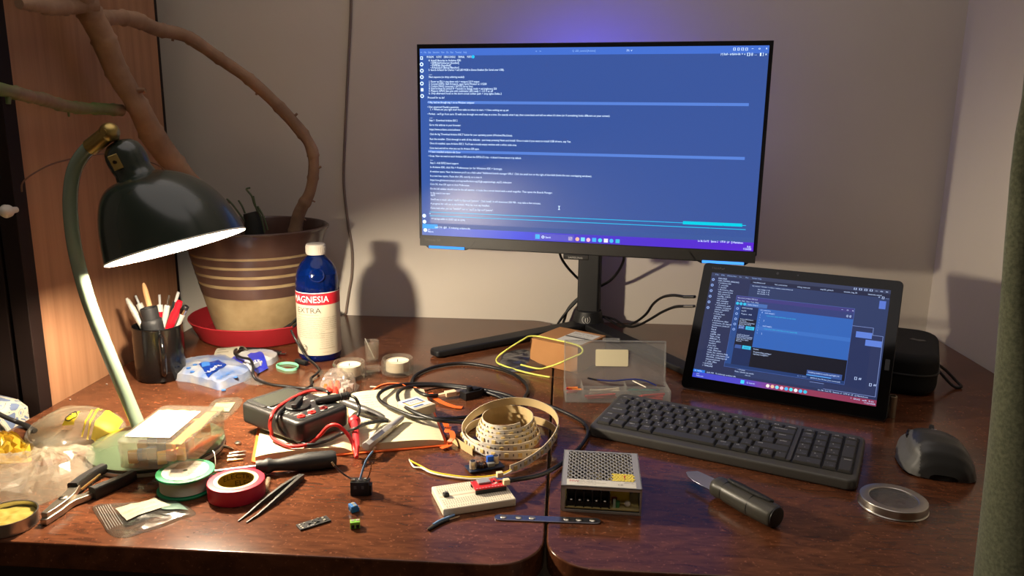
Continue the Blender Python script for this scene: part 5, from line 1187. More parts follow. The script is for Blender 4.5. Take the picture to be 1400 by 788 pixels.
MB().bx(M('trimmer_blue', (32, 88, 190), .4), .0255, .0335, .009, .014, .0036, .0145, .0004).done('trimmer', t)
MB().bx(gry, .024, .033, .003, .0085, .0036, .0085, .0004).done('chip', t)

# ------------------------------------------------------------ organizer box with its lid open
a, rz, L = frame((773, 551), (914, 553)); ow, od, oh = .155, .052, .020
t = thing('organizer_box', 'clear plastic compartment box with lid standing open behind the keyboard', 'organizer', (a.x, a.y, 0), rz)
clr = film('clear_plastic', (250, 251, 251), .24, (222, 222, 216), .40, .18)
mb = MB(); w = .0014
mb.bx(clr, 0, ow, 0, od, 0, w); mb.bx(clr, 0, ow, 0, w, w, oh); mb.bx(clr, 0, ow, od-w, od, w, oh); mb.bx(clr, 0, w, w, od-w, w, oh); mb.bx(clr, ow-w, ow, w, od-w, w, oh)
mb.bx(clr, .026, .0272, w, od-w, w, oh-.002); mb.bx(clr, .092, .0932, od*.45, od-w, w, oh-.002); mb.bx(clr, .0272, ow-w, od*.45, od*.45+w, w, oh-.002)
mb.done('tray', t)
lid = MB(); LH = .060; LX = T(0, od, oh, R(-9))
lid.prism(clr, rrect(ow, LH, .003, 4, ow/2, LH/2), 0, .0014, LX @ T(0, 0, 0, R(90)))
for x0_, x1_, z0_, z1_ in ((0, w, 0, LH), (ow-w, ow, 0, LH), (0, ow, LH-w, LH)): lid.bx(clr, x0_, x1_, -.006, 0, z0_, z1_, X=LX)
lid.bx(clr, .058, .084, -.0065, -.004, LH-.002, LH+.004, .0005, X=LX); lido = lid.done('lid', t)
MB().prism(M('blank_label', (226, 216, 180), .6), rrect(.050, .026, .002, 4, .073, .033), .0002, .0006, LX @ T(0, -.0018, 0, R(90))).done('blank_label', lido)
OW = T(a.x, a.y, 0, 0, 0, rz); rnd = random.Random(3)
def heatshrink(name, lab, c, x, y, ang, n, L0, grp, r=.0016, z=.0016):
    for i in range(n):
        q = OW @ Vector((x+rnd.uniform(-.004, .004), y+rnd.uniform(-.003, .003), z+r+.0001+i*r*1.3))
        o = thing(name, lab, name.replace('_', ' '), X=T(q.x, q.y, q.z-r, 0, 0, rz+ang+rnd.uniform(-.3, .3)), group=grp)
        MB().tube(c, [(-L0/2, 0, r), (L0/2, 0, r)], r, 8).done('tube', o)
heatshrink('shrink_tube', 'red and orange shrink tube piece in the leftmost box compartment', M('tube_red', (196, 46, 40), .5), .013, .036, .3, 4, .016, 'red bits in the organizer')
heatshrink('shrink_tube', 'orange shrink tube piece among the red ones in the box', M('tube_orange', (226, 130, 60), .5), .016, .032, -.2, 2, .014, 'orange bits in the organizer', z=.008)
heatshrink('shrink_tube', 'long red shrink tube in the front row of the clear box', M('tube_red'), .055, .012, .04, 3, .044, 'long red tubes in the organizer', .002)
heatshrink('shrink_tube', 'pale shrink tube in the middle compartment of the clear box', M('tube_pale', (220, 206, 176), .5), .060, .036, .05, 3, .045, 'pale tubes in the organizer', .0018)
heatshrink('shrink_tube', 'teal shrink tube in the right compartment of the clear box', M('tube_teal', (40, 120, 110), .5), .122, .036, -.03, 3, .044, 'teal tubes in the organizer', .002)
heatshrink('shrink_tube', 'short red shrink tube at the right end of the clear box', M('tube_red'), .128, .012, -.05, 3, .036, 'right red tubes in the organizer', .002)
o = MB(); o.tube(M('wire_blue', (30, 46, 120), .45), spline([OW @ Vector(q) for q in [(.04, .044, .022), (.05, .043, .0215), (.075, .042, .0205), (.095, .043, .0225), (.11, .042, .0235), (.125, .040, .0215), (.14, .036, .016)]], 6), .0011, 6)
o.tube(M('black_plastic'), [OW @ Vector(q) for q in [(.036, .045, .0235), (.050, .042, .0215)]], .0014, 6); tag(o.done('jumper_wire', world=True), 'dark blue jumper wire lying across the open clear box', 'wire')
o = MB(); o.tube(wwm, [OW @ Vector(q) for q in [(.104, .040, .0218), (.112, .030, .0205), (.121, .018, .0195)]], .0009, 6); tag(o.done('jumper_wire', world=True), 'thin white wire leaning over the right compartment edge', 'wire')

# ------------------------------------------------------------ cardboard box with shipping label
q = [U(725, 462.5, .044), U(790, 476, .044), U(824, 456, .044), U(761, 446, .044)]
vx = q[1]-q[0]; vy = q[3]-q[0]; rz = math.atan2(vx.y, vx.x); cw = vx.length; perp = Vector((-math.sin(rz), math.cos(rz), 0)); cd = max(.06, vy.dot(perp))
org = Vector((q[0].x, q[0].y, 0))
t = thing('cardboard_box', 'small brown cardboard box with white shipping label under the monitor', 'box', org, rz)
kr_ = M('kraft_card', (178, 128, 78), .75, c2=(166, 116, 68), nscale=14)
mb = MB(); ch_ = .044
mb.bx(kr_, 0, cw, 0, cd, 0, ch_, .0008); mb.bx(M('card_seam', (110, 76, 44), .8), .001, cw-.001, .003, .0036, ch_, ch_+.0002); mb.done('carton', t)
lb = MB(); lb.bx(pap, cw*.42, cw-.004, .018, cd-.012, ch_+.0002, ch_+.0006); lb.bx(M('smudge', (70, 64, 58), .7), cw*.43, cw-.005, cd*.50, cd*.56, ch_+.0006, ch_+.0007)
for i, s in enumerate(['Cainiao  CZ 1103 4423', 'PRAHA 4  140 00', 'AE0012349 77 CZ', 'Customs declaration CN22']): lb.text(M('print_dark'), s, .0032, T(cw*.45, cd-.02-.0058*i-(.006 if i > 1 else 0), ch_+.0008), width=cw*.42)
lb.done('shipping_label', t)
# yellow wire loop resting over the box
P = [U(752, 516, .0014), U(730, 512, .0014), U(704, 505.5, .003), U(688, 500, .004), U(680, 496, .006), U(679, 491, .012), U(684, 485, .022), U(698, 475, .034), U(716, 464, .045), U(724, 460, .0478), U(738, 460.5, .0478), U(760, 465, .0475), U(780, 469.5, .0465), U(791, 473, .0495), U(796.5, 478, .048), U(794, 484, .042), U(780, 490, .034), U(762, 498, .022), U(748, 502.5, .013), U(739, 504.5, .0105), U(728, 503, .010), U(712, 499, .010)]
o = MB(); o.tube(M('neon_wire', (212, 214, 96), .4), spline(P, 8), .0015, 8); o.tube(M('copper'), [U(752, 516, .0014), U(770, 516.5, .0012)], .0004, 6)
tag(o.done('yellow_wire', world=True), 'stiff yellow wire bent into a loop over the cardboard box', 'wire')
# antistatic bag
so_ = [U(x, y, 0) for x, y in [(684, 493), (690, 483), (714, 479), (740, 486), (763, 494), (752, 498), (735, 500), (745, 503), (725, 508), (700, 509), (686, 504), (681, 499)]]
c0 = sum(so_, Vector())/len(so_)
t = thing('antistatic_bag', 'crumpled dark silvery antistatic bag in front of the cardboard box', 'bag', (c0.x, c0.y, 0))
Pw = Pillow([(p.x-c0.x, p.y-c0.y) for p in so_], .007, .55, 28, seed=4)
MB(); mb = MB(); Pw.mesh(mb, M('antistatic_film', (92, 92, 96), .2, .75)); mb.done('bag', t, sharp=25)
# ------------------------------------------------------------ notebook
A0 = U(343, 635, 0); B0 = U(613, 611, 0); rz = math.atan2((B0-A0).y, (B0-A0).x); nw = (B0-A0).length; nd = .205
t = thing('notebook', 'open lined notebook with orange cover and strap under the multimeter', 'notebook', A0, rz)
NB = T(A0.x, A0.y, 0, 0, 0, rz); NI = NB.inverted()
orange = M('orange_cover', (222, 96, 34), .5); paper = M('cream_paper', (206, 195, 160), .75); line = M('ruled_line', (150, 140, 124), .7)
MB().prism(orange, rrect(nw, nd, .008, 5, nw/2, nd/2), 0, .0022, None, bev=.0006).done('cover', t)
mid_ = nw*.5
def page_z(x):
    d = abs(x-mid_)/(nw/2); return .0085+.003*(1-(2*min(1, d)-.9)**2) - (.004*math.exp(-(d/.06)**2))
def block(x0_, x1_, seed):
    mb = MB(); n = 24
    def top_(u, v): x = x0_+(x1_-x0_)*u; y = .004+(nd-.009)*v; return (x, y, page_z(x)-.0015*(abs(2*u-1)**6))
    mb.sheet(paper, top_, n, 8)
    edge = [(x0_+(x1_-x0_)*i/n) for i in range(n+1)]
    for yy in (.004, nd-.005):
        mb.sheet(paper, lambda u, v: (lambda x: (x, yy, .0022+(top_(u, 0)[2]-.0022)*v))(x0_+(x1_-x0_)*u), n, 3)
    for xx, uu in ((x0_, 0), (x1_, 1)): mb.sheet(paper, lambda u, v: (xx, .004+(nd-.009)*u, .0022+(top_(uu, 0)[2]-.0022)*v), 8, 3)
    for k in range(19):
        yy = .014+k*.0098
        mb.sheet(line, lambda u, v: (x0_+.004+(x1_-x0_-.008)*u, yy+.00035*v, page_z(x0_+.004+(x1_-x0_-.008)*u)+.00025-.0015*(abs(2*((x0_+.004+(x1_-x0_-.008)*u-x0_)/(x1_-x0_))-1)**6)), 20, 1)
    return mb
pg = block(.005, mid_-.0005, 1); pgo = pg.done('left_pages', t); pg = block(mid_+.0005, nw-.005, 2); pgr = pg.done('right_pages', t)
# pencilled notes
hn = MB(); pencil = M('pencil_grey', (120, 112, 104), .8)
for i, s in enumerate(['WiFi LED 5V', 'GPIO2 > DIN', 'R 330 ohm', '1000 uF 16V', 'PSU 12V 4A', 'step-down 5V', 'D1 > red']):
    x = mid_+.012+(i % 2)*.008; y = nd-.03-.0098*i
    hn.text(pencil, s, .0036, T(x, y, page_z(x+.02)+.0008))
for i, s in enumerate(['L1 rele', 'test 3.3', 'mode 0-4']):
    x = .012; hn.text(pencil, s, .0036, T(x, .06+.0098*i, page_z(x+.01)+.0006))
hn.done('handwriting', t)
st_ = MB(); sec = [(s*.0035, k*.0004) for s, k in ((1, 1), (-1, 1), (-1, -1), (1, -1))]
P = [NI @ p for p in [U(614, 584, .006), U(611, 590, .012), U(617, 591, .013), U(619, 598, .012), U(615, 604, .008), U(614, 609, .004), U(603, 613, .003)]]
st_.sweep(orange, spline(P, 6), sec, up=(0, 0, 1)); P = [NI @ p for p in [U(604, 572, .0125), U(609, 579, .010), U(611, 584, .007)]]; st_.sweep(orange, spline(P, 5), sec, up=(0, 0, 1)); st_.done('elastic_strap', t)
P = [NI @ p for p in [U(588, 538, .006), U(594, 544, .005), U(606, 551, .003), U(620, 556, .002), U(632, 557.5, .0016)]]
bm_ = MB(); bm_.sweep(orange, spline(P, 6), [(s*.0042, k*.0003) for s, k in ((1, 1), (-1, 1), (-1, -1), (1, -1))], up=(0, 0, 1)); bm_.done('ribbon_marker', t)
fl = MB(); P = [NI @ p for p in [U(508, 535, .004), U(520, 528, .010), U(534, 525, .013), U(548, 526, .012), U(556, 530, .008)]]
fl.sweep(orange, spline(P, 6), [(s*.006, k*.0006) for s, k in ((1, 1), (-1, 1), (-1, -1), (1, -1))], up=(0, .5, .8)); fl.done('cover_flap', t)
pocket = MB(); P = [NI @ p for p in [U(560, 528, .006), U(566, 529, .010), U(572, 531, .009)]]; pocket.sweep(orange, P, [(s*.006, k*.0006) for s, k in ((1, 1), (-1, 1), (-1, -1), (1, -1))], up=(0, .5, .8)); pocket.done('cover_corner', t)
NZ = .0120                              # height of the open pages

# eraser in its card sleeve, lying on the right page
a, rz, L = frame((566, 574), (600, 564), NZ); b = U(548, 552, NZ)
t = thing('eraser', 'white block eraser in blue and orange sleeve on the notebook page', 'eraser', (a.x, a.y, NZ+.0003), rz+.05)
ew, ed, eh = .038, .038, .013
mb = MB(); mb.bx(M('eraser_white', (186, 174, 150), .6), 0, ew, 0, ed, 0, eh, .0015); mb.done('block', t)
sv = MB(); sw_ = M('sleeve_white', (196, 196, 192), .5); bl_ = M('sleeve_blue', (34, 66, 130), .5); og = M('sleeve_orange', (226, 134, 48), .5)
sv.bx(sw_, .002, ew-.003, .004, ed+.001, eh+.0001, eh+.0006)
for x0_, x1_, y0_, y1_, m_ in ((.004, .031, .030, .033, bl_), (.004, .031, .014, .0165, og), (.004, .0065, .0165, .030, og), (.028, .031, .017, .031, bl_), (.006, .022, .006, .010, bl_)): sv.bx(m_, x0_, x1_, y0_, y1_, eh+.0006, eh+.0008)
sv.text(bl_, 'FACTIS', .0055, T(.008, .0205, eh+.0009), width=.019); sv.done('sleeve', t)

# ------------------------------------------------------------ multimeter
mz = NZ+.0025; mh_ = .028
q0 = U(409, 580, mz+mh_); q1 = U(477, 553, mz+mh_); q3 = U(327, 550, mz+mh_)
rz = math.atan2((q0-q3).y, (q0-q3).x); ml = (q0-q3).length; mwid = .082
org = U(413, 600, mz)
t = thing('multimeter', 'black digital multimeter lying across the notebook with red and black leads', 'multimeter', (q0.x, q0.y, mz), rz)
mm = M('meter_black', (34, 33, 32), .42, bump=.08, bscale=500, bdist=.0003); pm_ = M('print_white')
mb = MB()
def rb(x0_, x1_, y0_, y1_, z0_, z1_, r, bev, mat): mb.prism(mat, rrect(x1_-x0_, y1_-y0_, r, 6, (x0_+x1_)/2, (y0_+y1_)/2), z0_, z1_, None, bev, 4)
rb(-ml, 0, 0, mwid, .0, mh_, .010, .005, mm)
rb(-ml+.004, -.078, .006, mwid-.006, mh_-.001, mh_+.0012, .004, .0006, M('meter_bezel', (40, 40, 39), .5))
mo_ = mb.done('body', t)
dsp = MB(); dsp.prism(M('lcd', (58, 60, 54), .2), rrect(.038, .058, .002, 3, -ml+.030, mwid/2), mh_+.0012, mh_+.0016); dsp.done('display', t)
fp = MB(); fp.bx(M('meter_panel', (26, 26, 26), .5), -.076, -.007, .008, mwid-.008, mh_+.00005, mh_+.0004)
def outl(x0_, x1_, y0_, y1_, w=.0007):
    for a_ in ((x0_, x1_, y0_, y0_+w), (x0_, x1_, y1_-w, y1_), (x0_, x0_+w, y0_, y1_), (x1_-w, x1_, y0_, y1_)): fp.bx(pm_, a_[0], a_[1], a_[2], a_[3], mh_+.0012, mh_+.0016)
outl(-.0745, -.052, .009, .041)
TXm = lambda x, y, s, h: fp.text(pm_, s, h, T(x, y, mh_+.0007, 0, 0, R(90)))
for x, y, s, h in [(-.066, .012, 'DCV', .004), (-.060, .012, '600 V', .003), (-.066, .026, 'OFF', .004), (-.060, .026, '750', .003), (-.066, .054, 'ACV', .004), (-.060, .054, '200m', .003), (-.048, .058, '20k', .003), (-.042, .060, '2000', .003), (-.036, .060, 'hFE', .003), (-.030, .058, '10A', .003), (-.024, .012, '10ADC', .0032), (-.024, .032, 'VΩmA', .0032), (-.024, .052, 'COM', .0034), (-.012, .012, '600V CAT II', .0028), (-.011, .044, 'MAX 250mA', .0028), (-.045, .010, '20µ', .003), (-.038, .010, '200', .003), (-.032, .012, '2m', .003)]: TXm(x, y, s, h)
fp.done('printed_panel', t)
dl = MB(); dl.lathe(M('dial_black', (22, 22, 22), .45), [(0, mh_), (.016, mh_), (.0158, mh_+.003), (.014, mh_+.0042), (0, mh_+.0042)], 40, T(-.046, mwid*.42)); dl.bx(M('dial_black'), -.0035, .0035, -.0155, .0155, mh_+.004, mh_+.010, .0012, T(-.046, mwid*.42, 0, 0, 0, R(35))); dl.done('selector_dial', t)
for k, yy in enumerate((.016, .033, .052)):
    jk = MB(); jk.lathe(M('jack_red', (210, 40, 36), .4) if k < 2 else M('jack_dark', (90, 20, 20), .4), [(.0022, mh_-.004), (.0022, mh_+.0018), (.0048, mh_+.0018), (.0052, mh_+.0006), (.0052, mh_-.0005), (.0022, mh_-.0005)], 24, T(-.016, yy), True)
    jk.cyl(M('jack_hole', (8, 8, 8), .8), .0022, mh_-.003, mh_+.0002, T(-.016, yy), 16); jk.done('jack', t)
ZT = mz+mh_                             # top of the meter
redl = M('lead_red', (214, 46, 42), .42); blkl = M('lead_black', (30, 29, 28), .42)
# red lead: from behind the meter over its top, down the front and up to the probe
P = [U(452, 537, ZT+.006), U(440, 534, ZT+.004), U(424, 535, ZT+.003), U(405, 542, ZT+.003), U(386, 553, ZT+.003), U(376, 561, ZT+.004), U(371, 571, ZT+.002), U(369, 582, ZT-.010), U(371, 591, NZ+.010), U(372, 598, NZ+.004), U(380, 604, NZ+.003), U(395, 610, NZ+.003), U(412, 610, NZ+.003), U(425, 606, NZ+.004), U(437, 596, NZ+.012), U(447, 585, NZ+.024), U(456, 581, NZ+.029), U(465, 584, NZ+.026), U(475, 594, NZ+.016), U(482, 606, NZ+.007), U(485, 616, NZ+.001), U(487, 625, .011), U(488, 622, .012), U(489, 610, .020)]
pr0, pr1 = U(489, 612, NZ+.006), U(484, 573, NZ+.012)
t = thing('test_lead', 'red multimeter lead with upright red probe on the notebook', 'test lead', (pr0.x, pr0.y, NZ)); off = Vector((pr0.x, pr0.y, NZ))
MB().tube(redl, spline([p-off for p in P], 8), .0023, 8).done('cord', t)
d = pr1-pr0; Lp = d.length
pb = MB(); pb.lathe(M('probe_red', (206, 40, 44), .4), [(0, 0), (.0026, 0), (.0034, .01), (.0046, Lp*.45), (.0052, Lp*.80), (.0048, Lp*.83), (.0078, Lp*.86), (.0082, Lp*.93), (.006, Lp*.97), (.0028, Lp), (0, Lp)], 24, aim(pr0-off, d)); pb.done('probe', t)
# black lead and probe
P = [U(450, 541, ZT+.004), U(448, 536, ZT+.010), U(438, 532, ZT+.008), U(424, 532, ZT+.004), U(408, 540, ZT+.0022), U(390, 556, ZT+.0022), U(382, 564, ZT+.004), U(378, 573, ZT+.001), U(380, 584, ZT-.010), U(388, 594, NZ+.010), U(402, 602, NZ+.0032), U(418, 608, NZ+.0032), U(434, 607, NZ+.0036), U(452, 601, NZ+.004), U(468, 593, NZ+.005), U(486, 586, NZ+.018), U(500, 580, NZ+.012), U(516, 577, NZ+.006), U(530, 576, NZ+.0035)]
e1, e0 = U(431, 549, ZT+.005), U(478, 541, ZT+.006)
t = thing('test_lead', 'black multimeter lead with black probe resting over the meter', 'test lead', (e1.x, e1.y, ZT)); off = Vector((e1.x, e1.y, ZT))
MB().tube(blkl, spline([p-off for p in P], 8), .0022, 8).done('cord', t)
d = e0-e1; Lp = d.length
pb = MB(); pb.lathe(M('probe_black', (34, 33, 32), .4), [(0, 0), (.0035, 0), (.0048, .006), (.0054, .02), (.005, Lp*.66), (.0042, Lp*.72), (.0042, Lp*.98), (.003, Lp), (0, Lp)], 20, aim(e1-off, d))
for k in range(6): pb.lathe(M('probe_black'), [(.0042, 0), (.0054, .0006), (.0054, .0016), (.0042, .0022)], 20, aim(e1-off+d*(.72+.042*k), d))
pb.done('probe', t)
P = [e0-off, U(486, 545, ZT+.004)-off, U(491, 556, ZT-.006)-off, U(490, 567, NZ+.020)-off, U(485, 573, NZ+.014)-off]
MB().tube(blkl, spline(P, 8), .0021, 8).done('tail', t)
# second black probe pointing to the right page
a_, b_ = U(466, 548, NZ+.016), U(531, 574, NZ+.0052)
t = thing('probe', 'black tapered test probe lying on the notebook beside the multimeter', 'probe', (b_.x, b_.y, NZ)); off = Vector((b_.x, b_.y, NZ)); d = b_-a_; Lp = d.length
MB().lathe(M('probe_grey', (70, 68, 66), .4), [(0, 0), (.004, 0), (.0052, .008), (.0056, Lp*.45), (.005, Lp*.8), (.0034, Lp*.9), (.0012, Lp*.93), (.0009, Lp), (0, Lp)], 24, aim(a_-off, d)).done('handle', t)
# grey pen on the page
a_, b_ = U(500, 611, NZ+.0058), U(550, 571, NZ+.0062)
t = thing('marker_pen', 'pale grey pen lying slanted across the lower notebook pages', 'pen', (a_.x, a_.y, NZ), 0); off = Vector((a_.x, a_.y, NZ)); d = b_-a_; Lp = d.length
gp_ = M('pen_grey', (176, 172, 164), .35, .3)
pn = MB(); X = aim(a_-off, d); hexs = [(.0058*math.cos(PI/3*k+.5), .0058*math.sin(PI/3*k+.5)) for k in range(6)]
pn.prism(gp_, hexs, 0, Lp*.62, X, bev=.0006); pn.lathe(gp_, [(.0052, Lp*.62), (.0048, Lp*.8), (.004, Lp*.98), (.003, Lp), (0, Lp)], 20, X); pn.done('barrel', t)
cp = MB(); cp.box(M('pen_clip', (206, 202, 194), .3, .6), .0022, .0012, .03, X @ T(0, .0064, .026), .0004); cp.text(M('print_dark'), 'UNI', .003, X @ T(.0053, -.001, .008, 0, R(90), 0)); cp.done('clip', t)

# ------------------------------------------------------------ screwdriver
h0_, h1_ = U(350, 639, .0105), U(461, 627, .0105); tip = U(276, 648, .006)
t = thing('screwdriver', 'screwdriver with black rubber handle and steel shaft before the notebook', 'screwdriver', (h0_.x, h0_.y, 0)); off = Vector((h0_.x, h0_.y, 0)); d = h1_-h0_; Lp = d.length
sh_ = MB(); sh_.tube(M('bright_steel', (215, 210, 205), .22, 1), [h0_-off+d*.02, tip-off], .0029, 12); sh_.done('shaft', t)
MB().lathe(M('rubber_black', (34, 33, 31), .55), [(0, 0), (.0072, 0), (.0082, .004), (.0074, .0085), (.0088, .0115), (.0092, .015), (.0068, .0195), (.007, .026), (.0096, .045), (.0108, Lp*.65), (.0104, Lp*.93), (.0085, Lp*.985), (0, Lp)], 28, aim(h0_-off, d)).done('handle', t)

# ------------------------------------------------------------ reels of tape and solder
c_ = (U(286, 678)+U(358, 675))/2; c_ = U(322, 679, 0)
t = thing('tape_roll', 'roll of red electrical tape lying flat beside the green solder spool', 'tape roll', (c_.x, c_.y+.004, 0), R(10))
tr_, ti = .0305, .0190
MB().lathe(M('tape_red', (186, 36, 58), .38), [(tr_-.0008, 0), (tr_, .0008), (tr_, .0172), (tr_-.0008, .018), (ti+.0045, .018), (ti+.0045, 0)], 64, None, True).done('tape', t)
core = MB(); core.lathe(M('core_cream', (228, 206, 140), .55), [(ti+.0045, .0004), (ti+.0045, .0182), (ti+.0006, .0182), (ti+.0006, .0004)], 64, None, True); core.lathe(M('core_olive', (150, 124, 30), .5), [(ti+.0006, .0181), (ti, .0181), (ti, .0005), (ti+.0006, .0005)], 64, None, True)
def inner(mb, mat, s, h, z, a0, width, r):
    vs, fs, w = glyphs(s); return mb.raw([(r*math.cos(a0-x*width/w/r), r*math.sin(a0-x*width/w/r), z+y*h) for x, y in vs], fs, mat)
inner(core, M('core_ink', (34, 30, 14), .6), 'ELECTRIC', .0058, .0105, R(150), .040, ti-.0003); inner(core, M('core_ink'), 'ELECTRIC', .0058, .0025, R(110), .040, ti-.0003); core.done('core', t)
c_ = U(252, 672, 0)
t = thing('solder_spool', 'green spool of solder wire with white label left of red tape', 'spool', (c_.x, c_.y+.006, 0), R(15))
gs = M('spool_green', (22, 128, 78), .4)
sp_ = MB(); sp_.lathe(gs, [(.006, 0), (.0305, 0), (.031, .0008), (.031, .0022), (.0303, .003), (.018, .003), (.018, .019), (.0303, .019), (.031, .0198), (.031, .0214), (.0303, .022), (.006, .022)], 64, None, True); sp_.done('reel', t)
sw2 = MB(); pr_ = [(.018, .0031)]
for k in range(15): pr_ += [(.0272, .0035+k*.00103), (.0278, .0040+k*.00103)]
pr_ += [(.018, .0189)]; sw2.lathe(M('solder', (196, 190, 165), .4, .6), pr_, 56); sw2.done('solder_winding', t)
lb = MB(); lb.lathe(M('label_white'), [(.0025, .0221), (.0245, .0221), (.0245, .0224), (.0025, .0224)], 56, None, True)
lb.text(M('label_red'), 'Sn60Pb40', .003, T(.004, -.010, .0226)); lb.text(ink, '0.8 mm  50 g', .0024, T(.004, -.015, .0226)); lb.text(ink, 'SOLDER WIRE', .003, T(-.012, .012, .0226)); lb.done('label', t)
fw = MB(); fw.tube(M('solder'), spline([(.029, .004, .0185), (.031, .006, .024), (.029, .016, .032), (.026, .022, .034)], 6), .0005, 6); fw.done('free_end', t)
# clear cellophane scrap draped over the spool
P_ = [U(198, 664, 0), U(222, 644, 0), U(248, 630, 0), U(280, 627, 0), U(276, 640, 0), U(258, 652, 0), U(236, 660, 0), U(214, 664, 0)]
o = MB(); n = 10
ra = [U(200, 663, .002), U(225, 645, .016), U(250, 632, .0225), U(280, 629, .021)]; rb_ = [U(214, 668, .003), U(240, 660, .023), U(262, 656, .0245), U(274, 648, .0245)]
sa, sb = spline(ra, 6), spline(rb_, 6); n = len(sa)-1
def cel(u, v):
    i = u*n; k = min(int(i), n-1); f = i-k; p = sa[k].lerp(sa[k+1], f); q = sb[k].lerp(sb[k+1], f); r = p.lerp(q, v); r.z += .004*math.sin(PI*v)*math.sin(u*PI)+.0015*noise.noise(Vector((u*6, v*4, 0))); return r
o.sheet(film('cellophane', (250, 250, 250), .05, (230, 230, 225), .6, .08), cel, 24, 8, th=.0002)
tag(o.done('cellophane', world=True), 'scrap of clear cellophane draped over the green solder spool', 'wrapper')

# ------------------------------------------------------------ tweezers, clear tube, small parts
a_, b_ = U(333, 715, 0), U(413, 655, 0); d = b_-a_; rz = math.atan2(d.y, d.x); Lp = d.length
t = thing('tweezers', 'black pointed tweezers lying on edge right of the red tape', 'tweezers', a_, rz); tz = M('tweezer_black', (62, 60, 57), .5, .3)
gp2 = NB
for s in (-1, 1):
    mb = MB(); k = [(0, s*.0062 if s > 0 else -.0035, .0006), (Lp*.15, s*.0056, .0014), (Lp*.4, s*.0058, .0030), (Lp*.7, s*.0042, .0042), (Lp*.92, s*.0020, .0042), (Lp, s*.0012, .0036)]
    vs = []; fs = []
    for x, y, h in k: vs += [(x, y-.0006-.0016*(x/Lp), .0003), (x, y+.0006+.0012*(x/Lp), .0003), (x, y+.0006+.0012*(x/Lp), .0003+1.6*h), (x, y-.0006-.0016*(x/Lp), .0003+1.6*h)]
    for i in range(len(k)-1):
        for q in range(4): fs.append((i*4+q, i*4+(q+1) % 4, i*4+4+(q+1) % 4, i*4+4+q))
    fs += [(0, 1, 2, 3), tuple(len(vs)-4+q for q in (3, 2, 1, 0))]
    mb.raw(vs, fs, tz); mb.done('arm', t, sharp=30)
a_, b_ = U(363, 671, .0025), U(367, 655, .0025)
o = thing('clear_tube', 'short clear plastic sleeve between red tape and tweezers', 'tube', (a_.x, a_.y, 0)); off = Vector((a_.x, a_.y, 0))
MB().lathe(film('clear_tube', (250, 245, 235), .3, (230, 215, 190), .5), [(.0024, 0), (.0024, (b_-a_).length), (.0018, (b_-a_).length), (.0018, 0)], 16, aim(a_-off, b_-a_), True).done('sleeve', o)
pins = [((304, 609), (319, 614), .0016, 'slim steel screwdriver bit left of the washer'), ((313, 621), (337, 617), .0018, 'steel bit lying uppermost of three near the notebook corner'), ((311, 625), (336, 622), .0020, 'steel bit lying in the middle of three near notebook'), ((311, 630), (333, 628), .0018, 'brassy bit lying nearest of three by the notebook corner')]
pw_, qw_ = None, None
for (p, q, r, lab) in pins:
    a_, b_ = U(p[0], p[1], r), U(q[0], q[1], r); d = b_-a_; Lp = d.length
    o = thing('driver_bit', lab, 'driver bit', (a_.x, a_.y, 0)); X = aim(a_-Vector((a_.x, a_.y, 0)), d)
    MB().prism(M('bit_steel', (190, 182, 168), .3, 1) if 'brassy' not in lab else M('bit_brass', (220, 190, 120), .3, 1), [(r*1.02*math.cos(PI/3*k+PI/6), r*1.02*math.sin(PI/3*k+PI/6)) for k in range(6)], 0, Lp*.55, X, bev=.0002).done('shank', o)
    MB().lathe(M('bit_steel') if 'brassy' not in lab else M('bit_brass'), [(0, Lp*.55), (r*.62, Lp*.55), (r*.62, Lp*.86), (r*.3, Lp), (0, Lp)], 12, X).done('blade', o)
p = U(325, 608, 0); o = thing('hex_nut', 'tiny crumpled metal nut beside the loose driver bits', 'nut', p, .4)
MB().prism(M('bit_steel'), [(.0042*math.cos(PI/3*k), .0042*math.sin(PI/3*k)) for k in range(6)], 0, .0032, None, bev=.0004).lathe(M('bit_steel'), [(.002, .0032), (.003, .0032), (.003, .0036), (.002, .0036)], 16, None, True).done('body', o)
# black module, blue and green terminal blocks, DC jack
a_, rz, Lp = frame((411, 727), (452, 714)); b_ = U(407, 713)
t = thing('sensor_module', 'small flat black circuit module lying near the front edge', 'circuit board', a_, rz)
mb = MB(); mb.bx(M('black_pcb', (20, 20, 21), .4), 0, .033, 0, .0125, .0004, .0018); mb.done('board', t)
mb = MB()
for k in range(3): mb.cyl(M('pad_silver', (225, 220, 205), .3, .8), .0011, .0018, .0022, T(.003, .0022+k*.0038), 10)
for x, y, w, h in ((.012, .007, .003, .004), (.020, .006, .004, .004), (.0275, .004, .002, .0025), (.0275, .009, .002, .002), (.0165, .003, .002, .001), (.0165, .010, .002, .001), (.008, .010, .0016, .001), (.023, .0105, .002, .001)): mb.bx(M('black_plastic') if w > .0025 else M('pad_silver'), x-w/2, x+w/2, y-h/2, y+h/2, .0018, .0028)
mb.text(M('print_white'), 'A1 GND', .0016, T(.008, .0015, .0019)); mb.done('components', t)
def block_(name, lab, px, py, rz, col):
    p = U(px, py, 0); t = thing(name, lab, 'terminal block', p, rz)
    mb = MB(); mb.bx(col, 0, .0098, 0, .0074, .0006, .0078, .0005); mb.bx(col, .0, .0098, .0074, .0086, .0006, .0052, .0003); mb.done('housing', t)
    for k in (.0026, .0074):
        MB().lathe(M('pad_silver'), [(0, .0078), (.0019, .0078), (.0019, .0083), (0, .0083)], 14, T(k, .0044)).done('screw', t)
        MB().bx(M('socket_dark', (20, 20, 24), .7), k-.0015, k+.0015, -.0002, .0004, .0014, .0050).done('wire_entry', t)
    for k in (.0026, .0074): MB().tube(M('pad_silver'), [(k, .0075, .004), (k+.001, .0105, .0035)], .0004, 6).done('pin', t)
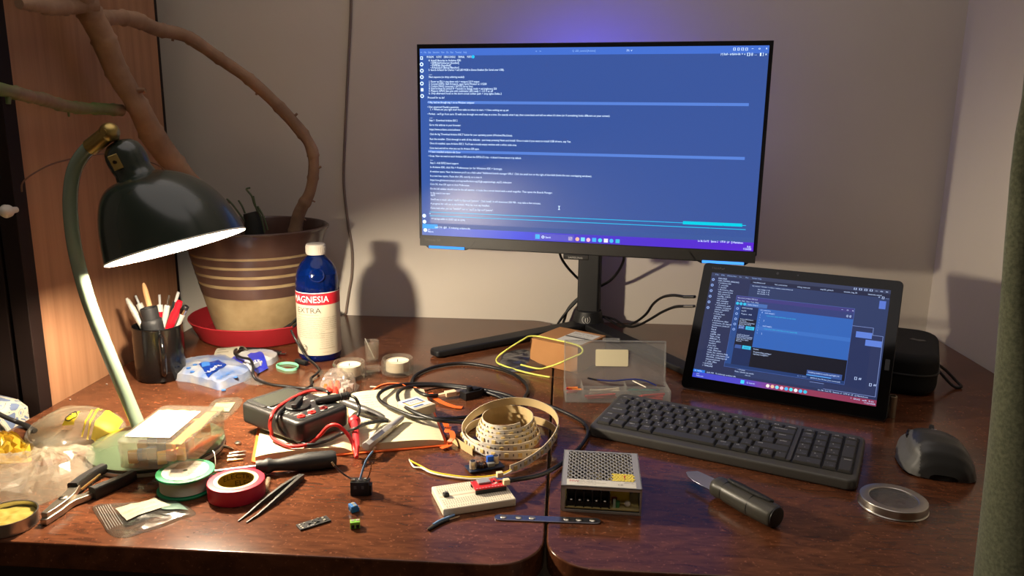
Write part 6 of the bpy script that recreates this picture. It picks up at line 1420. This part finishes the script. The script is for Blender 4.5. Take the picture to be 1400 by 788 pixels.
block_('terminal_block', 'tiny blue screw terminal block in front of the DC socket', 476, 698, R(-52), M('terminal_blue', (36, 108, 176), .4))
block_('terminal_block', 'tiny lime green screw terminal block near the front edge', 479, 725, R(15), M('terminal_green', (126, 186, 62), .45))
a_, rz, Lp = frame((479, 679), (507, 679))
t = thing('power_socket', 'black cube DC socket with three short wires sticking up', 'power socket', a_, rz)
mb = MB(); bkj = M('jack_black', (14, 14, 14), .4); mb.bx(bkj, 0, .0205, 0, .013, .0, .0165, .0006); mb.bx(bkj, .0195, .023, .002, .011, 0, .012, .0005)
for k in (.0055, .0138): mb.bx(M('slot_grey', (70, 70, 70), .5), k-.0014, k+.0014, -.0002, .0002, .0085, .0122)
mb.done('housing', t)
mb = MB()
for x, y in ((.003, .004), (.0105, .004), (.0165, .006)): mb.bx(M('pad_silver'), x-.0018, x+.0018, y-.001, y+.001, .0165, .0188, .0003)
mb.done('tabs', t)
TI_ = T(a_.x, a_.y, 0, 0, 0, rz).inverted(); ya = a_.y+.006
mb = MB(); mb.tube(M('wire_brown', (70, 48, 40), .5), spline([(.003, .004, .018), TI_ @ UY(472, 650, ya), TI_ @ UY(462, 642, ya), TI_ @ UY(457, 637, ya)], 6), .0011, 8); mb.tube(M('copper'), [TI_ @ UY(457, 637, ya), TI_ @ UY(453.5, 632, ya)], .0012, 6); mb.done('brown_wire', t)
mb = MB(); mb.tube(M('wire_lightblue', (112, 146, 184), .45), spline([(.0105, .004, .018), TI_ @ UY(497, 640, ya), TI_ @ UY(502, 628, ya), TI_ @ UY(510, 617, ya)], 6), .0012, 8); mb.tube(M('copper'), [TI_ @ UY(510, 617, ya), TI_ @ UY(513.5, 612, ya)], .0009, 6); mb.done('blue_wire', t)
mb = MB(); mb.tube(M('wire_brown2', (120, 72, 44), .5), spline([(.0175, .006, .018), TI_ @ UY(504.5, 650, ya), TI_ @ UY(507, 640, ya)], 6), .0009, 8); mb.tube(M('copper'), [TI_ @ UY(507, 640, ya), TI_ @ UY(509, 632, ya)], .0007, 6); mb.done('bare_wire', t)
# cut wire offcut before the breadboard
P = [U(584, 724, .0016), U(592, 718, .0018), U(602, 712, .0022), U(612, 708, .0022), U(621, 704.5, .0018)]
o = thing('wire_offcut', 'short blue and black wire offcut at the breadboard corner', 'wire', (P[2].x, P[2].y, 0)); off = Vector((P[2].x, P[2].y, 0))
MB().tube(M('wire_lightblue'), spline([p-off for p in P[1:]], 5), .0014, 8).done('blue_strand', o)
MB().tube(M('wire_black', (20, 20, 20), .5), spline([p-off for p in [U(586, 725, .0016), U(596, 719, .0016), U(606, 714, .0016), U(614, 711, .0016)]], 5), .0013, 8).done('black_strand', o)
mb = MB(); mb.tube(M('copper'), spline([U(614, 711, .0016)-off, U(620, 709, .002)-off, U(628, 706, .0014)-off], 5), .0007, 6); mb.tube(M('copper'), [U(584, 724, .0016)-off, U(592, 718, .0018)-off], .0008, 6); mb.done('bare_ends', o)
# ------------------------------------------------------------ component box resting on the lamp's foot
bz_ = .0213; tz_ = bz_+.032
a_, rz, Lp = frame((157, 604), (255, 607), tz_); b_ = U(194, 549, tz_); ww = Lp-.002
t = thing('parts_box', 'clear plastic box of yellow parts with white label on the lamp base', 'box', (a_.x, a_.y, bz_), rz)
X0 = T(a_.x, a_.y, bz_, 0, 0, rz); dl_ = (X0.inverted() @ Vector((b_.x, b_.y, bz_))).y
dl_ = min(dl_, .112)
clb = film('box_plastic', (250, 248, 243), .08, (225, 220, 205), .6, .08)
def shell(mb, z0_, z1_, cap_z, grow=0):
    r_out = rrect(ww+grow*2, dl_+grow*2, .009, 6, ww/2, dl_/2); r_in = rrect(ww+grow*2-.0028, dl_+grow*2-.0028, .0078, 6, ww/2, dl_/2); n = len(r_out)
    vs = [(x, y, z0_) for x, y in r_out]+[(x, y, z1_) for x, y in r_out]+[(x, y, z1_) for x, y in r_in]+[(x, y, z0_) for x, y in r_in]
    fs = []
    for i in range(n):
        j = (i+1) % n
        for k in range(4): fs.append((k*n+i, k*n+j, ((k+1) % 4)*n+j, ((k+1) % 4)*n+i))
    mb.raw(vs, fs, clb); mb.prism(clb, r_out, cap_z, cap_z+.0013)
mb = MB(); shell(mb, .0, .018, 0); mb.done('tray', t)
mb = MB(); shell(mb, .0185, .032, .0307, .0006); mb.bx(clb, ww*.4, ww*.6, -.004, -.0006, .014, .026, .0006); lido = mb.done('lid', t)
lb = MB(); lb.bx(M('label_white', (176, 174, 166), .6), ww*.05, ww*.70, dl_*.12, dl_*.84, .0322, .0325); pz = .0326
for i, (s, c, w) in enumerate([('CAPACITOR KIT', M('print_dark'), .036), ('10nF 22nF 47nF 100nF', ink, .034), ('220nF 330nF 470nF', ink, .03)]): lb.text(c, s, .0034, T(ww*.12, dl_*.42-.0065*i, pz), width=w)
lb.bx(M('print_yellow', (228, 214, 120), .6), ww*.3, ww*.52, dl_*.16, dl_*.21, pz, pz+.0001); lb.done('label', lido)
rnd = random.Random(5)
cy_m = M('capacitor_yellow', (226, 176, 60), .45); co_m = M('capacitor_orange', (206, 120, 60), .5); cb_m = M('capacitor_blue', (90, 120, 160), .5)
k = 0
for i in range(9):
    for j in range(5):
        x = .012+(ww-.024)*(j+.5*(i % 2))/5+.001; y = .011+(dl_-.022)*i/8; z = .0016+(k % 3)*.0042
        if x > ww-.008: continue
        q = X0 @ Vector((x, y, z)); mcol = cb_m if (j in (1, 2) and i < 3) else (co_m if rnd.random() < .3 else cy_m)
        o = thing('film_capacitor', 'small flat capacitor among many inside the clear parts box', 'capacitor', X=T(q.x, q.y, q.z, 0, 0, rz+rnd.uniform(-.6, .6)), group='capacitors in the clear parts box')
        mb = MB(); mb.bx(mcol, -.0052, .0052, -.0030, .0030, 0, .0150-(k % 3)*.0015, .0012); mb.done('body', o); k += 1
# folded yellow strip at the box's right side
o = thing('component_tape', 'folded yellow tape of parts along the right inside of the box', 'component tape', X=X0 @ T(0, 0, .0225)); mb = MB()
mb.sheet(M('tape_yellow', (236, 206, 110), .5), lambda u, v: (ww*.73+ww*.17*u+.0006*math.sin(u*20), dl_*(.06+.86*v), .0055+.0018*math.sin(v*9)*(u-.3)), 8, 16, th=.0006); mb.sheet(M('tape_yellow'), lambda u, v: (ww*.06+ww*.5*u, dl_*(.87+.08*v), .006+.001*math.sin(u*14)), 16, 4, th=.0006); mb.done('strip', o)
# small bag of parts behind
so_ = [U(x, y, 0) for x, y in [(283, 575), (284, 560), (292, 549), (312, 545), (331, 546), (328, 556), (318, 566), (304, 576)]]
c0 = sum(so_, Vector())/len(so_)
t = thing('parts_bag', 'small clear zip bag of tiny silver parts behind the parts box', 'bag', (c0.x, c0.y, 0))
Pw = Pillow([(p.x-c0.x, p.y-c0.y) for p in so_], .006, .6, 60, seed=11); mb = MB(); Pw.mesh(mb, film('bag_clear', (246, 244, 238), .10, (216, 208, 185), .35, .12)); mb.done('bag', t, sharp=30)
mb = MB(); lbm = M('paper_slip', (176, 166, 132), .7)
mb.raw([(p.x-c0.x, p.y-c0.y, .0022) for p in [U(288, 564), U(296, 553), U(322, 552), U(313, 565)]], [(0, 1, 2, 3)], lbm); mb.done('paper_slip', t)
for i, (x, y, rr) in enumerate([(285, 571, .4), (289, 568, 1.2), (296, 570, .2), (300, 567, 2.0), (303, 571, .9), (293, 572, 2.6)]):
    p = U(x, y, 0); o = thing('header_pin', 'tiny silver part inside the small clear zip bag', 'electronic part', (p.x, p.y, .0012), rr, group='silver parts in the zip bag'); mb = MB(); mb.bx(M('bit_steel'), -.004, .004, -.0012, .0012, 0, .0022, .0003); mb.bx(M('black_plastic'), -.0015, .0015, -.0016, .0016, 0, .003, .0003); mb.done('body', o)

# ------------------------------------------------------------ wire strippers
a_ = U(57, 721, .0); b_ = U(184, 659, 0); d = b_-a_; rz = math.atan2(d.y, d.x); Lp = d.length
t = thing('pliers', 'steel pliers with black handles spread open at the front left', 'pliers', a_, rz)
PI_ = T(a_.x, a_.y, 0, 0, 0, rz).inverted(); L2_ = lambda px, py: PI_ @ U(px, py, 0)
ps = M('plier_steel', (186, 176, 158), .32, 1); ph_ = M('handle_black', (28, 27, 26), .45)
def arm(pts, ws, z0_, z1_, name):
    P = spline(pts, 5); n = len(P); vs_l, vs_r = [], []
    for i, p in enumerate(P):
        tt_ = (P[min(i+1, n-1)]-P[max(i-1, 0)]).normalized(); nn_ = Vector((-tt_.y, tt_.x, 0)); f = i/(n-1)*(len(ws)-1); k = min(int(f), len(ws)-2); w = ws[k]*(1-f+k)+ws[k+1]*(f-k)
        vs_l.append((p.x+nn_.x*w, p.y+nn_.y*w)); vs_r.append((p.x-nn_.x*w, p.y-nn_.y*w))
    return MB().prism(ps, vs_r+vs_l[::-1], z0_, z1_, bev=.0008)
m1 = arm([L2_(60, 720), L2_(78, 706), L2_(97, 692), L2_(120, 684), L2_(134, 676)], [.0032, .0058, .0062, .0042, .004], .0008, .0075, 'a'); m1.bx(ps, 0, .001, 0, .001, .001, .002)
arm1 = m1.done('arm', t)
m2 = arm([L2_(62, 717), L2_(80, 703), L2_(96, 689), L2_(110, 670), L2_(124, 660), L2_(134, 655)], [.0032, .0056, .006, .0042, .0038, .0036], .006, .0125, 'b'); arm2 = m2.done('arm', t)
def grip_(pts, r, parent, name='handle'):
    P = spline(pts, 5); sec = [(r*.62*math.cos(q), r*math.sin(q)) for q in [2*PI*i/12+PI/12 for i in range(12)]]
    sec = [(s*r, k*r*1.25) for s, k in ((.75, 1), (-.75, 1), (-1, .7), (-1, -.7), (-.75, -1), (.75, -1), (1, -.7), (1, .7))]
    MB().sweep(ph_, P, sec, up=(0, 0, 1), scale=lambda u: 1.05-.2*u if u > .04 else 1.15).done(name, parent)
lift = lambda v, z: Vector((v.x, v.y, z))
grip_([lift(L2_(127, 683), .0068), lift(L2_(150, 673), .0068), lift(L2_(168, 665), .0068), lift(L2_(184, 657), .0068)], .0052, arm1)
grip_([lift(L2_(101, 680), .0095), lift(L2_(115, 668), .0095), lift(L2_(130, 658), .0092), lift(L2_(144, 650), .009)], .0050, arm2)
MB().lathe(M('rivet', (210, 200, 180), .25, 1), [(0, .0125), (.0042, .0125), (.0046, .0132), (.003, .0142), (0, .0142)], 20, T(*lift(L2_(88, 696), 0))).done('rivet', t)
# flat steel rod between the handles
P0, P1 = L2_(112, 680), L2_(138, 659); MB().box(M('bit_brass'), .0018, .0018, (P1-P0).length, aim(lift((P0+P1)/2, .009), lift(P1, .009)-lift(P0, .009))).done('spring_rod', t)

# ------------------------------------------------------------ clear bag with a paper label
so_ = [U(x, y, 0) for x, y in [(127, 694), (150, 691), (190, 688), (222, 683), (246, 688), (268, 703), (250, 710), (225, 720), (200, 728), (172, 736), (152, 733), (140, 718)]]
c0 = sum(so_, Vector())/len(so_)
t = thing('zip_bag', 'flat clear zip bag with pale printed label at the front left', 'bag', (c0.x, c0.y, 0))
Pw = Pillow([(p.x-c0.x, p.y-c0.y) for p in so_], .004, .35, 40, seed=21, flat=.3)
mb = MB(); Pw.mesh(mb, film('bag_grey', (236, 233, 226), .07, (215, 210, 195), .7, .12)); mb.done('bag', t, sharp=25)
lc = lambda x, y: U(x, y, 0)-c0
mb = MB(); Pw.drape(mb, M('label_cream', (146, 138, 112), .65), [lc(174, 719), lc(234, 697), lc(213, 686), lc(158, 702)], .0012, div=10)
aa = math.atan2((lc(234, 697)-lc(174, 719)).y, (lc(234, 697)-lc(174, 719)).x)
for i, s in enumerate(['LED strip connector', '2-pin 10 mm  5 pcs', 'No. 4402-118']):
    o_ = lc(176-5*i, 714-4.6*i); Pw.write(mb, ink, s, (o_.x, o_.y), aa, .0028, .0022, .036)
mb.done('paper_label', t)
mb = MB(); zs_ = M('zip_white', (176, 174, 168), .3)
for k in range(7):
    f = k*.22; p, q = lc(130+3.2*k, 695-.3*k), lc(150+3.4*k, 731-.8*k)
    mb.tube(zs_, [Vector((p.x*(1-u)+q.x*u, p.y*(1-u)+q.y*u, Pw.at(p.x*(1-u)+q.x*u, p.y*(1-u)+q.y*u)+.0006)) for u in [.08+i*.84/8 for i in range(9)]], .00018, 5)
mb.done('zip_ridges', t)
mb = MB(); gm = M('antistatic_green', (74, 96, 84), .3, .4); Pw.drape(mb, gm, [lc(222, 704), lc(258, 702), lc(240, 690), lc(218, 693)], .001, div=6); mb.done('inner_card', t)

# ------------------------------------------------------------ open tin at the left front corner
p = U(8, 722, 0)
t = thing('flux_tin', 'open round tin of yellow soldering flux at the front left corner', 'tin', (p.x, p.y+.004, 0)); p = Vector((p.x, p.y+.004, 0))
MB().lathe(alu, [(.0, .0), (.0262, 0), (.0272, .001), (.0272, .0128), (.0278, .0134), (.0278, .0142), (.0266, .0142), (.0262, .0134), (.0262, .0018), (0, .0018)], 56).done('can', t)
MB().sheet(M('flux_yellow', (150, 132, 62), .35, sss=.2), lambda u, v: (.0258*u*math.cos(2*PI*v), .0258*u*math.sin(2*PI*v), .0085+.002*noise.noise(Vector((u*3*math.cos(2*PI*v), u*3*math.sin(2*PI*v), 3)))), 14, 44).done('flux', t)

# ------------------------------------------------------------ plastic bags at the left
def bag(name, label, outl_, h, mat, seed, cr_=.75, sc=17, flat=.5, facet=0):
    so = [U(x, y, 0) for x, y in outl_]; c = sum(so, Vector())/len(so)
    t = thing(name, label, 'plastic bag', (c.x, c.y, 0)); P = Pillow([(p.x-c.x, p.y-c.y) for p in so], h, cr_, sc, seed=seed, flat=flat, facet=facet)
    mb = MB(); P.mesh(mb, mat, 7 if facet else 36); mb.done('bag', t, sharp=3 if facet else 20); return t, P, c
fA = film('bag_ldpe', (250, 247, 236), .17, (225, 216, 188), .6, .12); fC = film('bag_ldpe_c', (250, 248, 243), .19, (230, 220, 196), .65, .12)
tA, PA, cA = bag('zip_bag', 'clear bag with yellow band and oval logo left of the lamp', [(33, 599), (62, 574), (98, 562), (134, 564), (171, 578), (164, 594), (146, 604), (120, 610), (88, 618), (58, 630), (44, 626)], .024, fA, 31, .28, 16)
PYL = lambda pxy, c: U(pxy[0], pxy[1], .012)-Vector((c.x, c.y, .012))
ym = M('bag_yellow', (240, 206, 40), .45)
mb = MB(); lq = [PYL(q, cA) for q in ((124, 596), (153, 594), (168, 573), (148, 568))]
PA.drape(mb, ym, lq, .002, div=10)
for (p, q, r, s) in (((118, 597), (120, 597), (141, 565), (139, 564.5)), ((111, 597), (113, 597), (137, 564), (135, 563.5))): PA.drape(mb, ym, [PYL(k, cA) for k in (p, q, r, s)], .002, div=8)
PA.drape(mb, ym, [PYL(k, cA) for k in ((86, 594), (102, 592), (112, 577), (97, 578))], .002, div=6)
oc = PYL((99, 585.5), cA); ux = (PYL((102, 592), cA)-PYL((112, 577), cA)); ax_ = math.atan2(-ux.y, -ux.x)
ov_ = []
for k in range(28):
    q = 2*PI*k/28; x, y = .0125*math.cos(q), .0062*math.sin(q); ov_.append((oc.x+x*math.cos(ax_)-y*math.sin(ax_), oc.y+x*math.sin(ax_)+y*math.cos(ax_)))
mb.tube(M('print_black', (40, 38, 30), .5), [(x, y, PA.at(x, y)+.003) for x, y in ov_], .0007, 5, closed=True)
o_ = oc-Vector((math.cos(ax_)*.0085-math.sin(ax_)*.003, math.sin(ax_)*.0085+math.cos(ax_)*.003, 0)); PA.write(mb, M('print_black'), 'GES', (o_.x, o_.y), ax_, .006, .004, .016)
mb.done('printed_band', tA)
tB, PB, cB = bag('zip_bag', 'crumpled yellow printed bag at the left edge of the desk', [(-24, 606), (0, 594), (20, 598), (36, 610), (44, 630), (20, 634), (-10, 634), (-30, 626)], .016, film('bag_yellowish', (248, 226, 150), .42, (236, 204, 70), .4, .15), 47, .5, 20, .5, 3)
tC, PC_, cC = bag('plastic_bag', 'large crumpled clear plastic bag in front of the lamp at left', [(-40, 648), (0, 634), (40, 638), (80, 634), (110, 624), (141, 622), (136, 640), (122, 655), (96, 672), (58, 690), (20, 699), (-30, 700)], .030, fC, 55, .3, 12, .5, 3)

# ------------------------------------------------------------ tissue packets, receipts, rubber band
def packet(name, label, outl_, h, seed, mat):
    so = [U(x, y, 0) for x, y in outl_]; c = sum(so, Vector())/len(so)
    t = thing(name, label, 'tissue packet', (c.x, c.y, 0)); P = Pillow([(p.x-c.x, p.y-c.y) for p in so], h, .18, 34, seed=seed, flat=.16, edge=.004)
    mb = MB(); P.mesh(mb, mat, 16); mb.done('wrapper', t, sharp=30); return t, P, c
pw1 = M('tissue_wrap', (140, 140, 140), .4, c2=(84, 104, 144), nscale=34); pw2 = M('tissue_wrap_white', (166, 164, 158), .35, c2=(146, 150, 162), nscale=20)
tP, PP, cP_ = packet('tissue_packet', 'white and blue packet of paper tissues beside the black mug', [(239, 515), (246, 503), (265, 497), (290, 495), (312, 494), (343, 512), (338, 520), (318, 528), (301, 534), (288, 531), (262, 524), (241, 521)], .017, 61, pw1)
bl2 = M('packet_blue', (10, 42, 118), .35); wl_ = M('packet_letter', (205, 205, 205), .4); lb2 = M('packet_lightblue', (52, 100, 165), .4); bl3 = M('packet_navy', (34, 42, 150), .3)
def PQ(px, py, c, z=.014): return U(px, py, z)-Vector((c.x, c.y, z))
mb = MB(); PP.drape(mb, bl2, [PQ(*q, cP_) for q in ((285, 517), (310, 504), (299, 497), (272, 503))], .0012, div=8); PP.drape(mb, lb2, [PQ(*q, cP_) for q in ((277, 508), (288, 506), (286, 501), (276, 503))], .0018, div=4)
p0_, p1_ = PQ(287, 514, cP_), PQ(309, 502, cP_); PP.write(mb, wl_, 'Velvet', (p0_.x, p0_.y), math.atan2((p1_-p0_).y, (p1_-p0_).x), .010, .0026, .034)
p0_, p1_ = PQ(300, 520, cP_), PQ(329, 507, cP_); PP.write(mb, lb2, 'SOFT', (p0_.x, p0_.y), math.atan2((p1_-p0_).y, (p1_-p0_).x), .008, .002, .04)
for x, y in ((258, 507), (263, 510), (267, 504), (322, 514), (305, 523)):
    q = PQ(x, y, cP_); mb.prism(lb2, circ(.0035, 8, q.x, q.y), PP.at(q.x, q.y)+.0006, PP.at(q.x, q.y)+.0016)
mb.done('print', tP)
tQ, PQ2, cQ = packet('tissue_packet', 'opened dark blue and white tissue packet in front of the red saucer', [(308, 500), (322, 488), (345, 482), (364, 484), (381, 489), (374, 498), (358, 503), (345, 508), (325, 511), (312, 508)], .013, 67, pw2)
mb = MB(); PQ2.drape(mb, bl3, [PQ(*q, cQ, .01) for q in ((352, 505), (367, 497), (358, 486), (338, 491))], .0014, div=8); PQ2.drape(mb, bl3, [PQ(*q, cQ, .01) for q in ((310, 500), (326, 505), (335, 497), (320, 490))], .0014, div=6)
p0_, p1_ = PQ(341, 498, cQ), PQ(360, 491, cQ); PQ2.write(mb, wl_, 'Pure', (p0_.x, p0_.y), math.atan2((p1_-p0_).y, (p1_-p0_).x), .009, .0028, .026); mb.done('print', tQ)
ra_ = [U(289, 498, .006), U(326, 500, .013), U(348, 483, .014), U(294, 485, .007)]
a_ = U(291, 497, .0); t = thing('receipt', 'curled white paper receipt between the tissue packets and red saucer', 'paper slip', (a_.x, a_.y, 0)); off = Vector((a_.x, a_.y, 0))
Q0, Q1, Q2_, Q3 = U(290, 497, .001), U(318, 500, .001), U(343, 480, .012), U(304, 478, .010)
mb = MB(); 
def rf(u, v):
    p = (Q0*(1-u)+Q1*u)*(1-v)+(Q3*(1-u)+Q2_*u)*v-off; p.z += .020*math.sin(PI*min(1, v*1.1))*(.6+.4*u)+.0012; return p
mb.sheet(M('receipt_paper', (176, 168, 150), .7), rf, 12, 16, th=.0003)
for i in range(6):
    v0 = .18+i*.09; mb.sheet(ink, lambda u, v: rf(.12+.5*u*(1 if i % 2 else .7), v0+.018*v)+Vector((0, 0, .0007)), 6, 1)
mb.done('slip', t)
# transparent wrapper scrap at the packet's front corner
cr0 = U(342, 522, 0); o = thing('plastic_scrap', 'small shiny clear scrap under the front packet corner', 'plastic scrap', cr0)
Pz = Pillow([(p.x-cr0.x, p.y-cr0.y) for p in [U(332, 521), U(338, 515), U(352, 517), U(365, 524), (U(352, 527)), U(336, 525)]], .004, .8, 80, seed=5); mb = MB(); Pz.mesh(mb, film('cellophane2', (245, 245, 245), .1, (230, 230, 225), .6, .08), 8); mb.done('scrap', o, sharp=25)
rb_c = [(378, 501), (383, 497.5), (394, 496.5), (404, 498), (408, 501.5), (404, 505), (392, 506), (383, 503.5)]
o = MB(); o.sweep(M('mint_rubber', (124, 206, 164), .5), spline([U(x, y, .0022) for x, y in rb_c], 6, True), [(s*.0007, k*.002) for s, k in ((1, 1), (-1, 1), (-1, -1), (1, -1))], up=(0, 0, 1), closed=True)
tag(o.done('rubber_band', world=True), 'mint green rubber band lying left of the water bottle', 'rubber band')
# cable with a twist tie in front of the flowerpot
L = [(382, 481, .006), (368, 479, .008), (352, 477, .012), (336, 476.5, .018), (323, 478, .024), (321, 484, .026), (330, 489, .026), (342, 492, .026), (346, 502, .020), (346, 512, .012), (352, 520, .005), (372, 526, .003), (396, 529, .0026), (418, 531, .0026), (426, 526, .003), (425, 518, .004), (431, 513, .005), (436, 507, .006), (432, 500, .007), (424, 493, .010), (416, 484, .020), (410, 474, .032), (403, 462, .046), (398, 452, .056)]
PB_ = spline(PX(L), 8)
t = thing('charging_cable', 'thin black charging cable bundled with a tie beside the flowerpot', 'cable', (U(397, 470).x, U(397, 470).y, 0)); off = Vector((U(397, 470).x, U(397, 470).y, 0))
mb = MB(); mb.tube(cbm, [p-off for p in PB_], .0021, 8)
yb_ = U(405, 475, 0).y
lp2 = [UY(390, 454, yb_), UY(372, 452, yb_), UY(368, 455.5, yb_), UY(378, 457, yb_), UY(392, 450, yb_), UY(404, 437, yb_), UY(411, 430, yb_), UY(413, 434, yb_), UY(402, 446, yb_), UY(389, 455, yb_), UY(384, 465, yb_), UY(374, 470, yb_), UY(362, 474, yb_-.01), UY(349, 478, yb_-.02), UY(335, 488, yb_-.04), UY(327, 493, yb_-.06)]
mb.tube(cbm, [p-off for p in spline(lp2, 8)], .0021, 8)
lp3 = [UY(385, 451, yb_+.003), UY(398, 443, yb_+.003), UY(410, 436, yb_+.003)]
mb.tube(cbm, [p-off for p in spline(lp3, 8)], .0021, 8); mb.done('cord', t)
mb = MB(); c1_, c2_ = UY(394, 450, yb_)-off, UY(388, 453, yb_)-off; mb.box(M('tie_black', (14, 14, 14), .6), .011, .007, .009, aim((c1_+c2_)/2, c1_-c2_), .002); mb.done('twist_tie', t)
mb = MB(); s0, s1 = U(369, 481.5, .006)-off, U(384, 483, .006)-off; mb.box(M('plug_black'), .0085, .0065, (s1-s0).length, aim((s0+s1)/2, s1-s0), .0015); mb.box(chrome, .006, .003, .010, aim(s1+(s1-s0)*.2, s1-s0), .0005); mb.done('plug', t)
mb = MB(); s0, s1 = U(405, 493, .005)-off, U(419, 497, .005)-off; mb.box(M('plug_black'), .0085, .0065, (s1-s0).length, aim((s0+s1)/2, s1-s0), .0015); mb.done('second_plug', t)

# ------------------------------------------------------------ glass candle holder with tealights
glass = film('clear_glass', (252, 252, 248), .08, (235, 230, 215), 1.0, .05)
gA = U(473, 523, 0)+Vector((0, .021, 0)); gB = U(540, 517, 0)+Vector((0, .021, 0)); gC = U(506.5, 498, 0)+Vector((0, .012, 0))
gm_ = (gA+gB)/2
t = thing('candle_holder', 'clear glass tealight holder with two round cups behind the notebook', 'candle holder', (gm_.x, gm_.y, 0), math.atan2((gB-gA).y, (gB-gA).x)); GI = t.matrix_world.inverted()
for c in (gA, gB):
    q = GI @ c; mb = MB()
    mb.lathe(glass, [(0, 0), (.0225, 0), (.0255, .003), (.0262, .010), (.0262, .023), (.0250, .0275), (.0236, .0275), (.0228, .025), (.0222, .0075), (0, .0065)], 14, T(q.x, q.y, q.z)); mb.done('cup', t, sharp=15)
qa, qb = GI @ gA, GI @ gB; mb = MB(); mb.bx(glass, qa.x+.0255, qb.x-.0255, .004, .018, .004, .014, .003); mb.done('bar', t)
for c, lab in ((gA, 'white tealight in the left cup of the glass holder'), (gB, 'white tealight in the right cup of the glass holder')):
    q = thing('tealight', lab, 'candle', (c.x, c.y, .0068)); MB().lathe(M('tealight_cup', (206, 196, 178), .4, .3), [(0, 0), (.0182, 0), (.0188, .0006), (.0188, .0158), (.0182, .0158), (.0182, .001), (0, .001)], 32).done('cup', q)
    MB().lathe(M('candle_wax', (240, 230, 205), .45, sss=.4), [(0, .0012), (.0180, .0012), (.0180, .0142), (.012, .0136), (.003, .0134), (0, .0140)], 32).done('wax', q); MB().tube(M('wick', (70, 60, 48), .8), [(0, 0, .013), (.0006, 0, .018)], .0007, 6).done('wick', q)
q = thing('glass_vial', 'small upright shot glass standing on the desk behind the candle holder', 'glass', gC)
gh = UY(506, 466, gC.y).z
MB().lathe(glass, [(0, 0), (.0098, 0), (.0105, .002), (.0112, .01), (.0128, gh-.001), (.0125, gh), (.0115, gh), (.0108, gh-.003), (.009, .006), (0, .005)], 12, sharp_ if False else None).done('glass', q, sharp=15)
a_ = gC+Vector((.004, 0, .0056)); b_ = UY(499, 463, gC.y); o = thing('cotton_stick', 'thin white stick leaning inside the small upright glass', 'stick', X=aim(a_, b_-a_)); MB().tube(wht, [(0, 0, .001), (0, 0, (b_-a_).length)], .0009, 8).done('shaft', o)
o = MB(); o.tube(wht, [U(506, 529, .0016), U(517, 529.5, .0016)], .0014, 8); tag(o.done('filter_stub', world=True), 'tiny white paper stub lying below the glass bar', 'paper stub')

# ------------------------------------------------------------ clear plastic tray with orange bits
so_ = [U(x, y, 0) for x, y in [(432, 543), (436, 530), (446, 521), (462, 518), (478, 521), (492, 528), (486, 538), (478, 546), (455, 549)]]
c0 = sum(so_, Vector())/len(so_); t = thing('blister_pack', 'clear plastic blister with orange and clear pieces behind the multimeter', 'blister pack', (c0.x, c0.y, 0))
o2 = [(p.x-c0.x, p.y-c0.y) for p in so_]; mb = MB(); clp = film('blister_plastic', (250, 246, 242), .16, (235, 225, 215), .6, .1)
mb.prism(clp, o2, .0004, .0014); Pz = Pillow([(x*.84, y*.82) for x, y in o2], .026, .35, 50, seed=77, flat=.3, z0=.0014); Pz.mesh(mb, clp, 14); mb.done('blister', t, sharp=28)
om = M('orange_plastic', (236, 92, 40), .35, sss=.1); om2 = M('red_orange', (226, 60, 50), .35); clw = M('clear_pieces', (240, 226, 218), .2, trans=.6)
for i, (x, y, s, mm_) in enumerate([(446, 541, .011, om), (453, 536, .012, om), (459, 545, .010, om2), (450, 546, .010, om2), (462, 536, .009, om)]):
    p = U(x, y, 0)-c0; o = thing('wire_nut', 'orange piece inside the clear blister behind the multimeter', 'connector', (c0.x+p.x, c0.y+p.y, .0022), i*1.3, group='orange pieces in the blister'); MB().lathe(mm_, [(0, 0), (.0045, 0), (.0052, .003), (.0042, .010), (.0026, .0155), (0, .0165)], 8).done('body', o, sharp=20)
for i, (x, y) in enumerate([(468, 544), (474, 540), (480, 537), (470, 535), (476, 533), (465, 530)]):
    p = U(x, y, 0)-c0; o = thing('clear_connector', 'clear piece inside the blister right of the orange ones', 'connector', (c0.x+p.x, c0.y+p.y, .0022), i*.8, group='clear pieces in the blister'); mb = MB(); mb.bx(clw, -.0035, .0035, -.0045, .0045, 0, .012, .001); mb.bx(M('bit_steel'), -.001, .001, -.003, .003, .003, .008); mb.done('body', o)
# white crumbs on the desk
for i, (x, y, lab) in enumerate([(146, 526, 'tiny white crumb right of the lamp arm near the wardrobe'), (96, 547, 'tiny white crumb on the desk below the pine panel')]):
    p = U(x, y, 0); o = MB(); o.sph(wht, .0013, T(p.x, p.y, .0009), 1.2, .8, .6, 8); tag(o.done('paper_crumb', world=True), lab, 'crumb')

# ------------------------------------------------------------ soft overhead fill added to lift the ambient light, no fitting there
la = bpy.data.lights.new('ambient_fill', 'AREA'); la.energy = AMB; la.shape = 'DISK'; la.size = 2.2; la.color = (1, .9, .85)
lo = bpy.data.objects.new('ambient_fill', la); COL.objects.link(lo); lo.location = (-.2, .75, 1.72)
w = bpy.data.worlds.new('World'); S.world = w; w.use_nodes = True; w.node_tree.nodes['Background'].inputs[0].default_value = (0, 0, 0, 1); w.node_tree.nodes['Background'].inputs[1].default_value = 0
S.view_settings.view_transform = 'Standard'; S.view_settings.look = 'None'; S.view_settings.gamma = 1; S.view_settings.exposure = EXPO; S.view_settings.use_curve_mapping = False
S.cycles.use_denoising = True
S.cycles.max_bounces = 16; S.cycles.transparent_max_bounces = 24; S.cycles.transmission_bounces = 12; S.cycles.glossy_bounces = 6; S.cycles.diffuse_bounces = 6
S.cycles.caustics_reflective = False; S.cycles.caustics_refractive = True; S.cycles.sample_clamp_indirect = 6
